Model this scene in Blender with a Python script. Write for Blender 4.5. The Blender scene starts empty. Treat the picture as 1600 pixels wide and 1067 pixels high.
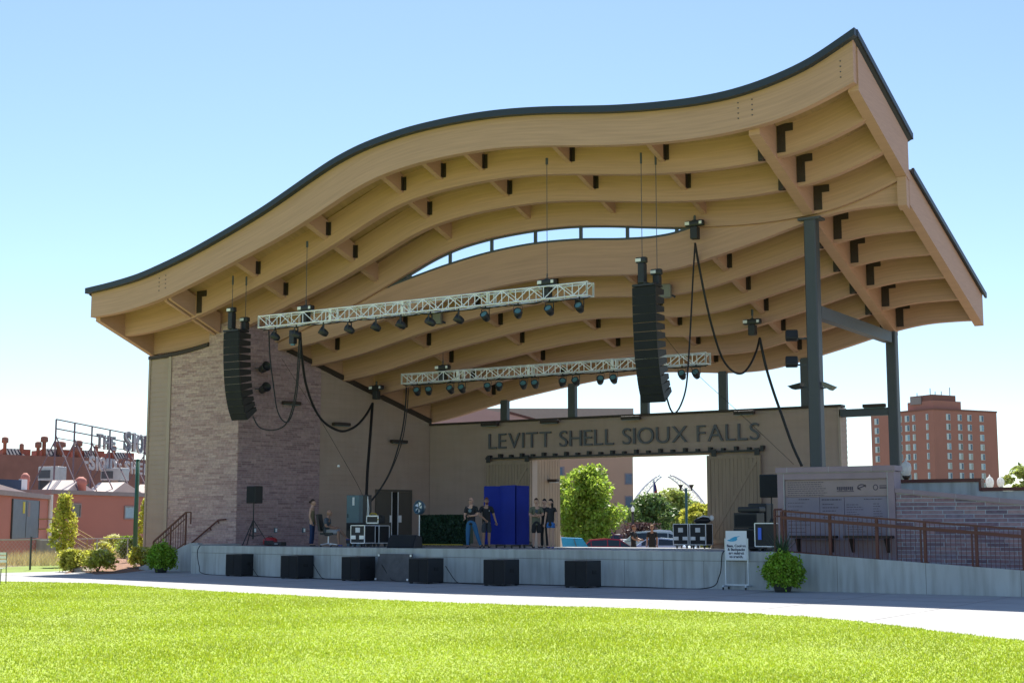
import bpy, bmesh, math, random
import numpy as np
from mathutils import Vector, Matrix, Euler
R = math.radians
random.seed(7)
rng = np.random.default_rng(7)
S = bpy.context.scene
COL = S.collection

# ------------------------------------------------------------------ camera
# world frame = frame of the building: +X along the stage front (to the right), +Y into the stage, Z up
PITCH = R(7.397); YAW = R(32.631); FPX = 2222.2; EYE = 1.68
CAM = (36.623, -38.653, EYE)
cd = bpy.data.cameras.new('camera'); cam = bpy.data.objects.new('camera', cd); COL.objects.link(cam)
cd.lens = 50.0; cd.sensor_width = 36.0; cd.clip_start = 0.5; cd.clip_end = 6000
cam.location = CAM; cam.rotation_euler = (R(90)+PITCH, 0, YAW)
S.camera = cam

# ------------------------------------------------------------------ light
SUN_TO = Vector((-0.42, 0.56, 1.0)).normalized()      # towards the sun: high, behind the shell
el = math.asin(SUN_TO.z); az = math.atan2(SUN_TO.x, SUN_TO.y)
W = bpy.data.worlds.new('World'); S.world = W; W.use_nodes = True
nt = W.node_tree; nt.nodes.clear()
sky = nt.nodes.new('ShaderNodeTexSky'); sky.sky_type = 'NISHITA'; sky.sun_disc = False
sky.sun_elevation = el; sky.sun_rotation = az; sky.altitude = 400; sky.air_density = 1.0; sky.dust_density = 0.3; sky.ozone_density = 3.0
bg = nt.nodes.new('ShaderNodeBackground'); bg.inputs[1].default_value = 0.08
wo = nt.nodes.new('ShaderNodeOutputWorld')
nt.links.new(sky.outputs[0], bg.inputs[0]); nt.links.new(bg.outputs[0], wo.inputs[0])
sl = bpy.data.lights.new('sun', 'SUN'); sl.energy = 4.5; sl.angle = R(0.5); sl.color = (1.0, 0.95, 0.87)
so = bpy.data.objects.new('sun', sl); COL.objects.link(so); so.rotation_euler = SUN_TO.to_track_quat('Z', 'Y').to_euler()
S.view_settings.view_transform = 'Standard'; S.view_settings.look = 'None'
S.view_settings.exposure = 1.15; S.view_settings.gamma = 1.0
S.cycles.max_bounces = 8; S.cycles.diffuse_bounces = 5; S.cycles.glossy_bounces = 3; S.cycles.transparent_max_bounces = 12

# ------------------------------------------------------------------ pixel of the photo + a real plane of the place -> point
def _ray(x, y):
    a = (x-800)/FPX; b = (533.5-y)/FPX
    f = math.cos(PITCH)-b*math.sin(PITCH); h = math.sin(PITCH)+b*math.cos(PITCH)
    return (a*math.cos(YAW)-f*math.sin(YAW), a*math.sin(YAW)+f*math.cos(YAW), h, f)
def pv(x, y, v):
    d = _ray(x, y); t = (v-CAM[1])/d[1]; return Vector((CAM[0]+d[0]*t, v, EYE+d[2]*t))
def pu(x, y, u):
    d = _ray(x, y); t = (u-CAM[0])/d[0]; return Vector((u, CAM[1]+d[1]*t, EYE+d[2]*t))
def pz(x, y, z=0.0):
    d = _ray(x, y); t = (z-EYE)/d[2]; return Vector((CAM[0]+d[0]*t, CAM[1]+d[1]*t, z))
def pd(x, y, D):
    d = _ray(x, y); t = D/d[3]; return Vector((CAM[0]+d[0]*t, CAM[1]+d[1]*t, EYE+d[2]*t))
def pline(x, y, P, Q):          # vertical plane through P and Q (plan points)
    d = _ray(x, y); n = (Q[1]-P[1], P[0]-Q[0])
    t = ((P[0]-CAM[0])*n[0]+(P[1]-CAM[1])*n[1])/(d[0]*n[0]+d[1]*n[1])
    return Vector((CAM[0]+d[0]*t, CAM[1]+d[1]*t, EYE+d[2]*t))

# ------------------------------------------------------------------ mesh builder
ORG = {}
class MB:
    def __init__(s): s.v = []; s.f = []; s.m = []; s.mi = 0; s.sm = []; s.smooth = False
    def add(s, vs, fs):
        b = len(s.v); s.v += [tuple(p) for p in vs]
        for f in fs: s.f.append(tuple(i+b for i in f)); s.m.append(s.mi); s.sm.append(s.smooth)
        return s
    def box(s, x0, x1, y0, y1, z0, z1):
        return s.add([(x0,y0,z0),(x1,y0,z0),(x1,y1,z0),(x0,y1,z0),(x0,y0,z1),(x1,y0,z1),(x1,y1,z1),(x0,y1,z1)],
                     [(0,3,2,1),(4,5,6,7),(0,1,5,4),(1,2,6,5),(2,3,7,6),(3,0,4,7)])
    def bev(s, x0, x1, y0, y1, z0, z1, b=.02):   # box with chamfered edges
        if x1-x0 < 2.2*b or y1-y0 < 2.2*b or z1-z0 < 2.2*b: return s.box(x0,x1,y0,y1,z0,z1)
        bm = bmesh.new(); bmesh.ops.create_cube(bm, size=1)
        for q in bm.verts: q.co = Vector(((x0+x1)/2+q.co.x*(x1-x0), (y0+y1)/2+q.co.y*(y1-y0), (z0+z1)/2+q.co.z*(z1-z0)))
        bmesh.ops.bevel(bm, geom=list(bm.edges), offset=b, segments=2, affect='EDGES', profile=.6)
        bm.verts.index_update()
        s.add([q.co[:] for q in bm.verts], [[q.index for q in f.verts] for f in bm.faces]); bm.free(); return s
    def xf(s, M, fn):     # run fn on a fresh builder and append it transformed
        t = MB(); t.mi = s.mi; t.smooth = s.smooth; fn(t); b = len(s.v)
        s.v += [tuple(M @ Vector(p)) for p in t.v]; s.f += [tuple(i+b for i in f) for f in t.f]; s.m += t.m; s.sm += t.sm; return s
    def prism(s, poly, a0, a1, ax='y'):   # poly in the other two axes
        n = len(poly)
        def P(p, a):
            return (p[0], a, p[1]) if ax == 'y' else ((a, p[0], p[1]) if ax == 'x' else (p[0], p[1], a))
        vs = [P(p, a0) for p in poly]+[P(p, a1) for p in poly]
        fs = [tuple(range(n))[::-1], tuple(range(n, 2*n))]+[(i, (i+1) % n, n+(i+1) % n, n+i) for i in range(n)]
        return s.add(vs, fs)
    def tube(s, pts, r, n=8, cap=True):
        pts = [Vector(p) for p in pts]; rs = r if isinstance(r, (list, tuple)) else [r]*len(pts)
        vs = []; fs = []; up = None
        for i, p in enumerate(pts):
            d = (pts[min(i+1, len(pts)-1)]-pts[max(i-1, 0)])
            d = d.normalized() if d.length > 1e-9 else Vector((0,0,1))
            if up is None: up = Vector((0,0,1)) if abs(d.z) < .9 else Vector((1,0,0))
            a = d.cross(up); a = a.normalized() if a.length > 1e-6 else d.orthogonal().normalized(); b = a.cross(d).normalized(); up = b
            for k in range(n):
                t = 2*math.pi*k/n; vs.append(p+a*(rs[i]*math.cos(t))+b*(rs[i]*math.sin(t)))
        for i in range(len(pts)-1):
            for k in range(n): fs.append((i*n+k, i*n+(k+1) % n, (i+1)*n+(k+1) % n, (i+1)*n+k))
        if cap: fs += [tuple(range(n))[::-1], tuple(range((len(pts)-1)*n, len(pts)*n))]
        return s.add(vs, fs)
    def bar(s, p, q, w, h=None):   # rectangular bar
        p = Vector(p); q = Vector(q); h = h or w; d = (q-p).normalized()
        a = d.cross(Vector((0,0,1))); a = a.normalized() if a.length > 1e-4 else Vector((1,0,0)); b = a.cross(d).normalized()
        vs = [c+a*sx*w/2+b*sy*h/2 for c in (p, q) for sx, sy in ((-1,-1),(1,-1),(1,1),(-1,1))]
        return s.add(vs, [(0,1,2,3),(7,6,5,4),(0,4,5,1),(1,5,6,2),(2,6,7,3),(3,7,4,0)])
    def lathe(s, prof, n=16, c=(0,0,0), M=None):
        vs = []; fs = []
        for r, z in prof:
            for k in range(n):
                t = 2*math.pi*k/n; p = Vector((r*math.cos(t), r*math.sin(t), z)); p = (M @ p) if M else p; vs.append(p+Vector(c))
        for i in range(len(prof)-1):
            for k in range(n): fs.append((i*n+k, i*n+(k+1) % n, (i+1)*n+(k+1) % n, (i+1)*n+k))
        fs += [tuple(range(n))[::-1], tuple(range((len(prof)-1)*n, len(prof)*n))]
        return s.add(vs, fs)
    def ell(s, c, r, n=12, m=8, M=None, fn=None):
        vs = []; fs = []
        for j in range(m+1):
            ph = math.pi*j/m
            for k in range(n):
                t = 2*math.pi*k/n; q = Vector((math.sin(ph)*math.cos(t), math.sin(ph)*math.sin(t), math.cos(ph)))
                q = fn(q) if fn else q
                q = Vector((q.x*r[0], q.y*r[1], q.z*r[2])); q = (M @ q) if M else q
                vs.append(q+Vector(c))
        for j in range(m):
            for k in range(n): fs.append((j*n+k, (j+1)*n+k, (j+1)*n+(k+1) % n, j*n+(k+1) % n))
        return s.add(vs, fs)
    def build(s, name, mat, parent=None, world=True, kind=None, label=None, cat=None, group=None, fix=True):
        me = bpy.data.meshes.new(name)
        if parent is not None:
            if world and parent in ORG:
                Mi = ORG[parent].inverted(); vs = [tuple(Mi @ Vector(p)) for p in s.v]
            else: vs = s.v
            loc = None
        elif s.v:
            xs = [p[0] for p in s.v]; ys = [p[1] for p in s.v]; zs = [p[2] for p in s.v]
            loc = ((min(xs)+max(xs))/2, (min(ys)+max(ys))/2, min(zs)) if world else (0,0,0)
            vs = [(p[0]-loc[0], p[1]-loc[1], p[2]-loc[2]) for p in s.v]
        me.from_pydata(vs, [], s.f)
        mats = mat if isinstance(mat, (list, tuple)) else [mat]
        for m in mats: me.materials.append(m)
        me.polygons.foreach_set('material_index', s.m); me.polygons.foreach_set('use_smooth', s.sm)
        if fix and len(s.f) < 40000:
            bm = bmesh.new(); bm.from_mesh(me); bmesh.ops.recalc_face_normals(bm, faces=bm.faces); bm.to_mesh(me); bm.free()
        if getattr(s, 'lam', None):
            at = me.attributes.new('lam', 'FLOAT_VECTOR', 'POINT'); at.data.foreach_set('vector', np.array(s.lam, dtype=np.float32).ravel())
        me.update()
        o = bpy.data.objects.new(name, me); COL.objects.link(o)
        if parent is not None:
            o.parent = parent
            if parent in ORG: ORG[o] = ORG[parent]
        else:
            o.location = loc; ORG[o] = Matrix.Translation(loc)
        tag(o, label, cat, group, kind)
        return o
def tag(o, label=None, cat=None, group=None, kind=None):
    if label: o['label'] = label
    if cat: o['category'] = cat
    if group: o['group'] = group
    if kind: o['kind'] = kind
    return o
def thing(name, label, cat, loc=(0,0,0), rz=0, group=None):
    o = bpy.data.objects.new(name, None); COL.objects.link(o); o.empty_display_size = .2
    o.location = loc; o.rotation_euler = (0,0,rz); ORG[o] = Matrix.Translation(loc) @ Matrix.Rotation(rz, 4, 'Z')
    return tag(o, label, cat, group)
def dup(root, loc, rz=0, label=None, group=None, sc=None):
    r = root.copy(); COL.objects.link(r); r.location = loc; r.rotation_euler = (0,0,rz)
    ORG[r] = Matrix.Translation(loc) @ Matrix.Rotation(rz, 4, 'Z')
    if sc: r.scale = (sc,sc,sc)
    if label: r['label'] = label
    if group: r['group'] = group
    for ch in list(root.children):
        c = ch.copy(); COL.objects.link(c); c.parent = r
        for g in list(ch.children):
            d = g.copy(); COL.objects.link(d); d.parent = c
    return r

# ------------------------------------------------------------------ materials
def _n(nt, t, **k):
    n = nt.nodes.new(t)
    for a, b in k.items(): setattr(n, a, b)
    return n
def mat(name, col, rough=.6, metal=0.0, var=.12, scale=3.0, stretch=(1,1,1), bump=0.0, bscale=None, emis=None, island=0.0, transl=0.0, spec=None, coat=0.0, lam=False, dirt=0.0):
    m = bpy.data.materials.new(name); m.use_nodes = True; nt = m.node_tree
    b = nt.nodes['Principled BSDF']; out = nt.nodes['Material Output']
    b.inputs['Roughness'].default_value = rough; b.inputs['Metallic'].default_value = metal
    if spec is not None: b.inputs['Specular IOR Level'].default_value = spec
    if coat: b.inputs['Coat Weight'].default_value = coat
    c = (*col, 1)
    tc = _n(nt, 'ShaderNodeTexCoord'); mp = _n(nt, 'ShaderNodeMapping'); mp.inputs['Scale'].default_value = stretch
    nt.links.new(tc.outputs['Object'], mp.inputs[0])
    nz = _n(nt, 'ShaderNodeTexNoise'); nz.inputs['Scale'].default_value = scale; nz.inputs['Detail'].default_value = 5
    nt.links.new(mp.outputs[0], nz.inputs['Vector'])
    fac = nz.outputs['Fac']
    if lam:
        at = _n(nt, 'ShaderNodeAttribute'); at.attribute_name = 'lam'; nt.links.new(at.outputs['Vector'], mp.inputs[0])
    mx = _n(nt, 'ShaderNodeMix', data_type='RGBA')
    mx.inputs[6].default_value = tuple(q*(1-var*1.6) for q in col)+(1,); mx.inputs[7].default_value = tuple(min(1, q*(1+var*1.6)) for q in col)+(1,)
    nt.links.new(fac, mx.inputs[0]); src = mx.outputs[2]
    if dirt:     # rain streaks and grime at the foot, a stain pattern of the surface itself
        m2 = _n(nt, 'ShaderNodeMapping'); m2.inputs['Scale'].default_value = (2.2,2.2,.25); nt.links.new(tc.outputs['Object'], m2.inputs[0])
        n3 = _n(nt, 'ShaderNodeTexNoise'); n3.inputs['Scale'].default_value = 2.5; n3.inputs['Detail'].default_value = 7; nt.links.new(m2.outputs[0], n3.inputs['Vector'])
        r3 = _n(nt, 'ShaderNodeMapRange'); r3.inputs[1].default_value = .42; r3.inputs[2].default_value = .72; r3.inputs[3].default_value = 0; r3.inputs[4].default_value = dirt; nt.links.new(n3.outputs['Fac'], r3.inputs[0])
        x3 = _n(nt, 'ShaderNodeMix', data_type='RGBA'); x3.inputs[7].default_value = (.16,.14,.11,1); nt.links.new(r3.outputs[0], x3.inputs[0]); nt.links.new(src, x3.inputs[6]); src = x3.outputs[2]
        n4 = _n(nt, 'ShaderNodeTexNoise'); n4.inputs['Scale'].default_value = .9; n4.inputs['Detail'].default_value = 4; nt.links.new(tc.outputs['Object'], n4.inputs['Vector'])
        r4 = _n(nt, 'ShaderNodeMapRange'); r4.inputs[1].default_value = .5; r4.inputs[2].default_value = .7; r4.inputs[4].default_value = dirt*.6; nt.links.new(n4.outputs['Fac'], r4.inputs[0])
        x4 = _n(nt, 'ShaderNodeMix', data_type='RGBA'); x4.inputs[7].default_value = (.62,.63,.60,1); nt.links.new(r4.outputs[0], x4.inputs[0]); nt.links.new(src, x4.inputs[6]); src = x4.outputs[2]
    if island:
        g = _n(nt, 'ShaderNodeNewGeometry'); hs = _n(nt, 'ShaderNodeHueSaturation')
        mr = _n(nt, 'ShaderNodeMapRange'); mr.inputs[3].default_value = 1-island; mr.inputs[4].default_value = 1+island
        nt.links.new(g.outputs['Random Per Island'], mr.inputs[0]); nt.links.new(mr.outputs[0], hs.inputs['Value'])
        mr2 = _n(nt, 'ShaderNodeMapRange'); mr2.inputs[3].default_value = .485; mr2.inputs[4].default_value = .515
        nt.links.new(g.outputs['Random Per Island'], mr2.inputs[0]); nt.links.new(mr2.outputs[0], hs.inputs['Hue'])
        nt.links.new(src, hs.inputs['Color']); src = hs.outputs[0]
    nt.links.new(src, b.inputs['Base Color'])
    if bump:
        bp = _n(nt, 'ShaderNodeBump'); bp.inputs['Strength'].default_value = bump; bp.inputs['Distance'].default_value = .02
        n2 = _n(nt, 'ShaderNodeTexNoise'); n2.inputs['Scale'].default_value = bscale or scale*6; n2.inputs['Detail'].default_value = 6
        nt.links.new(mp.outputs[0], n2.inputs['Vector']); nt.links.new(n2.outputs['Fac'], bp.inputs['Height']); nt.links.new(bp.outputs[0], b.inputs['Normal'])
    if emis: b.inputs['Emission Color'].default_value = (*emis[0], 1); b.inputs['Emission Strength'].default_value = emis[1]
    if transl:
        tr = _n(nt, 'ShaderNodeBsdfTranslucent'); ms = _n(nt, 'ShaderNodeMixShader'); ms.inputs[0].default_value = transl
        nt.links.new(src, tr.inputs['Color']); nt.links.new(b.outputs[0], ms.inputs[1]); nt.links.new(tr.outputs[0], ms.inputs[2]); nt.links.new(ms.outputs[0], out.inputs[0])
    return m
def stone_mat(name, plane, cols, mortar, bw=.42, bh=.085, ms=.008, off=.5, contrast=1.0):
    """coursed split-face stone; plane 'x' = courses run along X, 'y' = along Y"""
    m = bpy.data.materials.new(name); m.use_nodes = True; nt = m.node_tree; b = nt.nodes['Principled BSDF']; b.inputs['Roughness'].default_value = .85
    tc = _n(nt, 'ShaderNodeTexCoord'); sp = _n(nt, 'ShaderNodeSeparateXYZ'); cb = _n(nt, 'ShaderNodeCombineXYZ')
    nt.links.new(tc.outputs['Object'], sp.inputs[0]); nt.links.new(sp.outputs[0 if plane == 'x' else 1], cb.inputs[0]); nt.links.new(sp.outputs[2], cb.inputs[1])
    def brick(w, h, off, sq):
        br = _n(nt, 'ShaderNodeTexBrick'); br.offset = off; br.squash = sq; br.squash_frequency = 3; br.offset_frequency = 2
        br.inputs['Scale'].default_value = 1; br.inputs['Brick Width'].default_value = w; br.inputs['Row Height'].default_value = h
        br.inputs['Mortar Size'].default_value = ms; br.inputs['Mortar Smooth'].default_value = .2; br.inputs['Bias'].default_value = 0
        br.inputs['Color1'].default_value = (0,0,0,1); br.inputs['Color2'].default_value = (1,1,1,1); br.inputs['Mortar'].default_value = (.5,.5,.5,1)
        nt.links.new(cb.outputs[0], br.inputs['Vector']); return br
    b1 = brick(bw, bh, off, 1.35)
    rp = _n(nt, 'ShaderNodeValToRGB'); rp.color_ramp.interpolation = 'LINEAR'
    e = rp.color_ramp.elements; e[0].color = (*cols[0], 1); e[1].color = (*cols[-1], 1)
    for i, c in enumerate(cols[1:-1]): q = e.new((i+1)/(len(cols)-1)); q.color = (*c, 1)
    nt.links.new(b1.outputs['Color'], rp.inputs[0])
    nz = _n(nt, 'ShaderNodeTexNoise'); nz.inputs['Scale'].default_value = 9; nz.inputs['Detail'].default_value = 6; nt.links.new(tc.outputs['Object'], nz.inputs['Vector'])
    mv = _n(nt, 'ShaderNodeMix', data_type='RGBA', blend_type='OVERLAY'); mv.inputs[0].default_value = .55
    nt.links.new(rp.outputs[0], mv.inputs[6]); nt.links.new(nz.outputs['Fac'], mv.inputs[7])
    mm = _n(nt, 'ShaderNodeMix', data_type='RGBA'); mm.inputs[7].default_value = (*mortar, 1)
    nt.links.new(b1.outputs['Fac'], mm.inputs[0]); nt.links.new(mv.outputs[2], mm.inputs[6]); nt.links.new(mm.outputs[2], b.inputs['Base Color'])
    bp = _n(nt, 'ShaderNodeBump'); bp.inputs['Strength'].default_value = .8; bp.inputs['Distance'].default_value = .03
    ad = _n(nt, 'ShaderNodeMath', operation='ADD'); mu = _n(nt, 'ShaderNodeMath', operation='MULTIPLY'); mu.inputs[1].default_value = .8
    sb = _n(nt, 'ShaderNodeMath', operation='SUBTRACT'); sb.inputs[0].default_value = 1.0
    nt.links.new(b1.outputs['Fac'], sb.inputs[1]); nt.links.new(nz.outputs['Fac'], mu.inputs[0]); nt.links.new(sb.outputs[0], ad.inputs[0]); nt.links.new(mu.outputs[0], ad.inputs[1])
    nt.links.new(ad.outputs[0], bp.inputs['Height']); nt.links.new(bp.outputs[0], b.inputs['Normal'])
    return m
M = {}
M['wood'] = mat('stained_glulam', (.50,.29,.20), .6, var=.10, scale=2.2, stretch=(.25,1,14), bump=.06, bscale=5)
M['glulam'] = mat('glulam_beam', (.50,.29,.20), .6, var=.15, scale=1.6, stretch=(.35,9,1), bump=.08, bscale=4, lam=True)
M['wood_deck'] = mat('roof_planks', (.40,.24,.12), .7, var=.16, scale=2.0, stretch=(6,.3,1))
M['wood_door'] = mat('barn_door_wood', (.31,.23,.16), .7, var=.2, scale=2.5, stretch=(5,5,.3), bump=.1)
M['siding'] = mat('tan_siding', (.40,.29,.235), .65, dirt=.10, var=.07, scale=1.5, stretch=(.4,.4,2))
M['trim'] = mat('tan_trim', (.40,.31,.25), .6, var=.05)
M['steel'] = mat('grey_steel_paint', (.058,.066,.078), .5, var=.06)
M['roofing'] = mat('dark_roof_metal', (.035,.045,.06), .45, metal=.3, var=.05)
M['lettering'] = mat('grey_letter', (.085,.09,.105), .5, var=.05)
M['bracket'] = mat('dark_bracket', (.035,.022,.016), .6, var=.2)
M['black'] = mat('black_plastic', (.018,.019,.022), .5, var=.15)
M['blackfab'] = mat('black_grille', (.012,.013,.015), .85, var=.2)
M['cable'] = mat('black_rubber', (.012,.012,.013), .6)
M['alu'] = mat('aluminium', (.85,.86,.88), .4, metal=.35, var=.05)
M['conc'] = mat('cast_concrete', (.47,.50,.485), .85, var=.15, dirt=.42, scale=1.1, stretch=(1,1,.6), bump=.12, bscale=20)
M['conc_floor'] = mat('stage_floor', (.28,.29,.29), .6, var=.1, scale=1.2)
M['path'] = mat('walk_concrete', (.345,.345,.345), .85, var=.10, scale=.7, bump=.06, bscale=30, dirt=.18)
M['lens'] = mat('lamp_glass', (.10,.22,.24), .15, var=.1)
M['white'] = mat('white_paint', (.78,.78,.77), .5, var=.03)
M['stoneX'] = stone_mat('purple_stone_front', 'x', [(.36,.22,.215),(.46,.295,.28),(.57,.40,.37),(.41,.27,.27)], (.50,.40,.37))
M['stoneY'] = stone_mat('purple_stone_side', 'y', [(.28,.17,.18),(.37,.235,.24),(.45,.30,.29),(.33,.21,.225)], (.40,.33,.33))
# ------------------------------------------------------------------ curves of the roof
def interp(pts):
    xs = np.array([p[0] for p in pts], float); ys = np.array([p[1] for p in pts], float)
    d = np.gradient(ys, xs)
    def f(x):
        i = int(np.clip(np.searchsorted(xs, x)-1, 0, len(xs)-2)); h = xs[i+1]-xs[i]; t = float(np.clip((x-xs[i])/h, 0, 1))
        return float((2*t**3-3*t*t+1)*ys[i]+(t**3-2*t*t+t)*h*d[i]+(-2*t**3+3*t*t)*ys[i+1]+(t**3-t*t)*h*d[i+1])
    return f
ZF = interp([(-8.4,10.0),(-6.7,10.07),(-5.4,10.22),(-4.1,10.46),(-2.9,10.78),(-1.6,11.16),(0,11.64),(1.6,12.13),(3.1,12.68),(4.2,13.12),(5.3,13.55),(6.4,13.86),(7.7,14.06),(9.1,14.16),(10.4,14.18),(11.6,14.13),(12.8,14.01),(14.4,13.79),(16.0,13.58),(17.2,13.47),(18.3,13.41),(19.3,13.41),(20.1,13.45),(21.0,13.54),(21.9,13.73),(22.9,14.05),(23.9,14.44)])
TF = interp([(-8.4,11.16),(-6.8,11.29),(-5.3,11.48),(-4.0,11.76),(-2.5,12.15),(-1.3,12.52),(0,12.95),(1.2,13.38),(2.3,13.83),(3.4,14.29),(4.4,14.68),(5.5,15.0),(6.7,15.22),(7.7,15.34),(9.0,15.41),(10.1,15.42),(11.3,15.38),(12.4,15.29),(13.5,15.16),(14.6,15.0),(15.8,14.83),(17.3,14.68),(18.8,14.61),(19.8,14.64),(21.2,14.85),(22.4,15.2),(23.2,15.57),(23.9,15.92)])
ZB = interp([(-8.4,8.7),(-3,8.75),(-1.2,8.9),(.8,9.2),(2.3,9.52),(3.7,9.8),(5.2,10.04),(7.1,10.32),(9.2,10.53),(11,10.57),(12.4,10.48),(14.1,10.37),(15.6,10.43),(16.9,10.68),(18.6,11.07),(19.9,11.4),(20.8,11.6),(21.8,11.72),(22.6,11.73),(23.9,11.69)])
TB = interp([(-8.4,10.0),(-3,10.05),(-1,10.2),(1.5,10.55),(3.2,10.92),(4.2,11.14),(6,11.5),(7.9,11.77),(9.9,11.89),(11.6,11.84),(13.6,11.65),(14.7,11.6),(15.5,11.65),(16.3,11.82),(18,12.25),(20,12.65),(22,12.88),(23.9,12.92)])
SF, SB = .375, .34
def zf(u, v): return ZF(u)-SF*(v+.1)
def zb(u, v): return ZB(u)-SB*(v-4.7)
def tf(u, v): return TF(u)-SF*(v+.1)
def tb(u, v): return TB(u)-SB*(v-4.7)
VB = [-.1, 1.5, 3.1, 4.7, 4.7, 6.3, 7.9, 9.5, 11.1, 12.7]
UL, UR = -8.2, 23.58
def ribbon(mb, us, ybot, ytop, z0, z1):
    """solid strip along X between y=ybot..ytop; z0(u,y), z1(u,y)"""
    vs = []; fs = []
    for u in us: vs += [(u,ybot,z0(u,ybot)),(u,ytop,z0(u,ytop)),(u,ytop,z1(u,ytop)),(u,ybot,z1(u,ybot))]
    for i in range(len(us)-1):
        a = i*4; b = a+4
        for k in range(4): fs.append((a+k, a+(k+1) % 4, b+(k+1) % 4, b+k))
    n = len(us)-1
    fs += [(3,2,1,0), (4*n,4*n+1,4*n+2,4*n+3)]
    mb.lam = []
    for u in us:
        h = z1(u,ybot)-z0(u,ybot); mb.lam += [(u,0,ybot),(u,.15,ytop),(u,h,ytop),(u,h,ybot)]
    mb.add(vs, fs); return mb
US = list(np.linspace(UL, UR, 110))
shell = thing('bandshell', 'large open bandshell with wavy timber roof, stone walls and big wall lettering', 'bandshell', (10,4,0))
STN = [-.6, 2.87, 6.35, 9.86, 13.37, 16.85]
beams = []
for k, v in enumerate(VB):
    mb = MB(); front = k < 4
    zlo = (lambda u, y, v=v: zf(u, v)) if front else (lambda u, y, v=v: zb(u, v))
    if k == 0: zhi = lambda u, y: tf(u, -.1)-.17
    elif front: zhi = lambda u, y, v=v: min(zf(u, v)+1.12, tf(u, v)-.24)
    else: zhi = lambda u, y, v=v: max(tb(u, v)-.16, zb(u, v)+.6)
    if k == 4: zhi = lambda u, y: tb(u, 4.7)-.03
    w = .28
    y0 = v if k != 3 else v-.16
    us = US if k >= 3 or k < 3 else US
    if k == 3: us = list(np.linspace(UL+.25, UR-.25, 110))
    elif k == 4: us = US[1:-1]
    elif k > 0: us = list(np.linspace(UL+.22, UR-.22, 100))
    ribbon(mb, us, y0, y0+(w if k != 3 else .155), zlo, zhi)
    b = mb.build('roof_beam', M['glulam'], shell); beams.append(b)
    # blocking pieces and steel hangers in front of this beam
    if k in (0, 4): continue
    vp = VB[k-1]+.28 if k != 5 else 4.98
    for s in STN+([8.1] if k == 1 else []):
        if k <= 2 and s < -3: continue
        if s < -.5 and k > 5: continue
        z = (lambda u, y: zf(u, y)) if front else (lambda u, y: zb(u, y))
        q = MB(); a = s-.27; c = s-.09
        vs = [(a,vp,z(a,vp)+.30),(c,vp,z(c,vp)+.30),(c,v-.003,z(c,v)+.36),(a,v-.003,z(a,v)+.36),
              (a,vp,z(a,vp)+1.0),(c,vp,z(c,vp)+1.0),(c,v-.003,z(c,v)+1.0),(a,v-.003,z(a,v)+1.0)]
        q.add(vs, [(0,3,2,1),(4,5,6,7),(0,1,5,4),(1,2,6,5),(2,3,7,6),(3,0,4,7)])
        q.build('blocking', M['wood'], b)
        h = MB(); zz = z(s, v); h.box(s-.085, s+.045, v-.02, v-.004, zz+.42, zz+.92); h.box(s-.088, s-.07, v-.14, v-.004, zz+.42, zz+.92)
        for t in range(4): h.box(s-.03, s, v-.03, v-.018, zz+.48+t*.11, zz+.51+t*.11)
        h.build('hanger_bracket', M['bracket'], b)
    # L plates right of the main cross beam
    for (uu, sgn) in ((20.57, 1), (-3.9, 1)):
        if uu < 0 and k != 1: continue
        z = zf if front else zb
        if k == 3: continue
        h = MB(); zz = z(uu, v)+.12
        h.box(uu, uu+.27, v-.024, v-.003, zz, zz+.88)
        zt = z(uu+.5, v)+.12
        h.box(uu+.27, uu+.52, v-.024, v-.003, zz+.64, zz+.88)
        for t in range(8): h.box(uu+.06, uu+.085, v-.034, v-.02, zz+.05+t*.1, zz+.075+t*.1); h.box(uu+.18, uu+.205, v-.034, v-.02, zz+.05+t*.1, zz+.075+t*.1)
        h.build('angle_plate', M['bracket'], b)
    if k != 3:
        h = MB(); z = zf if front else zb; zz = z(20.1, v)
        h.box(19.98, 20.2, v-.12, v-.003, zz-.03, zz+.35); h.box(20.12, 20.2, v-.3, v-.003, zz-.03, zz+.02)
        h.build('hanger_bracket', M['bracket'], b)
# 5th beam stands behind the 4th: its plate
h = MB(); v = 4.54; zz = zf(20.57, 4.7)+.1; h.box(20.57, 20.84, v-.024, v-.003, zz, zz+.8); h.box(20.84, 21.09, v-.024, v-.003, zz+.56, zz+.8); h.build('angle_plate', M['bracket'], beams[3])
# bolts on the front beam
h = MB()
for uu in (-4.35, -4.0, 20.0, 20.45):
    for t in range(4): h.tube([(uu, -.1, zf(uu,-.1)+.35+t*.16), (uu, -.125, zf(uu,-.1)+.35+t*.16)], .02, 6)
for t in range(4): h.tube([(23.2, -.1, zf(23.2,-.1)+.35+t*.16), (23.2, -.125, zf(23.2,-.1)+.35+t*.16)], .02, 6)
h.build('bolt', M['steel'], beams[0])
# cross beams (run into the depth, follow the fall of the roof)
def cross(name, u0, u1, v0, v1, z, dz0, h, m='wood'):
    mb = MB(); n = 10; vs = []; fs = []
    for i in range(n+1):
        v = v0+(v1-v0)*i/n
        zz = z((u0+u1)/2, v)+dz0
        vs += [(u0,v,zz),(u1,v,zz),(u1,v,zz+h),(u0,v,zz+h)]
    for i in range(n):
        a = i*4
        for k in range(4): fs.append((a+k, a+(k+1) % 4, a+4+(k+1) % 4, a+4+k))
    fs += [(3,2,1,0), (4*n,4*n+1,4*n+2,4*n+3)]
    mb.add(vs, fs); return mb.build(name, M[m], shell)
cross('cross_beam', 20.2, 20.55, .19, 4.53, zf, -.06, 1.0)
cross('cross_beam', 20.2, 20.55, 4.99, 12.9, zb, -.06, 1.0)
cross('cross_beam', -4.35, -4.2, .19, 2.9, zf, .05, .8)
cross('cross_beam', -4.12, -3.97, .19, 2.9, zf, .05, .8)
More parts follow.
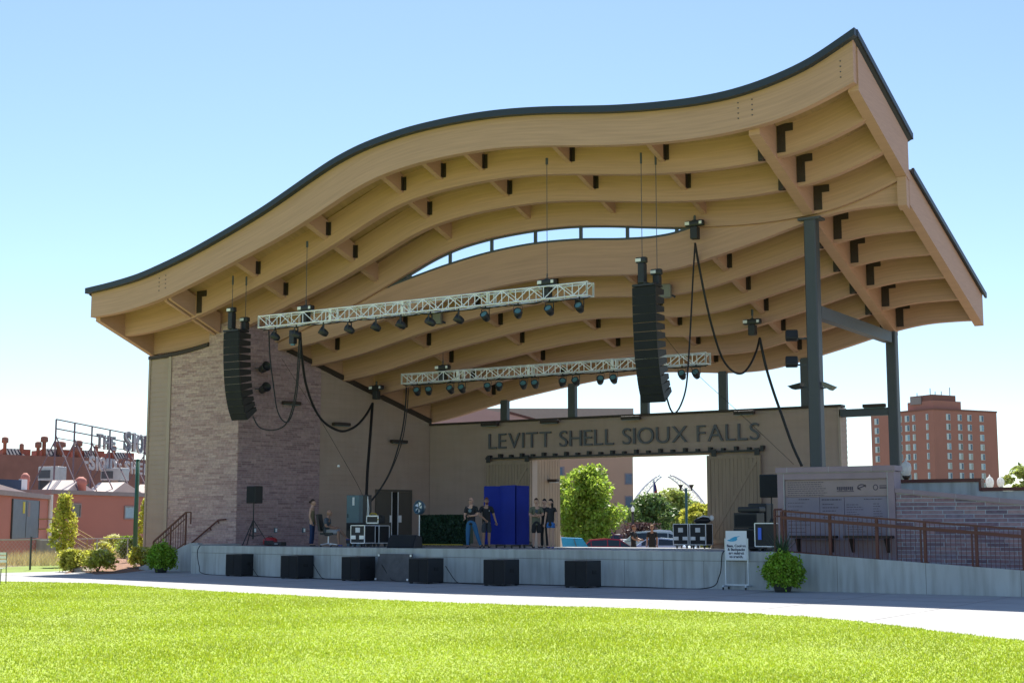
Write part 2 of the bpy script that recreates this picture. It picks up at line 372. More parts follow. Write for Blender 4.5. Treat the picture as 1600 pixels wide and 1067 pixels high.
cross('edge_beam', 23.3, 23.62, .19, 4.75, zf, -.03, 1.3)
cross('edge_beam', 23.29, 23.61, 4.76, 13.1, zb, -.03, 1.1)
cross('edge_beam', UL-.02, UL+.24, .19, 3.49, zf, -.02, 1.0)
cross('edge_beam', UL-.02, UL+.24, 3.5, 13.1, zb, -.02, 1.0)
cross('beam_end_block', 23.31, 23.6, 4.48, 4.755, zf, -.95, .91)
# decks
def deck(top, v0, v1, th, name, m, us=None, drop=0):
    mb = MB(); us = us or list(np.linspace(UL-.1, UR+.12, 110)); vv = np.linspace(v0, v1, 6); vs = []; fs = []; n = len(us); k = len(vv)
    for u in us:
        for v in vv: vs.append((u, v, top(u, v)-drop))
        for v in vv: vs.append((u, v, top(u, v)-drop-th))
    for i in range(n-1):
        for j in range(k-1):
            a = i*2*k+j; b = a+2*k
            fs.append((a, b, b+1, a+1)); fs.append((a+k, a+k+1, b+k+1, b+k))
        a = i*2*k; b = a+2*k
        fs.append((a, a+k, b+k, b)); fs.append((a+k-1, b+k-1, b+2*k-1, a+2*k-1))
    for i in (0, n-1):
        a = i*2*k
        for j in range(k-1): fs.append((a+j, a+j+1, a+k+j+1, a+k+j))
    mb.add(vs, fs); return mb.build(name, M[m], shell)
deck(tf, .19, 4.72, .12, 'roof_deck', 'wood_deck', us=US, drop=.17)
deck(tf, -.1, 4.95, .08, 'roof_covering', 'roofing', drop=.07)
deck(tb, 4.99, 13.1, .10, 'roof_deck', 'wood_deck', us=US, drop=.06)
deck(tb, 5.0, 13.25, .07, 'roof_covering', 'roofing', drop=-.02)
mb = MB(); ribbon(mb, list(np.linspace(UL-.12, UR+.14, 120)), -.34, -.102, lambda u, y: tf(u,-.1)-.21, lambda u, y: tf(u,-.1)+.01); gut = mb.build('roof_gutter', M['roofing'], shell)
for (u0, u1, v0, v1, z, d) in ((UR+.08, UR+.16, -.1, 4.95, tf, .16), (UR+.06, UR+.14, 4.96, 13.3, tb, .15), (UL-.14, UL-.08, -.1, 4.95, tf, .24)):
    cross('roof_edge_trim', u0, u1, v0, v1, z, -d, d+.03, 'roofing')
# clerestory
mb = MB()
mu = [4.15, 6.04, 7.93, 9.84, 11.75, 13.63, 15.54]
for u in mu:
    a, b_ = tb(u, 4.7)-.03, zf(u, 4.7)
    if b_-a > .02: mb.box(u-.05, u+.05, 4.72, 4.82, a-.02, b_+.05)
ue = list(np.linspace(2.9, 16.3, 60))
ribbon(mb, ue, 4.695, 4.83, lambda u, y: tb(u,4.7)-.035, lambda u, y: tb(u,4.7)+.045)
ribbon(mb, [u for u in ue if 3.1 < u < 16.1], 4.70, 4.83, lambda u, y: zf(u,4.7)-.05, lambda u, y: zf(u,4.7)+.02)
mb.lam = None; mb.build('clerestory_frame', M['steel'], shell)
m = bpy.data.materials.new('clear_glass'); m.use_nodes = True; n_ = m.node_tree; n_.nodes.clear()
t_ = n_.nodes.new('ShaderNodeBsdfTransparent'); g_ = n_.nodes.new('ShaderNodeBsdfGlossy'); x_ = n_.nodes.new('ShaderNodeMixShader'); o_ = n_.nodes.new('ShaderNodeOutputMaterial')
t_.inputs[0].default_value = (.93,.96,.97,1); g_.inputs['Roughness'].default_value = .05; x_.inputs[0].default_value = .05
n_.links.new(t_.outputs[0], x_.inputs[1]); n_.links.new(g_.outputs[0], x_.inputs[2]); n_.links.new(x_.outputs[0], o_.inputs[0]); M['glass'] = m
ed = [3.2]+mu+[16.0]
for i in range(len(ed)-1):
    u0, u1 = ed[i]+.05, ed[i+1]-.05; q = MB(); us_ = np.linspace(u0, u1, 6); vs = []; fs = []
    for u in us_:
        a, b_ = tb(u,4.7)+.03, max(zf(u,4.7)-.04, tb(u,4.7)+.035); vs += [(u,4.77,a),(u,4.77,b_)]
    for j in range(5): fs.append((j*2, j*2+2, j*2+3, j*2+1))
    q.add(vs, fs); q.build('window_pane', M['glass'], shell)
# ------------------------------------------------------------------ walls
WA, WBk = (-2.9, 3.0), (-.5, 12.6)
def lap(mb, P, Q, z0, ztop, off=0.0, t=.02, bh=.2, nz=None, ncol=None):
    """lap siding on the vertical plane P-Q; ztop is f(s in 0..1); outer face on the left of P->Q turned by sign of off"""
    P = Vector((P[0],P[1],0)); Q = Vector((Q[0],Q[1],0)); d = (Q-P).normalized(); n = Vector((d.y,-d.x,0))
    L = (Q-P).length; cols = ncol or max(1, int(L/1.0)); zmax = max(ztop(i/cols) for i in range(cols+1)); k = int(math.ceil((zmax-z0)/bh))
    for c in range(cols):
        s0, s1 = c/cols, (c+1)/cols; A = P+d*(L*s0); B = P+d*(L*s1)
        for i in range(k):
            za = z0+i*bh; zb_ = za+bh; t0, t1 = ztop(s0), ztop(s1)
            if za >= min(t0, t1): 
                if za >= max(t0, t1): continue
            a0 = A+n*(off+t); b0 = B+n*(off+t); a1 = A+n*off; b1 = B+n*off
            h0, h1 = max(za, min(zb_, t0)), max(za, min(zb_, t1))
            mb.add([(a0.x,a0.y,za),(b0.x,b0.y,za),(b1.x,b1.y,h1),(a1.x,a1.y,h0),(a1.x,a1.y,za),(b1.x,b1.y,za)], [(0,1,2,3),(4,5,1,0)])
# left front wall: siding return then stone pier
def wt(u): return zf(u, 3.1)-.03
mb = MB(); us_ = np.linspace(-8.0, -6.85, 5)
mb.prism([(u, wt(u)-.2) for u in us_]+[(-6.85, -.1), (-8.0, -.1)], 3.02, 12.9); mb.build('side_block', M['siding'], shell)
mb = MB(); lap(mb, (-8.0,3.0), (-6.86,3.0), 0.0, lambda s: wt(-8.0+1.14*s)-.22, 0, .018); lap(mb, (-8.02,12.9), (-8.02,3.0), 0, lambda s: 8.6-3.2*(1-s), 0, .018)
mb.build('siding_wall', M['siding'], shell)
mb = MB(); mb.box(-6.88,-6.72,2.93,3.05,0,wt(-6.8)-.2); mb.box(-8.06,-7.96,2.95,3.08,0,wt(-8)-.2); mb.build('corner_trim', M['trim'], shell)
mb = MB(); us_ = np.linspace(-8.05, -4.65, 16)
ribbon(mb, list(us_), 2.9, 3.09, lambda u, y: wt(u)-.2, lambda u, y: wt(u)-.06); mb.build('wall_cap', M['bracket'], shell)
mb = MB(); us_ = list(np.linspace(-6.72, -4.64, 8))
poly = [(u, wt(u)-.2) for u in us_]+[(-4.63, 9.68), (-3.6, 9.86), (-2.95, 9.93), (-2.92, 0), (-6.72, 0)]
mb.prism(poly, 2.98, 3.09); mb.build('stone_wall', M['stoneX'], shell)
# inner splayed wall
nrm = Vector((WBk[1]-WA[1], -(WBk[0]-WA[0]), 0)).normalized()
def inner(x, y): return pline(x, y, WA, WBk)
tops = [inner(377,498), inner(448,526), inner(448,549), inner(502,577), inner(600,627), inner(672,661)]
def on_inner(y, z, o=0.0):
    s = (y-WA[1])/(WBk[1]-WA[1]); return (WA[0]+(WBk[0]-WA[0])*s+nrm.x*o, y+nrm.y*o, z)
y1, y2 = tops[1].y, tops[3].y
mb = MB(); pl = [(3.0,0),(y2,0),(y2,tops[3].z),(y1,tops[2].z),(y1-.01,tops[1].z),(3.0,9.93)]
vs = [on_inner(y,z) for y, z in pl]+[on_inner(y,z,-.25) for y, z in pl]; n = len(pl)
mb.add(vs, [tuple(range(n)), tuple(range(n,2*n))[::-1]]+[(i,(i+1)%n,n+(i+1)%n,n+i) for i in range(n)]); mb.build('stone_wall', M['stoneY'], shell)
pl = [(y2,0),(12.6,0),(12.6,tops[5].z),(y2,tops[3].z)]
mb = MB(); vs = [on_inner(y,z,-.05) for y, z in pl]+[on_inner(y,z,-.3) for y, z in pl]; n = 4
mb.add(vs, [tuple(range(n)), tuple(range(n,2*n))[::-1]]+[(i,(i+1)%n,n+(i+1)%n,n+i) for i in range(n)]); mb.build('side_wall', M['siding'], shell)
mb = MB(); A = on_inner(y2,0,0); lap(mb, A[:2], on_inner(12.6,0,0)[:2], 1.0, lambda s: tops[3].z+(tops[5].z-tops[3].z)*s, -.045, .02)
mb.build('siding_wall', M['siding'], shell)
mb = MB(); 
def capseg(mb, ya, za, yb, zb_, h, o0, o1):
    c = [on_inner(ya,za,o0),on_inner(yb,zb_,o0),on_inner(yb,zb_,o1),on_inner(ya,za,o1)]; t = [(p[0],p[1],p[2]+h) for p in c]
    mb.add(c+t, [(0,3,2,1),(4,5,6,7),(0,1,5,4),(1,2,6,5),(2,3,7,6),(3,0,4,7)])
capseg(mb, y1, tops[2].z-.02, 12.62, tops[5].z-.02, .2, -.25, .06)
mb.build('wall_cap', M['bracket'], shell)
mb = MB(); capseg(mb, y1, tops[2].z+.18, 12.62, tops[5].z+.18, 1.0, -.3, -.02)
mb.build('cross_beam', M['wood'], shell)
mb = MB(); capseg(mb, 3.1, 9.93, y1, tops[1].z, .9, -.3, -.02); mb.build('cross_beam', M['wood'], shell)
# back wall with the opening
ZT = 6.1
mb = MB(); mb.box(-.7,4.84,12.62,12.9,0,ZT); mb.box(13.02,18.33,12.62,12.9,0,ZT); mb.box(4.84,13.02,12.62,12.9,4.47,ZT); bw = mb.build('back_wall', M['siding'], shell)
mb = MB(); lap(mb, (-.5,12.6),(4.84,12.6),1.0,lambda s: ZT,0,.018); lap(mb,(13.02,12.6),(18.3,12.6),1.0,lambda s: ZT,0,.018); lap(mb,(4.84,12.6),(13.02,12.6),4.6,lambda s: ZT,0,.018)
lap(mb, (18.34,12.6),(18.34,13.3),1.0,lambda s: ZT,0,.018); mb.build('siding_wall', M['siding'], shell)
for q_ in ((4.78,4.85,12.55,12.96,.8,4.46),(13.01,13.08,12.55,12.96,.8,4.46),(18.28,18.37,12.55,12.66,1,ZT)): mb = MB(); mb.box(*q_); mb.build('door_trim', M['trim'], bw)
mb = MB(); mb.box(-.5,18.42,12.5,13.0,ZT,ZT+.09); mb.build('wall_cap', M['bracket'], shell)
mb = MB(); mb.box(18.33,20.2,12.55,12.85,5.72,6.0); mb.build('steel_beam', M['steel'], shell)
# sliding barn doors and their track
def barn(u0, u1):
    mb = MB(); mb.box(u0,u1,12.42,12.47,1.04,4.42)
    n = int((u1-u0)/.16)
    for i in range(n):
        a = u0+(u1-u0)*i/n; mb.box(a+.004,a+(u1-u0)/n-.004,12.405,12.42,1.05,4.41)
    d = mb.build('barn_door', M['wood_door'], shell)
    mb = MB(); f = .14
    mb.box(u0,u1,12.375,12.404,4.28,4.42); mb.box(u0,u1,12.375,12.404,1.04,1.2); mb.box(u0,u0+f,12.375,12.404,1.2,4.28); mb.box(u1-f,u1,12.375,12.404,1.2,4.28)
    mb.bar((u0+f,12.39,1.22),(u1-f,12.39,4.26),.02,.13); mb.build('door_frame', M['wood_door'], d)
    return d
barn(2.62, 4.86); barn(12.98, 15.22)
mb = MB(); mb.box(2.58,15.35,12.38,12.46,4.53,4.6)
for i in range(24):
    a = 2.7+i*.545; mb.box(a,a+.12,12.36,12.6,4.6,4.7+.05*(i % 2))
for a in (2.65,4.6,13.2,15.0): mb.box(a,a+.2,12.34,12.38,4.38,4.66)
mb.build('door_track', M['black'], shell)
# letters
def letters(txt, u0, u1, z0, z1, v, mtl, parent, depth=.06, name='letter', gap=.0, off=-.012, ax='x', kind_sub=True, fit=True):
    cu = bpy.data.curves.new('t', 'FONT'); cu.size = 1; cu.offset = off; cu.extrude = 0
    adv = []; cache = {}
    x = 0; out = []
    for ch in txt:
        if ch == ' ': x += .30; continue
        if ch not in cache:
            cu.body = ch; ob = bpy.data.objects.new('t', cu); COL.objects.link(ob); bpy.context.view_layer.update()
            dg = bpy.context.evaluated_depsgraph_get(); me = bpy.data.meshes.new_from_object(ob.evaluated_get(dg)); bpy.data.objects.remove(ob)
            vs = [tuple(p.co) for p in me.vertices]; fs = [tuple(p.vertices) for p in me.polygons]; bpy.data.meshes.remove(me)
            cache[ch] = (vs, fs)
        vs, fs = cache[ch]; mnx = min(p[0] for p in vs); mxx = max(p[0] for p in vs)
        out.append((ch, x-mnx)); x += (mxx-mnx)+.085+gap
    tot = x-.085-gap; sx = (u1-u0)/tot
    H = .7; sz = (z1-z0)/H if fit else sx
    for ch, x0 in out:
        vs, fs = cache[ch]
        mnz = min(p[1] for p in vs) if False else 0
        bm = bmesh.new(); q = [bm.verts.new((u0+(p[0]+x0)*sx, v, z0+(p[1]-mnz)*sz)) for p in vs]
        for f in fs:
            try: bm.faces.new([q[i] for i in f])
            except ValueError: pass
        r = bmesh.ops.extrude_face_region(bm, geom=list(bm.faces)); mv = [g for g in r['geom'] if isinstance(g, bmesh.types.BMVert)]
        bmesh.ops.translate(bm, verts=mv, vec=(0,-depth,0)); bm.verts.index_update()
        yield ch, [p.co[:] for p in bm.verts], [[p.index for p in f.verts] for f in bm.faces]
        bm.free()
for ch, vs, fs in letters('LEVITT SHELL SIOUX FALLS', 2.66, 15.14, 4.98, 5.65, 12.555, None, None, off=-.004, gap=.02):
    mb = MB(); mb.add(vs, fs); mb.build('letter', M['lettering'], bw)
# columns
def col(u, v, r, z0, z1, n=8):
    mb = MB(); a = r*.82
    mb.prism([(u-r,v-a),(u-a,v-r),(u+a,v-r),(u+r,v-a),(u+r,v+a),(u+a,v+r),(u-a,v+r),(u-r,v+a)], z0, z1, 'z'); return mb
c1 = col(20.37,4.76,.20,1.0,zf(20.4,4.7)-.12); c1.box(20.0,20.75,4.5,5.0,zf(20.4,4.7)-.16,zf(20.4,4.7)-.08); c1.build('column', M['steel'], shell)
c2 = col(20.37,12.7,.185,0,zb(20.4,12.7)-.02); c2.build('column', M['steel'], shell)
for u in (3.38, 6.75, 10.15, 13.6, 17.0):
    mb = MB(); mb.box(u-.14,u+.14,12.6,12.86,ZT+.09,zb(u,12.7)+.05); mb.box(u-.17,u+.17,12.598,12.64,ZT+.09,zb(u,12.7)); mb.build('column', M['steel'], shell)
A = pu(1278,488,20.37); B = pu(1388,527,20.37)
mb = MB(); h = .2
mb.add([(20.2,A.y,A.z-h),(20.5,A.y,A.z-h),(20.5,A.y,A.z+h),(20.2,A.y,A.z+h),(20.2,B.y,B.z-h),(20.5,B.y,B.z-h),(20.5,B.y,B.z+h),(20.2,B.y,B.z+h)],[(3,2,1,0),(4,5,6,7),(0,1,5,4),(1,2,6,5),(2,3,7,6),(3,0,4,7)])
mb.build('steel_beam', M['steel'], shell)
# rear wing behind the opening (sun-lit)
mb = MB(); mb.box(4.3,4.76,12.97,15.0,-.7,4.9); mb.build('rear_wing', M['trim'], shell)
mb = MB()
for k in range(9): mb.box(4.765,4.785,13.0+k*.22,13.0+k*.22+.2,.8,4.88)
mb.build('rear_cladding', M['wood_door'], shell)
# double door on the side wall
D0, D1 = inner(587,764), inner(643,764)
mb = MB()
def quadbox(mb, ya, yb, z0, z1, o0, o1):
    c = [on_inner(ya,z0,o0),on_inner(yb,z0,o0),on_inner(yb,z0,o1),on_inner(ya,z0,o1)]; t = [(p[0],p[1],z1) for p in c]
    mb.add(c+t, [(0,3,2,1),(4,5,6,7),(0,1,5,4),(1,2,6,5),(2,3,7,6),(3,0,4,7)])
zt = D0.z
quadbox(mb, D0.y, D1.y, zt-.09, zt, -.02, .05); quadbox(mb, D0.y, D0.y+.1, 1, zt-.09, -.02, .05); quadbox(mb, D1.y-.1, D1.y, 1, zt-.09, -.02, .05)
M['door'] = mat('bronze_door', (.085,.072,.058), .5, var=.06)
M['dark_in'] = mat('dark_doorway', (.012,.012,.011), .9)
df = mb.build('door_frame', M['door'], shell)
mid = (D0.y+D1.y)/2
mb = MB(); quadbox(mb, D0.y+.1, mid-.12, 1.02, zt-.1, -.01, .035); d1 = mb.build('door_leaf', M['door'], df)
mb = MB(); quadbox(mb, mid+.22, D1.y-.1, 1.02, zt-.1, -.01, .035); d2 = mb.build('door_leaf', M['door'], df)
mb = MB(); quadbox(mb, mid-.12, mid+.22, 1.02, zt-.1, -.04, -.015); mb.build('doorway_gap', M['dark_in'], df)
mb = MB(); quadbox(mb, mid-.14, mid-.11, 1.02, zt-.1, .0, .045); quadbox(mb, mid+.2, mid+.23, 1.02, zt-.1, 0, .045)
quadbox(mb, mid-.24, mid-.15, 1.85, 2.15, .035, .07); quadbox(mb, mid+.24, mid+.36, 1.85, 2.15, .035, .09); mb.build('door_hardware', M['alu'], df)
# wall lamps
def walllamp(P, d, label, lg='wall lamps under the roof'):
    t = thing('wall_lamp', label, 'lamp', P, 0, lg)
    M_ = Matrix.Rotation(math.atan2(d[1], d[0])+math.pi/2, 4, 'Z')
    mb = MB(); mb.xf(M_, lambda q: q.bev(-.42,.42,-.24,-.02,-.07,.07,.03)); mb.build('lamp_housing', M['bracket'], t, world=False)
    mb = MB(); mb.xf(M_, lambda q: q.box(-.1,.1,-.03,.05,-.06,.06)); mb.build('lamp_mount', M['bracket'], t, world=False)
    mb = MB(); mb.xf(M_, lambda q: q.box(-.36,.36,-.21,-.06,-.085,-.072)); mb.build('lamp_lens', M['lens'], t, world=False)
for (x, y), lb in (((452,630),'flat dark wall lamp high on the stone side wall'), ((530,663),'flat dark wall lamp on the tan side wall nearest the stone'), ((620,690),'flat dark wall lamp on the tan side wall above the double door')):
    p = inner(x, y); p = Vector(on_inner(p.y, p.z, .03)); walllamp(p, (nrm.x, nrm.y), lb)
for (x, y), lb in (((768,664),'brown ledge lamp on the back wall above the letters LEV'), ((861,659),'brown ledge lamp on the back wall between the words LEVITT and SHELL'), ((988,650),'brown ledge lamp on the back wall above the word SIOUX'), ((1165,642),'brown ledge lamp on the back wall above the word FALLS'),):
    p = pv(x, y, 12.4); p.z = 6.02; walllamp(p, (0,-1), lb, 'ledge lamps along the back wall top')
p = Vector((19.7,12.62,6.075)); walllamp(p, (0,-1), 'brown ledge lamp on the steel beam by the rear column', 'ledge lamps along the back wall top')
# ------------------------------------------------------------------ ground
g = MB(); g.add([(-900,-300,-.75),(900,-300,-.75),(900,1200,-.75),(-900,1200,-.75)],[(0,1,2,3)])
M['farground'] = mat('far_ground', (.16,.17,.08), .9, var=.2, scale=.05)
g.build('ground', M['farground'], kind='structure')
# lawn: from camera side to the walk; edge read from the photo
edge = [pz(x,y) for x,y in [(-260,900),(0,907.5),(150,911),(300,921),(400,927),(500,932),(700,941),(850,946),(1000,950),(1160,957.5),(1260,963),(1330,969),(1400,977),(1460,985),(1530,993),(1600,1000),(1700,1012),(1900,1035)]]
M['grass_base'] = mat('lawn_soil_green', (.26,.35,.018), .9, var=.12, scale=.6, bump=.3, bscale=40)
mb = MB(); n = len(edge); vs = [tuple(p) for p in edge]; far = [(60,-70,0),(-30,-70,0)]
vs = [(p[0],p[1],0) for p in vs]+[(75,-30,0),(75,-90,0),(-60,-90,0),(-60,-20,0)]
mb.add(vs, [tuple(range(len(vs)))]); lawn = mb.build('lawn', M['grass_base'], kind='structure')
# walk and apron
mb = MB(); mb.box(-70,80,-95,14,-.12,-.008); mb.f = [(4,5,6,7)]; mb.m=[0]; mb.sm=[False]
M['soil'] = mat('bare_ground', (.20,.17,.10), .95, var=.25, scale=.8)
wk = [(-60,-24),(-30,-12),(-14,-6.2)]+[tuple(pz(x,y)[:2]) for x,y in [(0,894.5),(80,892.5),(120,890.5),(190,888.5),(236,888.6)]]+[(-5.8,3.0),(-1,1),(3,.5),(30,.5),(80,.5),(80,-60),(-60,-60)]
mb = MB(); mb.add([(p[0],p[1],-.004) for p in wk],[tuple(range(len(wk)))]); mb.build('walkway', M['path'], kind='structure')
mb = MB(); mb.add([(-90,-95,-.02),(90,-95,-.02),(90,26,-.02),(-90,26,-.02)],[(0,1,2,3)])
mb.add([(-90,26,-.02),(90,26,-.02),(90,34,-.74),(-90,34,-.74)],[(0,1,2,3)]); mb.build('terrain', M['soil'], kind='structure')
M['asphalt'] = mat('asphalt', (.11,.11,.115), .9, var=.12, scale=.4)
mb = MB(); mb.add([(-120,33,-.7),(60,33,-.7),(60,260,-.7),(-120,260,-.7)],[(0,1,2,3)]); mb.build('parking_lot', M['asphalt'], kind='structure')
# control joints of the walk
mb = MB()
for i in range(14):
    a = -8+i*3.0; mb.box(a,a+.012,-13.5,-2.9,-.003,-.001)
mb.box(-12,34,-6.01,-5.995,-.003,-.001)
M['joint'] = mat('joint_dark', (.2,.19,.17), .9)
mb.build('walkway_joint', M['joint'], kind='structure')

# ------------------------------------------------------------------ stage
stage = thing('stage', 'raised grey concrete stage with a curved front and a ramp on its right', 'stage', (10,4,0))
front = [(-2.55,.35),(-1.1,-1.2),(1.0,-1.62),(3.2,-2.02),(5.95,-2.38),(8.6,-2.66),(11.45,-2.76),(14,-2.76),(16.6,-2.73),(19,-2.7),(21.3,-2.7),(22.2,-2.7)]
def strip(mb, pts, z0, z1, out=0.0, back=.25):
    P = [Vector((p[0],p[1],0)) for p in pts]; vs = []; fs = []
    for i, p in enumerate(P):
        d = (P[min(i+1,len(P)-1)]-P[max(i-1,0)]).normalized(); n = Vector((d.y,-d.x,0))
        a = p+n*out; b = p-n*back; za, zb_ = (z1[i] if isinstance(z1, list) else z1), z0
        vs += [(a.x,a.y,zb_),(b.x,b.y,zb_),(b.x,b.y,za),(a.x,a.y,za)]
    for i in range(len(P)-1):
        a = i*4
        for k in range(4): fs.append((a+k,a+(k+1)%4,a+4+(k+1)%4,a+4+k))
    fs += [(3,2,1,0),(4*(len(P)-1),4*(len(P)-1)+1,4*(len(P)-1)+2,4*(len(P)-1)+3)]
    mb.add(vs, fs)
mb = MB(); strip(mb, front, -.05, .74, 0, .3); mb.build('stage_wall', M['conc'], stage)
mb = MB(); strip(mb, front, .752, 1.0, .004, .3); mb.build('stage_edge', M['conc'], stage)
mb = MB(); strip(mb, front, .735, .76, -.02, .3); mb.build('shadow_joint', M['joint'], stage)
FLZ = lambda v: 1.0-.0108*(v+2.7)
fl = [(p[0],p[1]+.2) for p in front]+[(22.2,12.7),(22.2,14.6),(4.0,14.6),(4.0,12.7),(-.6,12.6),(-2.9,3.0)]
mb = MB(); mb.prism(fl, .7, .996, 'z'); mb.v = [(p[0],p[1],p[2]-.0108*(p[1]+2.7)) for p in mb.v]; mb.build('stage_floor', M['conc_floor'], stage)
mb = MB()
cum = 0
def along(pts, s):
    for i in range(len(pts)-1):
        a = Vector((*pts[i],0)); b = Vector((*pts[i+1],0)); L = (b-a).length
        if s <= L: d = (b-a).normalized(); return a+d*s, d
        s -= L
    return Vector((*pts[-1],0)), Vector((1,0,0))
s = 1.2
while s < 24.5:
    p, d = along(front, s); n = Vector((d.y,-d.x,0)); a = p+n*.002; c = a+d*.012
    mb.add([(a.x,a.y,0),(c.x,c.y,0),(c.x,c.y,.74),(a.x,a.y,.74)],[(0,1,2,3)]); s += 1.22
mb.build('formwork_seam', M['joint'], stage)
# ramp wall
rz = lambda u: 1.0 if u < 22.2 else 1.0-(u-22.2)*.0625
us_ = [22.2+i*.5 for i in range(25)]
mb = MB(); ribbon(mb, us_, -2.7, -2.45, lambda u,y: -.05, lambda u,y: rz(u)); mb.build('ramp_wall', M['conc'], stage)
mb = MB(); ribbon(mb, us_, -2.45, -1.0, lambda u,y: rz(u)-.3, lambda u,y: rz(u)-.08); mb.build('ramp_floor', M['conc_floor'], stage)
mb = MB()
for u in (23.6,25.9,28.2,30.5):
    mb.add([(u,-2.702,0),(u+.012,-2.702,0),(u+.012,-2.702,rz(u)),(u,-2.702,rz(u))],[(0,1,2,3)])
mb.build('formwork_seam', M['joint'], stage)
# ------------------------------------------------------------------ subwoofers on the walk
def make_sub(label):
    t = thing('subwoofer', label, 'speaker', (0,0,0), 0, 'black subwoofers along the stage front')
    mb = MB(); mb.bev(-.36,.36,-.39,.41,.03,.74,.015); mb.build('cabinet', M['black'], t, world=False)
    mb = MB(); mb.box(-.335,.335,-.402,-.392,.06,.715); mb.box(.0-.01,.01,-.41,-.402,.06,.715); mb.build('grille', M['blackfab'], t, world=False)
    for z in (.42,):
        mb = MB(); mb.box(.362,.372,-.08,.12,z-.05,z+.05); mb.build('handle', M['cable'], t, world=False)
    mb = MB()
    for sx in (-.3,.3):
        for sy in (-.33,.35): mb.box(sx-.04,sx+.04,sy-.04,sy+.04,0,.03)
    mb.build('rubber_foot', M['cable'], t, world=False)
    return t
subl = ['black subwoofer nearest the left bush, first from the left end of the stage front','black subwoofer second from the left, left of the seated man above','black subwoofer third from the left, left of the leaning grey panel','black subwoofer standing partly in front of the leaning grey panel','black subwoofer below the blue folding panels, second from the right','black subwoofer farthest right along the stage front']
s0 = None
for i, ((x, y), x2) in enumerate((((352,899.5),403),((438,903.3),490),((533,906.8),587),((638,911),691),((755,914.5),811),((882,917.5),938))):
    p = pz(x, y); loc = (p.x+.36, p.y+.39, 0)
    if s0 is None: s0 = make_sub(subl[0]); s0.location = loc
    else: dup(s0, loc, 0, subl[i])
# leaning panel
t = thing('road_case_panel', 'dark grey scuffed flat panel leaning against the stage wall', 'panel', (0,0,0))
p = pz(603,906); q = pz(665,908)
M['greypanel'] = mat('scuffed_grey', (.10,.095,.095), .7, var=.3, scale=5)
t.location = (0,0,0)
mb = MB(); ax = Vector((q.x-p.x, (q.y-p.y), 0)).normalized(); L = 1.36; a = Vector((p.x,-3.12,.0)); ax = Vector((.996,-.06,0)); nn = Vector((.06,.996,0))
def lean(s, z, o): r = a+ax*s+nn*(z*.2+o); return (r.x, r.y, z*.98+.01)
vs = [lean(0,0,0),lean(L,0,0),lean(L,.84,0),lean(0,.84,0),lean(0,0,.06),lean(L,0,.06),lean(L,.84,.06),lean(0,.84,.06)]
mb.add(vs, [(0,1,2,3),(7,6,5,4),(0,4,5,1),(1,5,6,2),(2,6,7,3),(3,7,4,0)]); mb.build('panel_board', M['greypanel'], t)
mb = MB(); 
for s_, z_ in ((.03,.05),(L-.03,.05),(L-.03,.79),(.03,.79)):
    c = Vector(lean(s_, z_, -.012)); mb.box(c.x-.03,c.x+.03,c.y-.01,c.y+.01,c.z-.03,c.z+.03)
mb.build('corner_cap', M['alu'], t)
# cables lying / hanging
def cablething(pts, r, label, name='cable', grp=None, m='cable', nsub=8):
    P = [Vector(p) for p in pts]; out = []
    for i in range(len(P)-1):
        p0 = P[max(i-1,0)]; p1 = P[i]; p2 = P[i+1]; p3 = P[min(i+2,len(P)-1)]
        for k in range(nsub):
            t_ = k/nsub; out.append(.5*((2*p1)+(p2-p0)*t_+(2*p0-5*p1+4*p2-p3)*t_*t_+(3*p1-p0-3*p2+p3)*t_**3))
    out.append(P[-1]); mb = MB(); mb.smooth = True; mb.tube(out, r, 6)
    return mb.build(name, M[m], None, label=label, cat='cable', group=grp)
gc = [(313,852),(314,866),(320,885),(331,895)]
pts = [pv(x,y,-1.42) for x,y in gc[:3]]; pts = [Vector((pts[0].x,pts[0].y,1.01)),Vector((pts[0].x,-1.55,.8)),Vector((pts[1].x+.15,-1.65,.3)),Vector((pts[1].x+.6,-1.8,.02))]
pts += [Vector((2.9,-2.3,.015)),Vector((4.6,-2.7,.015)),Vector((6.8,-3.0,.015)),Vector((9.5,-3.1,.015)),Vector((12.4,-3.45,.015)),Vector((15,-3.3,.015)),Vector((18,-3.2,.015)),Vector((20.0,-3.0,.02)),Vector((20.35,-2.85,.35)),Vector((20.42,-2.78,.95)),Vector((20.5,-2.6,1.01))]
cablething(pts, .014, 'long black cable along the foot of the stage wall past the subwoofers')
for i,(u,v) in enumerate(((2.9,-1.75),(6.2,-2.3),(9.35,-2.7),(12.0,-3.0))):
    cablething([Vector((u-.35,v-.35,.5)),Vector((u-.2,v-.38,.34)),Vector((u+.02,v-.42,.12)),Vector((u+.3,v-.55,.02)),Vector((u+1.0,v-.75,.012)),Vector((u+2.0,v-.9,.012))], .011, ['thin black cable drooping from the right side of the first subwoofer from the left','thin black cable drooping from the right side of the second subwoofer from the left','thin black cable drooping beside the subwoofer left of the grey panel','thin black cable drooping from the right side of the subwoofer before the grey panel'][i], grp='cables drooping from the subwoofers')

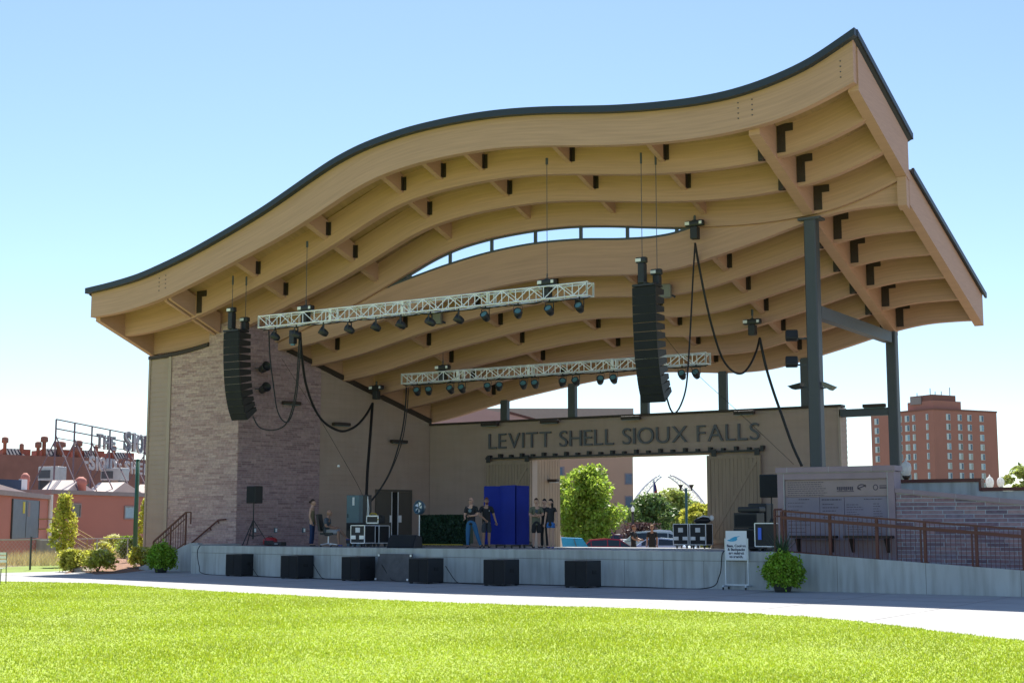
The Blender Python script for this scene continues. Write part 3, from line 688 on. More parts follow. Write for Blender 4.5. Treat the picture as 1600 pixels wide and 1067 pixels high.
# ------------------------------------------------------------------ line arrays
def line_array(u, v, zt, n, bend, label, hz):
    t = thing('line_array', label, 'speaker array', (u,v,zt), 0, 'hanging line arrays')
    mb = MB(); mb.box(-.42,.36,-.05,.55,.0,.07); mb.box(-.05,.05,.0,.5,.07,.14); mb.build('bumper_frame', M['black'], t, world=False)
    a = 0.0; y, z = 0.0, -.02
    for i in range(n):
        hf, hb = .285, .2
        Mx = Matrix.Translation((0,y,z)) @ Matrix.Rotation(a, 4, 'X')
        mb = MB()
        def f(q):
            w, d = .44, .66
            q.add([(-w,-.0,0),(w*.88,-.0,0),(w*.80,d,-.035),(-w*.80,d,-.035),(-w,-.0,-hf+.008),(w*.88,-.0,-hf+.008),(w*.80,d,-hb),(-w*.80,d,-hb)],[(0,3,2,1),(4,5,6,7),(0,1,5,4),(1,2,6,5),(2,3,7,6),(3,0,4,7)])
        mb.xf(Mx, f); c = mb.build('speaker_cabinet', M['black'], t, world=False)
        mb = MB(); mb.xf(Mx, lambda q: q.box(-.42,.37,-.014,-.002,-hf+.02,-.012)); mb.build('grille', M['blackfab'], c, world=False)
        mb = MB(); mb.xf(Mx, lambda q: q.add([(.33,.1,-.2),(.36,.1,-.2),(.345,.56,-.16),(.315,.56,-.16),(.33,.1,-.08),(.36,.1,-.08),(.345,.56,-.08),(.315,.56,-.08)],[(0,3,2,1),(4,5,6,7),(0,1,5,4),(1,2,6,5),(2,3,7,6),(3,0,4,7)])); mb.build('rigging_plate', M['steel'], c, world=False)
        y += math.sin(a)*hf; z -= math.cos(a)*hf; a += bend*(0.35 if i < n*.4 else (1.0 if i < n*.75 else 2.1))
    # hoists
    for (dx, dy, zz) in ((-.12,.1,.75),(.2,.5,.4)):
        mb = MB(); mb.bev(dx-.11,dx+.11,dy-.12,dy+.12,.1,zz,.03); mb.bev(dx-.2,dx+.16,dy-.1,dy+.1,zz,zz+.2,.05); mb.build('chain_hoist', M['black'], t, world=False)
        mb = MB(); mb.box(dx-.19,dx+.0,dy-.11,dy-.1,zz+.05,zz+.15); mb.build('hoist_label', M['white'], t, world=False)
        mb = MB(); mb.tube([(dx,dy,zz+.2),(dx,dy,hz-zt)], .012, 5); mb.tube([(dx,dy,hz-zt-.35),(dx,dy,hz-zt)], .035, 6); mb.build('hoist_chain', M['steel'], t, world=False)
    return t
la = pv(349+13,518,.8); ra = pv(990+16,447,.8)
line_array(la.x+.02, .8, la.z, 12, R(2.9), 'black curved line array hanging in front of the stone wall at left', zf(la.x,.8)+.3)
line_array(ra.x+.02, .8, ra.z, 13, R(2.7), 'black curved line array hanging right of the trusses, near the tall column', zf(ra.x,.8)+.3)

# ------------------------------------------------------------------ trusses
def truss(u0, u1, v, z, s, label, nb, joints):
    t = thing('lighting_truss', label, 'truss', (u0,v,z)); h = s/2; L = u1-u0
    mb = MB(); mb.smooth = False
    for a in (-h,h):
        for b in (-h,h): mb.tube([(0,a,b),(L,a,b)], .027, 6)
    mb.build('chord', M['alu'], t, world=False)
    mb = MB(); n = nb
    for i in range(n+1):
        x = L*i/n
        for a in (-h,h): mb.bar((x,a,-h),(x,a,h),.024)
        if i % 2 == 0:
            for b in (-h,h): mb.bar((x,-h,b),(x,h,b),.024)
        if i < n:
            x2 = L*(i+1)/n
            for a in (-h,h):
                if i % 2: mb.bar((x,a,-h),(x2,a,h),.024)
                else: mb.bar((x,a,h),(x2,a,-h),.024)
            for b in (-h,h): mb.bar((x,-h if i%2 else h,b),(x2,h if i%2 else -h,b),.022)
    mb.build('lacing', M['alu'], t, world=False)
    for x, w_ in [(j*L,.06) for j in joints]+[(0,.03),(L,.03)]:
        for a in (-h,h): mb = MB(); mb.box(x-w_,x+w_,a-.012,a+.012,-h-.03,h+.03); mb.build('joint_plate', M['white'], t, world=False)
    # cables tied under the truss
    mb = MB(); k = 40; pts = [(L*i/k, -h+.1+.05*math.sin(i*1.7), -h-.05-.05*abs(math.sin(i*.9))) for i in range(k+1)]; mb.tube(pts, .018, 5)
    pts = [(L*i/k, .05+.05*math.sin(i*2.3), -h-.03-.06*abs(math.cos(i*1.3))) for i in range(k+1)]; mb.tube(pts, .014, 5)
    mb.build('tied_cable', M['cable'], t, world=False)
    return t
FZ, FV, FS = 9.29, 1.0, .42
f0 = pv(410,505,FV).x; f1 = pv(922,448,FV).x
truss(f0, f1, FV, FZ, FS, 'long silver front lighting truss sloping across the upper stage opening', 26, (.245,.475,.73))
RZ, RV, RS = 7.67, 8.0, .38
r0 = pv(632,593,RV).x; r1 = pv(1106,558,RV).x
truss(r0, r1, RV, RZ, RS, 'silver rear lighting truss hanging deeper inside, below the front one', 26, (.205,.45,.72))
# hoists on trusses
def hoist(u, v, z0, ztop, label, grp='chain hoists', big=1.0):
    t = thing('chain_hoist', label, 'hoist', (u,v,z0), 0, grp)
    mb = MB(); mb.bev(-.13,.13,-.13,.13,0,.42*big,.03); mb.build('chain_bag', M['black'], t, world=False)
    mb = MB(); mb.bev(-.34,.34,-.11,.11,.44*big,.44*big+.2,.06); mb.lathe([(.13,-.06),(.13,.06)], 12, (0,0,.44*big+.1), Matrix.Rotation(R(90),4,'X')); mb.build('hoist_motor', M['black'], t, world=False)
    mb = MB(); mb.box(-.32,-.16,-.12,-.112,.44*big+.05,.44*big+.16); mb.box(.2,.3,-.12,-.112,.44*big+.05,.44*big+.15); mb.build('hoist_label', M['white'], t, world=False)
    mb = MB(); mb.tube([(0,0,.64*big),(0,0,ztop-z0)], .012, 5); mb.tube([(0,0,ztop-z0-.22),(0,0,ztop-z0)], .045, 6)
    for k in range(4): mb.lathe([(.035,-.012),(.035,.012)], 6, (0,0,.66*big+.05*k))
    mb.build('chain', M['steel'], t, world=False)
    return t
for (x, y, v, dz, lab) in ((478,487,FV,-.05,'black chain hoist gripping the left part of the front truss'),(855,447,FV,-.05,'black chain hoist gripping the right part of the front truss'),(692,585,RV,-.05,'black chain hoist gripping the left part of the rear truss')):
    p = pv(x,y,v); u = p.x; z = (FZ if v == FV else RZ)+dz
    hoist(u, v, z-.12, (zf(u,v)+.25 if v == FV else zb(u,v)+.35), lab)
p = pv(1086,374,4.3); hoist(p.x, 4.3, p.z, zf(p.x,4.4)+.2, 'black chain hoist hanging free at the right tip of the clerestory')
p = pv(1176,524,9.0); hoist(p.x, 9.0, p.z, zb(p.x,9.0)+.35, 'black chain hoist hanging free left of the tall steel column', big=.9)
p = pv(588,624,9.0); hoist(p.x, 9.0, p.z, zb(p.x,9)+.3, 'black chain hoist hanging by the top of the tan side wall', big=.9)
# thin wires from the 2nd hoist point
# stage lights
def make_par(label):
    t = thing('stage_light', label, 'stage light', (0,0,0), 0, 'stage lights under the trusses')
    mb = MB(); mb.bar((-.13,0,0),(.13,0,0),.03,.03)
    for s in (-.15,.15): mb.bar((s,0,.0),(s,0,-.26),.012,.05)
    mb.tube([(0,0,.0),(0,0,.1)], .025, 6); mb.build('yoke', M['black'], t, world=False)
    Mx = Matrix.Translation((0,0,-.26)) @ Matrix.Rotation(R(58), 4, 'X')
    mb = MB(); mb.smooth = True; mb.lathe([(.06,-.2),(.1,-.17),(.135,-.05),(.14,.15),(.12,.155),(.115,.12)], 14, (0,0,-.0), Mx @ Matrix.Rotation(0,4,'X'))
    b = []
    o = MB(); o.xf(Matrix.Translation((0,0,-.26)), lambda q: None)
    mb.v = [(p[0],p[1],p[2]) for p in mb.v]; mb.build('lamp_body', M['black'], t, world=False)
    mb = MB(); mb.lathe([(.112,.125),(.0,.135)], 14, (0,0,0), Mx); mb.build('lens', M['lens'], t, world=False)
    return t
par = None
fl_ = [(433,'first'),(466,'second'),(508,'third'),(549,'fourth'),(590,'fifth'),(629,'sixth'),(675,'seventh'),(719,'eighth'),(761,'ninth'),(812,'tenth'),(861,'eleventh'),(908,'twelfth')]
for i, (x, o) in enumerate(fl_):
    u = pv(x, 500, FV).x; lab = 'black stage light, %s from the left under the front truss' % o
    loc = (u, FV-.1, FZ-FS/2-.12); rz_ = random.uniform(-.5,.5)+(-.9 if i < 8 else .5)
    if par is None: par = make_par(lab); par.location = loc; par.rotation_euler[2] = rz_; par['group'] = 'stage lights under the front truss'
    else: dup(par, loc, rz_, lab)
ords = ['first','second','third','fourth','fifth','sixth','seventh','eighth','ninth','tenth','eleventh','twelfth','thirteenth','fourteenth']
for i, x in enumerate([653,671,705,723,763,781,819,837,880,901,939,960,1067,1089]):
    u = pv(x, 600, RV).x; dup(par, (u, RV-.05, RZ-RS/2-.1), .35+random.uniform(-.25,.25)+3.14*0, 'black stage light, %s from the left under the rear truss' % ords[i], 'stage lights under the rear truss')
# moving head near the left hoist
t = thing('moving_light', 'narrow black spotlight pointing down beside the left hoist of the front truss', 'stage light', tuple(pv(458,520,FV-.1)))
mb = MB(); mb.bev(-.12,.12,-.1,.1,-.42,.1,.03); mb.build('light_body', M['black'], t, world=False); mb = MB(); mb.lathe([(.09,-.47),(.09,-.42)],12); mb.build('lens', M['lens'], t, world=False)
# spots behind left array
for (x, y, lab) in ((399,576,'upper of two round black spotlights behind the left line array'),(399,608,'lower of two round black spotlights behind the left line array')):
    p = inner(x+4, y); p = Vector(on_inner(p.y, p.z, .45))
    t = thing('spotlight', lab, 'spotlight', tuple(p), 0, 'round spotlights on the stone wall')
    Mx = Matrix.Rotation(R(75),4,'Y') @ Matrix.Rotation(R(20),4,'X')
    mb = MB(); mb.smooth=True; mb.lathe([(.08,-.3),(.15,-.22),(.17,.12),(.2,.22),(.18,.22),(.14,.05)],14,(0,0,0),Mx); mb.build('lamp_body', M['black'], t, world=False)
    mb = MB(); mb.bar((-.1,0,0),(-.45,-.05,0),.04); mb.build('wall_arm', M['steel'], t, world=False)
# small beam speakers
for (x, y, v, lab) in ((683,497,6.1,'small grey speaker on the underside of the roof behind the front truss'),(1040,455,6.1,'small grey speaker on the roof beside the right line array')):
    p = pv(x, y, v); t = thing('ceiling_speaker', lab, 'speaker', tuple(p), .3, 'small grey roof speakers')
    M['greysp'] = M.get('greysp') or mat('grey_speaker', (.20,.20,.17), .6)
    mb = MB(); mb.bev(-.2,.2,-.16,.16,-.24,.24,.04); mb.build('cabinet', M['greysp'], t, world=False)
    mb = MB(); mb.bar((.12,0,-.1),(.32,.15,-.2),.06); mb.build('bracket', M['black'], t, world=False)
# floodlights on the column
for (x, y, s_, fl, lab) in ((1237,524,-1,0,'topmost black floodlight on the left side of the tall column'),(1237,565,-1,0,'second black floodlight down the left side of the tall column'),(1243,600,-1,1,'lowest wedge floodlight on the left side of the tall column'),(1296,599,1,1,'grey floodlight on the right side of the tall column')):
    p = pv(x, y, 4.76); t = thing('floodlight', lab, 'floodlight', tuple(p), 0, 'floodlights on the tall column')
    mb = MB()
    if fl: mb.xf(Matrix.Rotation(s_*R(18),4,'Y'), lambda q: q.add([(-.22*1,-.2,0),(.22,-.2,-.05),(.22,.2,-.05),(-.22,.2,0),(-.12,-.15,-.14),(.12,-.15,-.2),(.12,.15,-.2),(-.12,.15,-.14)],[(0,1,2,3),(7,6,5,4),(0,4,5,1),(1,5,6,2),(2,6,7,3),(3,7,4,0)]))
    else: mb.xf(Matrix.Rotation(R(25),4,'Z') @ Matrix.Rotation(R(-18),4,'X'), lambda q: (q.bev(-.2,.2,-.12,.15,-.16,.16,.05), q.box(-.17,.17,-.14,-.118,-.12,.12)))
    mb.build('lamp_body', M['greysp'] if (fl and s_ > 0) else M['black'], t, world=False)
    mb = MB(); ex = (20.37-.20*(1 if s_ < 0 else -1))-p.x; mb.bar((0,.1,-.1),(ex,.0,-.14),.05); mb.build('mounting_arm', M['steel'], t, world=False)
# ------------------------------------------------------------------ hanging cables
def hang(pp, v0, v1, r, label, grp='looping black cables under the roof', m='cable'):
    n = len(pp); cablething([pv(x, y, v0+(v1-v0)*i/(n-1)) for i, (x, y) in enumerate(pp)], r, label, 'hanging_cable', grp, m)
hang([(395,650),(405,667),(425,672),(445,664),(456,640),(463,600),(466,555),(468,520)], 1.3, 1.0, .025, 'black cable looping from the left line array up to the front truss')
hang([(420,517),(422,560),(427,600),(433,640),(443,658),(453,655),(462,625),(467,580),(470,530)], 1.0, 1.0, .025, 'deep narrow cable loop hanging from the left end of the front truss')
hang([(469,520),(472,560),(478,600),(490,635),(505,658),(525,671),(540,673),(558,664),(572,648),(582,630)], 1.0, 8.9, .05, 'thick cable bundle sagging from the front truss to the side wall hoist')
hang([(582,630),(580,660),(577,700),(574,740),(572,790)], 8.9, 6.0, .06, 'thick straight cable bundle dropping from the side wall hoist to the dimmer rack')
hang([(635,605),(633,640),(627,680),(612,730),(594,764),(576,786)], 8.0, 6.0, .03, 'cable falling from the left end of the rear truss to the dimmer rack')
hang([(638,605),(636,640),(628,690),(610,738),(592,768),(578,786)], 8.0, 6.1, .02, 'second thinner cable falling from the rear truss to the dimmer rack')
hang([(1086,382),(1083,430),(1080,490),(1076,560),(1072,605),(1064,632),(1055,645),(1048,640),(1042,622)], 4.3, 1.3, .028, 'cable dropping from the clerestory hoist and looping under the right line array')
hang([(1086,380),(1093,420),(1105,480),(1118,530),(1130,562),(1145,580),(1160,583),(1172,570),(1182,548),(1187,528)], 4.3, 8.9, .04, 'thick cable swag between the clerestory hoist and the hoist by the column')
hang([(1187,528),(1196,570),(1208,610),(1222,650),(1238,695),(1253,728)], 8.9, 9.0, .05, 'thick cable slanting down from the column hoist to behind the stone wall')
hang([(440,560),(500,655),(555,750),(570,783)], 2.5, 6.0, .008, 'thin guy wire slanting down in front of the side wall', 'thin guy wires')
hang([(1012,490),(1075,570),(1150,640),(1240,725)], 5, 9, .008, 'thin guy wire slanting down across the word FALLS', 'thin guy wires')
t = pv(529,728,3.6)
mb = MB(); mb.smooth = True; mb.ell(tuple(t), (.06,.05,.05)); mb.build('wire_clamp', M['white'], None, label='small white clamp on the thin guy wire before the side wall', cat='clamp')
# ------------------------------------------------------------------ things on the stage
ST = 1.0
def onstage(x, v): return Vector((pv(x, 850, v).x, v, FLZ(v)))
M['navy'] = mat('blue_panel_fabric', (.006,.022,.27), .8, var=.12, scale=1.5)
M['cabblue'] = mat('blue_grey_metal', (.10,.17,.20), .5)
M['red'] = mat('red_plastic', (.42,.02,.03), .4)
M['case'] = mat('black_case_laminate', (.015,.016,.02), .5)
M['hedge'] = mat('hedge_leaf', (.018,.05,.022), .6, var=.3, island=.5)
M['yellow'] = mat('yellow_edge', (.42,.30,.03), .7)
# folding blue panels
A = onstage(757,3.4); top = pv(757,757,3.4).z
t = thing('folding_screen', 'royal blue folding panel screen on wheeled feet beside the left barn door', 'screen', tuple(A))
x1 = pv(781,850,3.7).x-A.x; x2 = pv(806,850,3.3).x-A.x; x3 = pv(823,850,3.9).x-A.x; h = top-ST
pts = [(0,0),(x1,.35),(x2,-.1),(x3,.62)]
for i in range(3):
    a, b = pts[i], pts[i+1]; d = Vector((b[0]-a[0], b[1]-a[1], 0)); n = Vector((d.y,-d.x,0)).normalized()*.025
    mb = MB(); q = [Vector((*a,0))-n, Vector((*b,0))-n, Vector((*b,0))+n, Vector((*a,0))+n]
    mb.add([(p.x,p.y,.12) for p in q]+[(p.x,p.y,h+(.03 if i == 1 else 0)) for p in q], [(0,3,2,1),(4,5,6,7),(0,1,5,4),(1,2,6,5),(2,3,7,6),(3,0,4,7)])
    pn = mb.build('screen_panel', M['navy'], t, world=False)
    mb = MB(); mb.bar((*a,.12),(*a,h),.035); mb.bar((*b,.12),(*b,h),.035); mb.bar((*a,h),(*b,h),.03); mb.build('panel_frame', M['navy'], pn, world=False)
for a in pts:
    mb = MB(); mb.bar((a[0],a[1]-.3,.09),(a[0],a[1]+.3,.09),.05); mb.lathe([(.04,-.02),(.04,.02)],10,(a[0],a[1]-.27,.04),Matrix.Rotation(R(90),4,'Y')); mb.lathe([(.04,-.02),(.04,.02)],10,(a[0],a[1]+.27,.04),Matrix.Rotation(R(90),4,'Y')); mb.build('wheeled_foot', M['black'], t, world=False)
# flight case builder
def flight_case(P, w, d, h, label, rz=0, wheels=True, badge=True, grp=None, m='case'):
    t = thing('flight_case', label, 'flight case', tuple(P), rz, grp); z0 = .14 if wheels else .01
    mb = MB(); mb.bev(-w/2,w/2,-d/2,d/2,z0,z0+h,.012); mb.build('case_body', M[m], t, world=False)
    mb = MB(); e = .028
    for sx in (-w/2,w/2):
        for sy in (-d/2,d/2): mb.box(sx-e/2,sx+e/2,sy-e/2,sy+e/2,z0,z0+h)
        for z in (z0,z0+h): mb.box(sx-e/2,sx+e/2,-d/2+e/2,d/2-e/2,z-e/2,z+e/2)
    for sy in (-d/2,d/2):
        for z in (z0,z0+h): mb.box(-w/2+e/2,w/2-e/2,sy-e/2,sy+e/2,z-e/2,z+e/2)
    mb.build('edge_trim', M['alu'], t, world=False)
    if badge:
        mb = MB(); mb.box(-.1,.1,-d/2-.012,-d/2-.002,z0+h*.6,z0+h*.6+.17); mb.build('case_badge', M['white'], t, world=False)
        for s in (-1,1):
            mb = MB(); mb.box(s*w*.3-.1,s*w*.3+.1,-d/2-.02,-d/2-.002,z0+h*.22,z0+h*.22+.13); mb.box(s*w*.3-.08,s*w*.3+.08,-d/2-.03,-d/2-.02,z0+h*.22+.07,z0+h*.22+.09); mb.build('handle', M['alu'], t, world=False)
    if wheels:
        for sx in (-w/2+.1,w/2-.1):
            for sy in (-d/2+.1,d/2-.1):
                mb = MB(); mb.lathe([(.055,-.02),(.055,.02)],12,(sx,sy,.055),Matrix.Rotation(R(90),4,'Y')); mb.box(sx-.05,sx+.05,sy-.05,sy+.05,.09,z0); mb.build('wheel', M['white'] if False else M['steel'], t, world=False)
    return t
p = onstage(567,1.8); flight_case(p, .62,.6,.62, 'black flight case with pale edges by the feet of the seated man')
p = onstage(588,2.6); t = flight_case(p, .7,.6,.62, 'plain black road trunk under the cable drum and yellow cables', badge=False)
q = thing('cable_crate', 'small pale-edged crate of tangled yellow and black cable on the road trunk', 'crate', (p.x+.05,p.y-.1,ST+.79))
mb = MB(); mb.box(-.25,.25,-.2,.2,0,.02); mb.box(-.25,.25,-.2,-.18,0,.26); mb.box(-.25,.25,.18,.2,0,.26); mb.box(-.25,-.23,-.2,.2,0,.26); mb.box(.23,.25,-.2,.2,0,.26); mb.build('crate_body', M['case'], q, world=False)
mb = MB()
for z in (.01,.26):
    mb.box(-.27,.27,-.225,-.2,z-.02,z+.02)
for x in (-.26,.26): mb.box(x-.015,x+.015,-.225,-.2,0,.27)
mb.build('edge_trim', M['alu'], q, world=False)
mb = MB(); mb.tube([(.25*math.cos(t_*.5),.12*math.sin(t_*.5),.22+.03*math.sin(t_)+.002*t_) for t_ in range(26)], .022, 6); mb.build('black_cable_coil', M['cable'], q, world=False)
mb = MB(); mb.tube([(-.25,-.1,.25),(-.1,-.15,.36),(.1,-.14,.34),(.2,-.16,.25),(.27,-.22,.12)], .025, 6); mb.build('yellow_cable_coil', M['yellow'], q, world=False)
# dimmer rack with mast
p = onstage(573,3.2); t = thing('dimmer_rack', 'black equipment rack where the thick cable bundles come down', 'rack', tuple(p))
mb = MB(); mb.bev(-.75,.35,-.3,.3,.12,.88,.02); mb.build('rack_body', M['case'], t, world=False)
mb = MB(); mb.box(-.7,.3,-.315,-.302,.6,.84); mb.build('rack_panel', M['blackfab'], t, world=False)
mb = MB(); mb.bev(-.12,.12,-.12,.12,.88,1.9,.02); mb.build('cable_mast', M['case'], t, world=False)
for k in range(3):
    mb = MB(); mb.tube([(.1+.03*k,-.13,.9),(.13+.03*k,-.14,1.4),(.12,-.13,1.85)], .012, 5); mb.build('signal_cable', M['alu'] if k != 1 else M['cabblue'], t, world=False)
for sx in (-.6,.25):
    mb = MB(); mb.lathe([(.06,-.02),(.06,.02)],12,(sx,-.2,.06),Matrix.Rotation(R(90),4,'Y')); mb.build('wheel', M['steel'], t, world=False)
# blue-grey electrical cabinet
p = onstage(555,5.4); hz = pv(555,770,5.4).z-ST
t = thing('electrical_cabinet', 'tall blue-grey electrical cabinet against the tan side wall', 'cabinet', tuple(p))
mb = MB(); mb.bev(-.3,.32,-.2,.2,.55,hz,.015); mb.box(-.28,.3,-.18,.18,0,.55); mb.build('cabinet_body', M['cabblue'], t, world=False)
mb = MB(); mb.box(.0,.1,-.215,-.202,hz-.4,hz-.08); mb.build('paper_notice', M['white'], t, world=False); mb = MB(); mb.box(-.24,-.21,-.22,-.2,1.1,1.25); mb.build('door_handle', M['black'], t, world=False)
# speakers on stands
def stand_speaker(x, v, ztop, zbot, label, w=.3, legs=True):
    p = onstage(x, v); t = thing('stand_speaker', label, 'speaker', tuple(p), 0, 'black speakers on tripod stands'); a = ztop-ST; b = zbot-ST
    mb = MB(); mb.bev(-w,w,-.18,.25,b,a,.03); mb.build('cabinet', M['black'], t, world=False)
    mb = MB(); mb.box(-w+.03,w-.03,-.192,-.182,b+.03,a-.03); mb.build('grille', M['blackfab'], t, world=False)
    mb = MB(); mb.box(-w-.012,-w-.002,-.02,.1,(a+b)/2-.05,(a+b)/2+.05); mb.build('handle', M['alu'], t, world=False)
    mb = MB(); mb.tube([(0,0,.3),(0,0,b)], .022, 8); mb.tube([(0,0,.25),(0,0,.95)], .03, 8); mb.build('pole', M['black'], t, world=False)
    for k in range(3):
        an = k*2.094+.6; c, s = math.cos(an), math.sin(an); mb = MB(); mb.bar((.02*c,.02*s,.95),(.62*c,.62*s,.02),.03); mb.bar((.02*c,.02*s,.35),(.36*c,.36*s,.44),.02); mb.build('leg', M['black'], t, world=False)
    return t
v = 2.2; stand_speaker(395, v, pv(395,757,v).z, pv(395,784,v).z, 'black speaker on a tripod in front of the stone wall corner', .23)
v = .8; stand_speaker(1207, v, pv(1207,739,v).z, pv(1207,775,v).z, 'black speaker on a pole left of the engraved memorial wall', .3)
# red bag and black case beside the stone wall
p = onstage(422,3.2); t = thing('equipment_bag', 'rounded red and black bag on the stage by the stone wall', 'bag', tuple(p))
mb = MB(); mb.smooth = True; mb.ell((0,0,.16),(.3,.2,.17), fn=lambda q: Vector((math.copysign(abs(q.x)**.7,q.x),math.copysign(abs(q.y)**.7,q.y),math.copysign(abs(q.z)**.7,q.z)))); mb.build('bag_body', M['red'], t, world=False)
mb = MB(); mb.bev(-.1,.34,-.24,-.17,.02,.2,.02); mb.build('bag_pocket', M['case'], t, world=False); mb = MB(); mb.tube([(-.14,0,.31),(-.06,0,.37),(.06,0,.37),(.14,0,.31)], .014, 6); mb.build('handle', M['case'], t, world=False)
p = onstage(436,2.6); t = thing('tool_case', 'low flat black case right of the red bag', 'case', tuple(p)); mb = MB(); mb.bev(-.24,.24,-.15,.15,0,.15,.02); mb.build('case_body', M['case'], t, world=False); mb = MB(); mb.tube([(-.08,-.16,.08),(-.06,-.19,.08),(.06,-.19,.08),(.08,-.16,.08)], .01, 5); mb.build('handle', M['alu'], t, world=False)
# outlet boxes on the stone wall
for (x, y, lab) in ((397,828,'pale outlet box on the stone wall behind the tripod stand'),(430,828,'pale outlet box on the stone wall above the red bag'),(474,828,'pale outlet box on the stone wall left of the standing woman')):
    w = inner(x, y); c = Vector(on_inner(w.y, w.z, .03)); t = thing('outlet_box', lab, 'outlet box', tuple(c), math.atan2(nrm.y,nrm.x)+math.pi/2, 'outlet boxes on the stone wall')
    mb = MB(); mb.bev(-.06,.06,-.04,.03,-.1,.1,.012); mb.build('box_body', M['cabblue'], t, world=False); mb = MB(); mb.box(-.04,.04,-.052,-.04,-.07,.07); mb.build('cover', M['alu'], t, world=False)
# monitor wedge
p = onstage(632,-1.2); t = thing('monitor_wedge', 'black wedge monitor lying at the front of the stage before the double door', 'speaker', tuple(p), .2)
mb = MB(); mb.prism([(-.35,0),(.35,0),(.3,.36),(-.1,.42)], -.48,.48, 'x'); mb.build('cabinet', M['black'], t, world=False); mb = MB(); mb.prism([(-.345,.03),(-.12,.40),(-.13,.41),(-.36,.035)], -.45,.45,'x'); mb.build('grille', M['blackfab'], t, world=False)
# fan on a pole
v = 2.0; p = onstage(655,v); zt_, zb2 = pv(655,779,v).z-ST, pv(655,802,v).z-ST
t = thing('pole_fan', 'blue-grey round fan head on a thin pale pole left of the hedge', 'fan', tuple(p))
mb = MB(); mb.tube([(0,0,.03),(0,0,zb2)], .018, 8); mb.build('pole', M['alu'], t, world=False); mb = MB(); mb.lathe([(.22,0),(.22,.02),(.03,.04)],16); mb.build('base', M['steel'], t, world=False)
zc = (zt_+zb2)/2; Mx = Matrix.Translation((0,0,zc)) @ Matrix.Rotation(R(80),4,'X') @ Matrix.Scale(1.25,4,(0,1,0))
M['fanm'] = mat('fan_blue_metal', (.05,.10,.14), .4)
mb = MB(); mb.smooth = True; mb.lathe([(.05,-.16),(.18,-.12),(.2,0),(.2,.1),(.17,.11),(.16,.02)],16,(0,0,0),Mx); mb.build('fan_head', M['fanm'], t, world=False)
mb = MB()
for k in range(5):
    a = k*1.257; mb.add([Mx @ Vector((.02*math.cos(a),.02*math.sin(a),.05)), Mx @ Vector((.15*math.cos(a-.35),.15*math.sin(a-.35),.03)), Mx @ Vector((.15*math.cos(a+.35),.15*math.sin(a+.35),.08))],[(0,1,2)])
mb.build('fan_blade', M['alu'], t, world=False)
# office chair
def office_chair(P, rz, label):
    t = thing('office_chair', label, 'chair', tuple(P), rz)
    mb = MB(); mb.bev(-.25,.25,-.24,.24,.42,.5,.04); mb.build('seat', M['case'], t, world=False)
    mb = MB(); mb.xf(Matrix.Translation((0,.26,.55)) @ Matrix.Rotation(R(-10),4,'X'), lambda q: q.bev(-.23,.23,-.03,.05,0,.62,.04)); mb.build('backrest', M['case'], t, world=False)
    for s in (-.28,.28):
        mb = MB(); mb.bar((s,.1,.46),(s,.1,.66),.03); mb.bev(s-.04,s+.04,-.16,.16,.66,.69,.012); mb.build('armrest', M['black'], t, world=False)
    mb = MB(); mb.tube([(0,0,.1),(0,0,.42)], .03, 10); mb.build('gas_post', M['alu'], t, world=False)
    for k in range(5):
        a = k*1.2566; c, s = math.cos(a)*.33, math.sin(a)*.33; mb = MB(); mb.bar((0,0,.12),(c,s,.07),.045,.03); l = mb.build('chair_foot', M['alu'], t, world=False); mb = MB(); mb.lathe([(.03,-.02),(.03,.02)],10,(c,s,.03),Matrix.Rotation(R(90),4,'Y')); mb.build('caster', M['black'], l, world=False)
    return t
# hedge
def leafcloud(pts, size, aspect=1.8, flat=0.0):
    """numpy: small folded leaf quads at the given points"""
    n = len(pts); s = size*(.6+.8*rng.random(n))[:,None]
    a = rng.normal(size=(n,3)); a /= np.linalg.norm(a,axis=1)[:,None]
    if flat: a[:,2] *= (1-flat); a /= np.linalg.norm(a,axis=1)[:,None]
    b = rng.normal(size=(n,3)); b -= (b*a).sum(1)[:,None]*a; b /= np.linalg.norm(b,axis=1)[:,None]
    v = np.stack([pts-a*s*aspect/2, pts+b*s*.5, pts+a*s*aspect/2, pts-b*s*.5], 1).reshape(-1,3)
    return v
def npmesh(name, verts, k, mtl, parent=None, loc=(0,0,0), **kw):
    """verts: (n*k,3) with n faces of k corners"""
    n = len(verts)//k; me = bpy.data.meshes.new(name)
    me.vertices.add(n*k); me.vertices.foreach_set('co', np.asarray(verts, dtype=np.float32).ravel())
    me.loops.add(n*k); me.loops.foreach_set('vertex_index', np.arange(n*k, dtype=np.int32))
    me.polygons.add(n); me.polygons.foreach_set('loop_start', np.arange(0, n*k, k, dtype=np.int32))
    me.materials.append(mtl); me.update(calc_edges=True)
    o = bpy.data.objects.new(name, me); COL.objects.link(o)
    if parent is not None: o.parent = parent; ORG[o] = ORG.get(parent, Matrix())
    o.location = loc; tag(o, **kw); return o
v = 4.6; a = pv(660,850,v).x; b = pv(738,850,v).x; hz = pv(690,805,v).z-ST
t = thing('artificial_hedge', 'dark green box hedge panel standing before the tan back wall', 'hedge', ((a+b)/2,v,ST))
w = (b-a)/2
mb = MB(); mb.box(-w+.05,w-.05,-.13,.13,.06,hz-.05); mb.build('hedge_core', M['hedge'], t, world=False)
n = 9000; P = rng.random((n,3))*[2*w,.4,hz]-[w,.2,0]; k = rng.integers(0,3,n); P[k==0,1] = -.2+rng.random((k==0).sum())*.06; P[k==1,1] = -.2+rng.random((k==1).sum())*.03; P[k==2,2] = hz-rng.random((k==2).sum())*.05
npmesh('foliage', leafcloud(P,.05), 4, M['hedge'], t)
mb = MB(); mb.box(-w-.2,w-.2,-.35,-.3,0,.04); mb.build('yellow_base', M['yellow'], t, world=False)
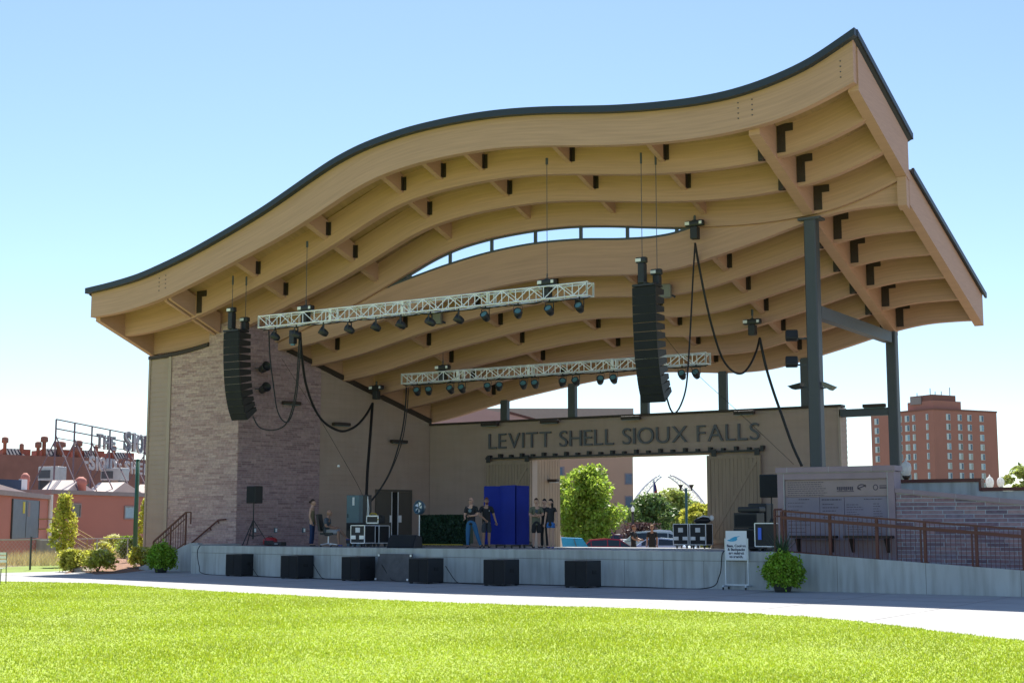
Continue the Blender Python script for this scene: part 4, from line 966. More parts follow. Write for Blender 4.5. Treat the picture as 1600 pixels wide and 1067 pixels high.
# cases on the right behind
v = 11.5; p = onstage(1071,v); q = onstage(1097,v)
flight_case((p.x-.05,v,FLZ(v)), .62,.6,.78, 'left of two white-edged flight cases standing in the rear opening', grp='flight cases in the rear opening')
flight_case((q.x-.03,v,FLZ(v)), .66,.6,.78, 'right of two white-edged flight cases standing in the rear opening', grp='flight cases in the rear opening')
t = thing('gear_bag', 'dark bag with rolled straps lying on the right flight case', 'bag', (q.x,v,FLZ(v)+.93))
mb = MB(); mb.smooth = True; mb.ell((0.05,0,.13),(.33,.22,.14)); mb.ell((-.12,0,.1),(.2,.18,.11)); mb.build('bag_body', M['case'], t, world=False)
mb = MB(); mb.smooth=True; mb.tube([(-.1,-.15,.2),(.1,-.1,.3),(.3,0,.26),(.38,.05,.14)],.03,6); mb.ell((.42,0,.22),(.09,.08,.11)); mb.build('rolled_strap', M['white'], t, world=False)
# amps right
v = 1.2; p = onstage(1173,v)
t = thing('bass_cabinet', 'stack of black amplifier cabinets before the right barn door', 'amplifier', tuple(p))
mb = MB(); mb.bev(-.42,.36,-.3,.3,.06,.66,.02); mb.build('lower_cabinet', M['case'], t, world=False); mb = MB(); mb.bev(-.40,.34,-.3,.28,.67,1.12,.02); mb.build('upper_cabinet', M['case'], t, world=False)
mb = MB(); mb.box(-.38,.32,-.312,-.302,.12,.6); mb.box(-.36,.3,-.312,-.302,.72,1.06); mb.build('grille', M['blackfab'], t, world=False)
mb = MB(); mb.bev(-.3,.4,-.25,.25,1.13,1.3,.05); mb.build('amp_head', M['case'], t, world=False)
p = onstage(1190,2.0); t = thing('covered_speaker', 'tall black covered speaker box between the amplifiers and the white-edged rack', 'speaker', tuple(p)); mb = MB(); mb.bev(-.3,.3,-.3,.3,0,1.42,.05); mb.build('cabinet', M['case'], t, world=False); mb = MB(); mb.box(-.31,-.302,-.1,.1,.9,1.05); mb.build('handle', M['black'], t, world=False)
p = onstage(1202,.4); flight_case(p, .62,.6,.66, 'tall white-edged rack case with blue lights beside the ramp railing', badge=False)
M['bluelit'] = mat('blue_led', (.02,.06,.4), .4, emis=((.05,.2,1),.08))
t = thing('rack_display', 'small blue lit display strip on the white-edged rack case', 'display', (p.x,p.y-.32,ST+.3)); mb = MB(); mb.box(-.2,-.1,-.02,-.004,0,.34); mb.build('screen', M['bluelit'], t, world=False)
# sandwich sign
p = pz(1152,921); t = thing('stand_sign', 'white poster stand with search notice on the walk before the stage', 'sign', (p.x,p.y,0), .12)
H = 2.12
zt = pv(1152,829,p.y).z; zb_ = pv(1152,874,p.y).z; w = .31
M['poster'] = mat('poster_paper', (.72,.76,.80), .6, var=.01); M['postframe'] = mat('pale_frame', (.55,.62,.68), .35, metal=.3)
mb = MB(); mb.box(-w+.02,w-.02,-.02,.0,zb_,zt); pp = mb.build('poster', M['poster'], t, world=False)
for s in (-1,1):
    mb = MB(); mb.bar((s*w,0,.1),(s*w,0,zt-.2),.03); mb.build('upright', M['postframe'], t, world=False)
    mb = MB(); mb.bar((s*w,-.28,.1),(s*w,.28,.1),.045); mb.build('foot', M['postframe'], t, world=False)
    for y_ in (-.25,.25): mb = MB(); mb.lathe([(.04,-.015),(.04,.015)],10,(s*w,y_,.045),Matrix.Rotation(R(90),4,'Y')); mb.build('caster', M['black'], t, world=False)
mb = MB(); mb.bar((-w,0,.13),(w,0,.13),.04); mb.bar((-w,0,zb_),(w,0,zb_),.03); mb.build('crossbar', M['postframe'], t, world=False)
M['ink'] = mat('dark_ink', (.02,.03,.07), .6); M['inkblue'] = mat('light_blue_ink', (.05,.38,.62), .6)
def textmesh(txt, size, cx, cz, y, mtl, parent, name, bold=.0, sx=1.0, M_=None, depth=.003, align='CENTER'):
    cu = bpy.data.curves.new('t','FONT'); cu.body = txt; cu.size = size; cu.offset = bold; cu.align_x = align; cu.extrude = depth/2
    ob = bpy.data.objects.new('t', cu); COL.objects.link(ob); bpy.context.view_layer.update()
    me = bpy.data.meshes.new_from_object(ob.evaluated_get(bpy.context.evaluated_depsgraph_get())); bpy.data.objects.remove(ob)
    me.name = name
    T = Matrix.Translation((cx,y,cz)) @ Matrix.Rotation(R(90),4,'X') @ Matrix.Diagonal((sx,1,1,1))
    me.transform((M_ @ T) if M_ else T); me.materials.clear(); me.materials.append(mtl)
    o = bpy.data.objects.new(name, me); COL.objects.link(o); o.parent = parent; ORG[o] = ORG.get(parent, Matrix()); return o
hh = zt-zb_
for i, s in enumerate(('Bags, Coolers','& Backpacks','are subject','to search.')):
    textmesh(s, .094, .0, zt-hh*(.56+.125*i), -.024, M['ink'], pp, 'printed_words', bold=.003)
mb = MB(); c = (-.12, zt-hh*.28)
for k, (a0, a1, r0, r1) in enumerate(((-2.6,1.0,.13,.05),(-2.2,.7,.10,.03))):
    pl = [(c[0]+r0*1.2*math.cos(a0+(a1-a0)*i/10)+.02*k, c[1]+r0*.55*math.sin(a0+(a1-a0)*i/10)+k*.03) for i in range(11)]+[(c[0]+r1*1.2*math.cos(a1+(a0-a1)*i/10), c[1]+r1*.55*math.sin(a1+(a0-a1)*i/10)+k*.03) for i in range(11)]
    mb.prism(pl, -.026-.001*k, -.0215)
mb.prism([(c[0]-.02,c[1]+.02),(c[0]+.12,c[1]+.06),(c[0]+.24,c[1]+.08),(c[0]+.1,c[1]+.015)], -.028,-.022)
mb.build('printed_logo', M['inkblue'], pp, world=False)
# ------------------------------------------------------------------ leafy planters
M['chartreuse'] = mat('bright_green_leaf', (.24,.40,.03), .5, var=.3, island=.35, transl=.25)
M['spike'] = mat('spiky_leaf', (.05,.10,.05), .5, var=.3, island=.3, transl=.15)
M['pot'] = mat('planter_pot', (.06,.065,.06), .6)
def planter(P, w, h, label, spikes):
    t = thing('planter', label, 'potted plant', tuple(P), 0, 'leafy planters at the foot of the stage')
    mb = MB(); mb.smooth=True; mb.lathe([(.2,0),(.28,.3),(.32,.42),(.29,.42)],16); mb.build('pot', M['pot'], t, world=False)
    n = 9000; d = rng.normal(size=(n,3)); d /= np.linalg.norm(d,axis=1)[:,None]; d[:,2] = np.where(d[:,2] < -.75, -d[:,2], d[:,2])
    lump = 1+.12*np.sin(d[:,0]*7+1)*np.cos(d[:,2]*6)+.1*np.sin(d[:,1]*9+d[:,0]*4)
    r = (.62+.5*rng.random(n)**1.4)*lump*(.92+.16*(rng.random(n) > .9)); Pt = d*r[:,None]*[w,w,h/2]; Pt[:,2] += h*.52; Pt = Pt[Pt[:,2] > .04]
    npmesh('foliage', leafcloud(Pt,.055,1.4), 4, M['chartreuse'], t)
    if spikes:
        vs = []
        for k in range(60):
            a = rng.random()*6.283; e = .2+.55*rng.random(); L = .55+.3*rng.random(); c_, s_ = math.cos(a), math.sin(a); p0 = np.array([0,0,h*.85]); p1 = p0+np.array([c_*math.sin(e)*L*.5,s_*math.sin(e)*L*.5,math.cos(e)*L*.55]); p2 = p0+np.array([c_*math.sin(e)*L*1.05,s_*math.sin(e)*L*1.05,math.cos(e)*L*.95]); q_ = np.array([-s_,c_,0])*.014
            vs += [p0-q_,p0+q_,p1+q_,p1-q_, p1-q_,p1+q_,p2+q_*.1,p2-q_*.1]
        npmesh('spike_leaves', np.array(vs), 4, M['spike'], t)
    return t
p = pz(277,893); planter((p.x,-1.0,0), .52, 1.0, 'round lime green bush in a pot beside the stage steps', False)
p = pv(1223,915,-3.4); planter((p.x,-3.4,0), .50, .98, 'lime green trailing plant with dark spiky leaves below the ramp', True)
# ------------------------------------------------------------------ memorial wall, ramp railing, walls on the right
STO = [(.16,.115,.15),(.27,.17,.195),(.36,.24,.25),(.21,.17,.225)]
M['stoneR'] = stone_mat('purple_ashlar', 'x', STO, (.44,.48,.53), bw=.55, bh=.105, ms=.010, off=.4)
M['panel'] = mat('engraved_quartzite', (.22,.19,.245), .55, var=.16, scale=1.2)
M['panel2'] = mat('engraved_quartzite_brown', (.29,.22,.225), .55, var=.14, scale=2)
M['slab'] = mat('quartzite_slab', (.29,.215,.245), .6, var=.15, scale=1.5)
M['mortar'] = mat('pale_mortar', (.42,.42,.42), .9)
M['engrave'] = mat('engraved_dark', (.075,.06,.085), .8)
M['rust'] = mat('rust_brown_paint', (.12,.034,.022), .5, var=.15)
u0, u1 = 21.35, 24.66; vt = -1.0; zt = 3.3
t = thing('memorial_wall', 'purple stone wall with engraved donor panels and logos behind the ramp railing', 'memorial', ((u0+u1)/2, vt, 0))
mb = MB(); mb.box(u0,u1,vt+.02,vt+.5,0,zt-.16); mb.build('wall_core', M['slab'], t)
mb = MB(); mb.bev(u0-.04,u1+.04,vt-.1,vt+.56,zt-.15,zt,.015); mb.build('cap_stone', M['slab'], t)
mb = MB(); mb.box(u0,u0+.18,vt-.06,vt+.02,.7,zt-.16); mb.box(u1-.18,u1,vt-.06,vt+.02,.7,zt-.16); mb.box(u0+.19,u1-.19,vt-.06,vt+.02,zt-.34,zt-.17); mb.build('frame_stone', M['slab'], t)
mb = MB()
mb.box(u0+.18,u0+.195,vt-.064,vt+.01,.7,zt-.17); mb.box(u1-.195,u1-.18,vt-.064,vt+.01,.7,zt-.17); mb.box(u0-.02,u1+.02,vt-.07,vt-.0,zt-.165,zt-.152)
for x in (u0+.3,u0+1.5,u0+2.7): mb.box(x,x+.012,vt-.105,vt,zt-.15,zt+.002)
mb.build('mortar_joint', M['mortar'], t)
a, b = u0+.2, u1-.2; zt2 = zt-.35
def panel(x0,x1,z0,z1,m='panel'):
    mb = MB(); mb.bev(x0+.006,x1-.006,vt-.01,vt+.02,z0+.006,z1-.006,.004); return mb.build('engraved_panel', M[m], t)
pA = panel(a,b,zt2-.46,zt2,'panel2'); pB = panel(a,a+1.0,1.3,zt2-.47); pC = panel(a+1.0,a+1.7,1.3,zt2-.47); pD = panel(a+1.7,b,1.3,zt2-.47)
def lines(p, x0, x1, z1, n, dz, wmin=.5, th=.012):
    mb = MB(); r = random.Random(int(x0*100))
    for i in range(n):
        w = (x1-x0)*(wmin+(1-wmin)*r.random()); x = x0; z = z1-i*dz
        while x < x0+w:
            l = .03+.06*r.random(); mb.box(x,min(x+l,x0+w),vt-.0125,vt-.0105,z-th*1.3,z); x += l+.018
    mb.build('engraved_words', M['engrave'], p, world=True)
lines(pA, a+.08, a+1.25, zt2-.06, 7, .058, .8)
lines(pB, a+.4, a+.7, zt2-.52, 1, .08, 1, .02); lines(pB, a+.08, a+.8, zt2-.62, 10, .1, .35)
lines(pC, a+1.06, a+1.62, zt2-.53, 1, .08, 1, .026); lines(pC, a+1.08, a+1.6, zt2-.66, 5, .09, .6, .018)
lines(pD, a+2.25, a+2.75, zt2-.53, 1, .08, 1, .016); lines(pD, a+1.76, a+2.3, zt2-.68, 12, .066, .5); lines(pD, a+2.5, b-.15, zt2-.66, 13, .066, .5)
mb = MB()
for i in range(9): mb.box(a+1.5+i*.052,a+1.54+i*.052,vt-.013,vt-.0105,zt2-.3+(.0 if i%3 else .015),zt2-.2)
mb.box(a+1.5,a+1.98,vt-.013,vt-.0105,zt2-.335,zt2-.315)
for k in range(14):
    an = k/13*4.2; mb.bar((a+2.2+.11*math.cos(an),vt-.012,zt2-.22+.07*math.sin(an)),(a+2.2+.11*math.cos(an+.3),vt-.012,zt2-.22+.07*math.sin(an+.3)),.003,.03)
mb.bar((a+2.08,vt-.012,zt2-.26),(a+2.32,vt-.012,zt2-.17),.003,.03)
for k in range(12):
    an = k/12*6.283; mb.bar((a+2.58+.06*math.cos(an),vt-.012,zt2-.23+.07*math.sin(an)),(a+2.58+.06*math.cos(an+.55),vt-.012,zt2-.23+.07*math.sin(an+.55)),.003,.022)
mb.box(a+2.69,b-.03,vt-.013,vt-.0105,zt2-.2,zt2-.175); mb.box(a+2.69,b-.03,vt-.013,vt-.0105,zt2-.26,zt2-.225)
mb.build('engraved_logo', M['engrave'], pA)
for (x0_, x1_, y_, lb) in ((1237,1306,838,'left dark bench below the engraved panels behind the railing'),(1321,1394,838,'right dark bench below the engraved panels behind the railing')):
    p0 = pv(x0_,y_,-1.3); p1 = pv(x1_,y_,-1.3); tb_ = thing('bench', lb, 'bench', ((p0.x+p1.x)/2,-1.3,p0.z-.42), 0, 'benches below the memorial wall')
    w = (p1.x-p0.x)/2; mb = MB(); mb.bev(-w,w,-.2,.2,.38,.45,.015); mb.build('seat', M['bracket'], tb_, world=False)
    for s in (-w*.75,w*.75): mb = MB(); mb.prism([(-.12,.37),(.18,.37),(.18,0),(.1,0)],s-.03,s+.03,'x'); mb.build('leg', M['bracket'], tb_, world=False)
# stone wall right of it
zA = pv(1418,764,-1).z; zB = pv(1600,781,-1).z; xA, xB = 24.67, 31.5; sl_ = (zB-zA)/(pv(1600,781,-1).x-pv(1418,764,-1).x)
zr = lambda u: zA+sl_*(u-24.96)
t = thing('stone_ramp_wall', 'purple stone wall with a sloping cap right of the memorial wall', 'wall', (27,-1,0))
mb = MB(); mb.prism([(xA,0),(xB,0),(xB,zr(xB)-.13),(xA,zr(xA)-.13)],-1.0,-.6); mb.build('wall_stones', M['stoneR'], t)
mb = MB(); mb.prism([(xA,zr(xA)-.118),(xB,zr(xB)-.118),(xB,zr(xB)),(xA,zr(xA))],-1.06,-.55); mb.build('cap_stone', M['slab'], t)
mb = MB(); mb.prism([(xA,zr(xA)-.133),(xB,zr(xB)-.133),(xB,zr(xB)-.12),(xA,zr(xA)-.12)],-1.02,-.58)
for k in range(6): x = xA+.5+k*1.1; mb.prism([(x,zr(x)-.118),(x+.012,zr(x)-.118),(x+.012,zr(x)+.001),(x,zr(x)+.001)],-1.062,-.6)
mb.build('mortar_joint', M['mortar'], t)
v = 1.6; zc = pv(1470,748,v).z; zd = pv(1565,761,v).z; xs = pv(1531,750,v).x
t = thing('concrete_back_wall', 'stepped grey concrete wall with brown cap behind the stone wall', 'wall', (27,v,0))
mb = MB(); mb.box(22.3,xs,v,v+.25,0,zc-.1); mb.box(xs,33,v,v+.25,0,zd-.1); mb.build('wall_body', M['conc'], t)
mb = MB(); mb.box(22.3,xs+.04,v-.04,v+.29,zc-.09,zc); mb.box(xs+.05,33,v-.04,v+.29,zd-.09,zd); mb.box(xs-.03,xs+.04,v-.03,v+.28,zd-.09,zc-.1); mb.build('brown_cap', M['rust'], t)
# railing
t = thing('ramp_railing', 'rust brown metal railing with thin pickets running down the ramp', 'railing', (25,-2.57,0))
vr = -2.57
ru = [pv(x,830,vr).x for x in (1222,1297,1370,1445,1525,1598)]
zt_ = lambda u: pv(1222,798,vr).z+(pv(1600,827,vr).z-pv(1222,798,vr).z)*(u-ru[0])/(pv(1600,827,vr).x-ru[0])
ru.append(ru[-1]+1.25); ru.append(ru[-1]+1.25)
for i, u in enumerate(ru):
    mb = MB(); mb.box(u-.035,u+.035,vr-.035,vr+.035,rz(u)-.02,zt_(u)-.02)
    if i in (3,4): mb.box(u-.13,u-.09,vr-.02,vr+.02,rz(u)-.02,zt_(u)-.2)
    mb.box(u-.07,u+.07,vr-.07,vr+.07,rz(u)+.0,rz(u)+.02); mb.build('post', M['rust'], t)
for (dz, w, nm) in ((0,.05,'top_rail'),(-.17,.085,'grab_rail'),(-1.06,.05,'bottom_rail')):
    mb = MB(); mb.bar((ru[0],vr-(.06 if dz == -.17 else 0),zt_(ru[0])+dz),(ru[-1],vr-(.06 if dz == -.17 else 0),zt_(ru[-1])+dz),w); mb.build(nm, M['rust'], t)
for i in range(len(ru)-1):
    mb = MB(); n = 10
    for k in range(1,n): u = ru[i]+(ru[i+1]-ru[i])*k/n; mb.bar((u,vr,zt_(u)-1.05),(u,vr,zt_(u)-.02),.011)
    mb.build('picket_panel', M['rust'], t)
t = thing('stage_railing', 'short rust brown railing section at the top of the ramp', 'railing', (21.4,-2.5,1.0))
mb = MB(); u_ = pv(1203,800,vr).x
for u in (u_,u_+.3): mb.box(u-.03,u+.03,vr+.3,vr+.36,1.0,2.12)
mb.build('post', M['rust'], t)
mb = MB(); mb.bar((u_,vr+.33,2.13),(ru[0],vr,2.13),.05); mb.bar((u_,vr+.33,1.95),(ru[0],vr,1.95),.04); mb.build('top_rail', M['rust'], t)
mb = MB()
for k in range(5): mb.bar((u_+.1*k,vr+.33-.05*k,1.06),(u_+.1*k,vr+.33-.05*k,2.1),.011)
mb.build('picket_panel', M['rust'], t)
# lamps beyond the wall
M['globe'] = mat('white_lamp_globe', (.85,.86,.84), .3, transl=.6)
def acorn(P, h, s, label, grp='white acorn lamps'):
    t = thing('street_lamp', label, 'street lamp', tuple(P), 0, grp)
    mb = MB(); mb.smooth = True; mb.tube([(0,0,0),(0,0,h-1.0*s)], .07, 8); mb.lathe([(.2,0),(.2,.3),(.1,.5)],10); mb.lathe([(.07,h-1.1*s),(.2*s,h-.98*s),(.22*s,h-.9*s)],10); mb.build('pole', M['bracket'], t, world=False)
    mb = MB(); mb.smooth = True; mb.lathe([(.13*s,h-.9*s),(.22*s,h-.8*s),(.27*s,h-.62*s),(.27*s,h-.42*s),(.2*s,h-.25*s),(.09*s,h-.17*s),(.05*s,h-.12*s),(.02*s,h)],14); mb.build('globe', M['globe'], t, world=False)
for (x, y, D, lab) in ((1415,716,46,'white acorn lamp just right of the memorial wall, in front of the brick tower'),(1546,741,50,'left of the two white acorn lamps above the concrete wall at far right'),(1563,742,56,'right of the two white acorn lamps above the concrete wall at far right')):
    p = pd(x, y, D); acorn((p.x,p.y,0), p.z, .62 if x < 1500 else .52, lab)
# ------------------------------------------------------------------ stairs at the left end
st = thing('stage_steps', 'grey concrete steps at the left end of the stage', 'steps', (-4,1.5,0))
n = 6
for i in range(n):
    mb = MB(); u = -5.4+i*.44; mb.bev(u,-2.6,.75,2.95,0 if i == 0 else i*.1667+.001,(i+1)*.1667,.01); mb.build('step', M['conc'], st)
mb = MB(); mb.prism([(-5.6,0),(-5.6,.12),(-5.3,.2),(-2.9,1.06),(-2.5,1.06),(-2.5,0)],.5,.74); mb.build('cheek_wall', M['conc'], st)
t = thing('step_railing', 'brown metal railing with pickets climbing beside the stage steps', 'railing', (-4.5,.6,0))
v = .62; H_ = [pv(x,y,v) for x, y in ((240,846),(267,822),(291,800))]; Bm = [pv(x,y,v) for x, y in ((240,889),(267,868),(291,850))]
for a_, b_ in zip(H_, Bm): mb = MB(); mb.bar((a_.x,v,b_.z-.1),(a_.x,v,a_.z),.05); mb.build('post', M['rust'], t)
for (o_, w) in ((0,.055),(-.22,.035)):
    mb = MB(); mb.bar((H_[0].x,v,H_[0].z+o_),(H_[2].x,v,H_[2].z+o_),w); mb.build('top_rail' if o_ == 0 else 'middle_rail', M['rust'], t)
mb = MB(); mb.bar((H_[0].x,v,Bm[0].z+.12),(H_[2].x,v,Bm[2].z+.05),.035); mb.build('bottom_rail', M['rust'], t)
mb = MB()
for k in range(1,13): s_ = k/13; x = H_[0].x+(H_[2].x-H_[0].x)*s_; mb.bar((x,v,Bm[0].z+.12+(Bm[2].z-.07-Bm[0].z)*s_),(x,v,H_[0].z+(H_[2].z-H_[0].z)*s_),.016)
mb.build('picket_panel', M['rust'], t)
mb = MB(); x = H_[2].x; mb.bar((x,v,H_[2].z),(x+.25,v,H_[2].z),.05); mb.bar((x+.25,v,H_[2].z),(x+.25,v,H_[2].z-.45),.04); mb.build('rail_return', M['rust'], t)
t = thing('wall_handrail', 'brown sloping handrail fixed to the stone wall above the steps', 'handrail', (-4.5,2.9,1)); v = 2.9
P_ = [pv(297,850,v),pv(341,812,v),pv(353,811,v)]
mb = MB(); mb.smooth=True; mb.tube(P_, .03, 8); mb.build('rail', M['rust'], t)
mb = MB()
for s_ in (.7,.98): q = P_[0].lerp(P_[1], s_); mb.bar(q+Vector((0,.08,-.12)), q, .03)
mb.build('bracket', M['rust'], t)
# ------------------------------------------------------------------ planting on the left
M['leaf_y'] = mat('yellow_green_leaf', (.52,.52,.08), .5, var=.3, island=.35, transl=.45)
M['leaf_g'] = mat('green_leaf', (.22,.31,.04), .5, var=.3, island=.4, transl=.45)
M['leaf_d'] = mat('dark_green_leaf', (.15,.23,.06), .5, var=.3, island=.4, transl=.35)
M['leaf_o'] = mat('olive_leaf', (.33,.38,.09), .5, var=.3, island=.4, transl=.4)
M['bloom'] = mat('pale_cream_bloom', (.8,.78,.42), .7, var=.2, island=.2, transl=.4)
M['bark'] = mat('bark', (.12,.085,.06), .9, var=.3, scale=8, bump=.5)
M['mulch'] = mat('red_brown_mulch', (.24,.13,.08), .95, var=.4, scale=12, bump=.8)
M['rock'] = mat('pale_rock', (.50,.42,.36), .9, var=.2, scale=5, bump=.5)
def shrub(P, w, h, label, m='leaf_g', bloom=0.0, n=2600, grp=None, s=.07):
    t = thing('shrub', label, 'shrub', tuple(P), 0, grp); mb = MB()
    for k in range(7):
        a = k*.9; mb.tube([(0,0,0),(w*.3*math.cos(a),w*.3*math.sin(a),h*.45),(w*.6*math.cos(a),w*.6*math.sin(a),h*.8)],[.02,.014,.006],5)
    mb.build('stem', M['bark'], t, world=False)
    c = rng.normal(size=(16,3)); c /= np.linalg.norm(c,axis=1)[:,None]; c[:,2] = abs(c[:,2]); c = c*[w*.62,w*.62,h*.5]+[0,0,h*.38]
    i = rng.integers(0,16,n); P_ = c[i]*(.8+.45*rng.random(16))[i][:,None]+rng.normal(size=(n,3))*[w*.21,w*.21,h*.16]; P_[:,2] = np.clip(P_[:,2],.02,h*1.05)
    npmesh('foliage', leafcloud(P_, s), 4, M[m], t)
    if bloom:
        k = int(n*bloom*2.0); j = rng.integers(0,16,k); Q = c[j]*[1.12,1.12,1.22]+rng.normal(size=(k,3))*[w*.1,w*.1,h*.06]; npmesh('flowers', leafcloud(Q, s*.9, 1.1), 4, M['bloom'], t)
    return t
for (x, y, w, h, m, bl, lab) in ((110,893,.42,.75,'leaf_y',.05,'small yellow-green shrub at the left tip of the mulch bed'),(152,894,.6,.75,'leaf_y',.3,'wide low shrub with cream blooms in the middle of the mulch bed'),(160,880,.5,.85,'leaf_y',.25,'cream-flowered shrub behind the wide low one in the mulch bed'),(176,872,.7,1.05,'leaf_y',.45,'tallest cream-flowered shrub at the back of the mulch bed'),(205,878,.7,1.15,'leaf_g',.0,'upright yellow-green shrub near the tan wall corner'),(222,889,.5,.8,'leaf_y',.25,'low flowering shrub touching the tan wall corner')):
    p = pz(x, y); shrub((p.x,p.y,0), w, h, lab, m, bl)
bed = [pz(x,y) for x, y in ((100,896),(125,892),(150,897),(190,895),(232,890),(234,880),(225,872),(200,868),(175,868),(150,874),(120,885))]
c = sum(bed, Vector())/len(bed); mb = MB(); vs = [(p.x,p.y,.0) for p in bed]+[(p.x*.5+c.x*.5,p.y*.5+c.y*.5,.16) for p in bed]+[(c.x,c.y,.22)]; k = len(bed)
mb.add(vs, [(i,(i+1)%k,k+(i+1)%k,k+i) for i in range(k)]+[(k+i,k+(i+1)%k,2*k) for i in range(k)]); mb.build('mulch_bed', M['mulch'], kind='structure')
for (x, y, s_, lab) in ((131,893,.35,'pale flat rock at the left edge of the mulch bed'),(215,885,.2,'small pale rock in the mulch near the tan wall')):
    p = pz(x,y); mb = MB(); mb.ell((p.x,p.y,.05),(s_*1.5,s_,.14),8,6,fn=lambda q: q*(.8+.35*random.random())); mb.build('rock', M['rock'], label=lab, cat='rock', group='rocks by the mulch bed')
# strip of turf beyond the walk at left, dry tall grass, fence
M['turf2'] = mat('turf_far', (.17,.24,.03), .9, var=.2, scale=1)
tp = [pz(x,y) for x, y in ((-60,901),(0,898),(80,896),(100,895),(150,884),(170,878),(110,880),(0,886),(-60,888))]
mb = MB(); mb.add([(p.x,p.y,-.006) for p in tp],[tuple(range(len(tp)))]); mb.build('turf_strip', M['turf2'], kind='structure')
def blades(n, fn, h, w, m, name, **kw):
    x = np.array([fn() for _ in range(n)]); 
    a = rng.random(n)*6.283; hh = h*(.5+.8*rng.random(n)); dx = np.stack([np.cos(a),np.sin(a),0*a],1)*w; ln = rng.normal(size=(n,3))*[.25,.25,0]*hh[:,None]
    v = np.stack([x-dx,x+dx,x+ln+np.stack([0*a,0*a,hh],1)],1).reshape(-1,3); return npmesh(name, v, 3, M[m], **kw)
M['dry'] = mat('dry_grass', (.55,.47,.24), .8, var=.3, island=.3, transl=.3); M['weed'] = mat('green_weed', (.17,.24,.05), .7, var=.3, island=.35, transl=.3)
def tg(): 
    x = random.uniform(-60,232); y = random.uniform(858,884 if x < 90 else 878); p = pz(x,y); return (p.x,p.y,0)
blades(26000, tg, .5, .012, 'dry', 'tall_dry_grass', kind='stuff', label='tall dry grass along the fence', cat='grass')
def tg2():
    x = random.choice((random.gauss(40,22),random.gauss(120,14),random.gauss(190,14),random.uniform(-50,232))); p = pz(min(x,233),random.uniform(857,866)); return (p.x,p.y,0)
blades(6000, tg2, .6, .02, 'weed', 'green_weeds', kind='stuff', label='green weeds at the foot of the red wall', cat='weeds')
M['galv'] = mat('galvanised_steel', (.42,.43,.44), .45, metal=.4)
t = thing('chain_link_fence', 'low galvanised chain link fence before the red warehouse', 'fence', (-20,10,0))
fp = lambda x: pd(x, 843-.012*x, 58+x*.02)
mb = MB(); mb.tube([fp(-70),fp(60),fp(150),fp(216)], .025, 6); mb.build('top_rail', M['galv'], t)
for x in (-40,103,110,152,200): p = fp(x); mb = MB(); mb.tube([(p.x,p.y,0),p], .03 , 6); mb.build('post', M['galv'] if x != 110 else M['bracket'], t)
for x in (49,): p = pd(x,838,56); mb = MB(); mb.tube([(p.x,p.y,0),p], .04 , 6); mb.build('post', M['steel'], t)
mb = MB()
a_, b_ = fp(-70), fp(216); L = (b_-a_).length; n = int(L/.16)
for i in range(n):
    p = a_.lerp(b_, i/n); q = a_.lerp(b_, min(1,(i+6)/n)); mb.tube([(p.x,p.y,.05),(q.x,q.y,a_.z)], .0035, 3, False); mb.tube([(p.x,p.y,a_.z),(q.x,q.y,.05)], .0035, 3, False)
mb.build('wire_mesh', M['galv'], t)
# green pole
M['greenp'] = mat('dark_green_pole', (.02,.10,.06), .4)
p = pd(211,850,62); q = pd(214.5,719,62); t = thing('utility_pole', 'dark green round pole before the red warehouse beside the tan wall', 'pole', (p.x,p.y,0))
mb = MB(); mb.smooth=True; mb.tube([(p.x,p.y,0),(p.x,p.y,q.z)], [.11,.08], 10); mb.build('pole_shaft', M['greenp'], t); mb = MB(); mb.box(p.x-.16,p.x+.16,p.y-.16,p.y+.16,0,.06); mb.lathe([(.09,0),(.06,.05)],10,(p.x,p.y,q.z)); mb.build('pole_cap', M['greenp'], t)
# white chair at the left edge
p = pz(2,912); t = thing('folding_chair', 'white slatted chair cut off by the left edge, on the grass', 'chair', (p.x-.25,p.y,0), YAW)
mb = MB()
for k in range(5): mb.bev(-.22,.22,-.2+k*.085,-.13+k*.085,.44,.46,.006)
mb.build('seat', M['white'], t, world=False)
mb = MB()
for k in range(3): mb.bev(-.22,.22,.2,.22,.62+k*.11,.69+k*.11,.006)
mb.build('backrest', M['white'], t, world=False)
for sx in (-.21,.21):
    for (ya,yb,zz) in ((-.2,-.25,.44),(.25,.2,.92)): mb = MB(); mb.bar((sx,yb if zz < .5 else ya,0),(sx,ya if zz < .5 else yb,zz),.025); mb.build('leg', M['greysp'], t, world=False)
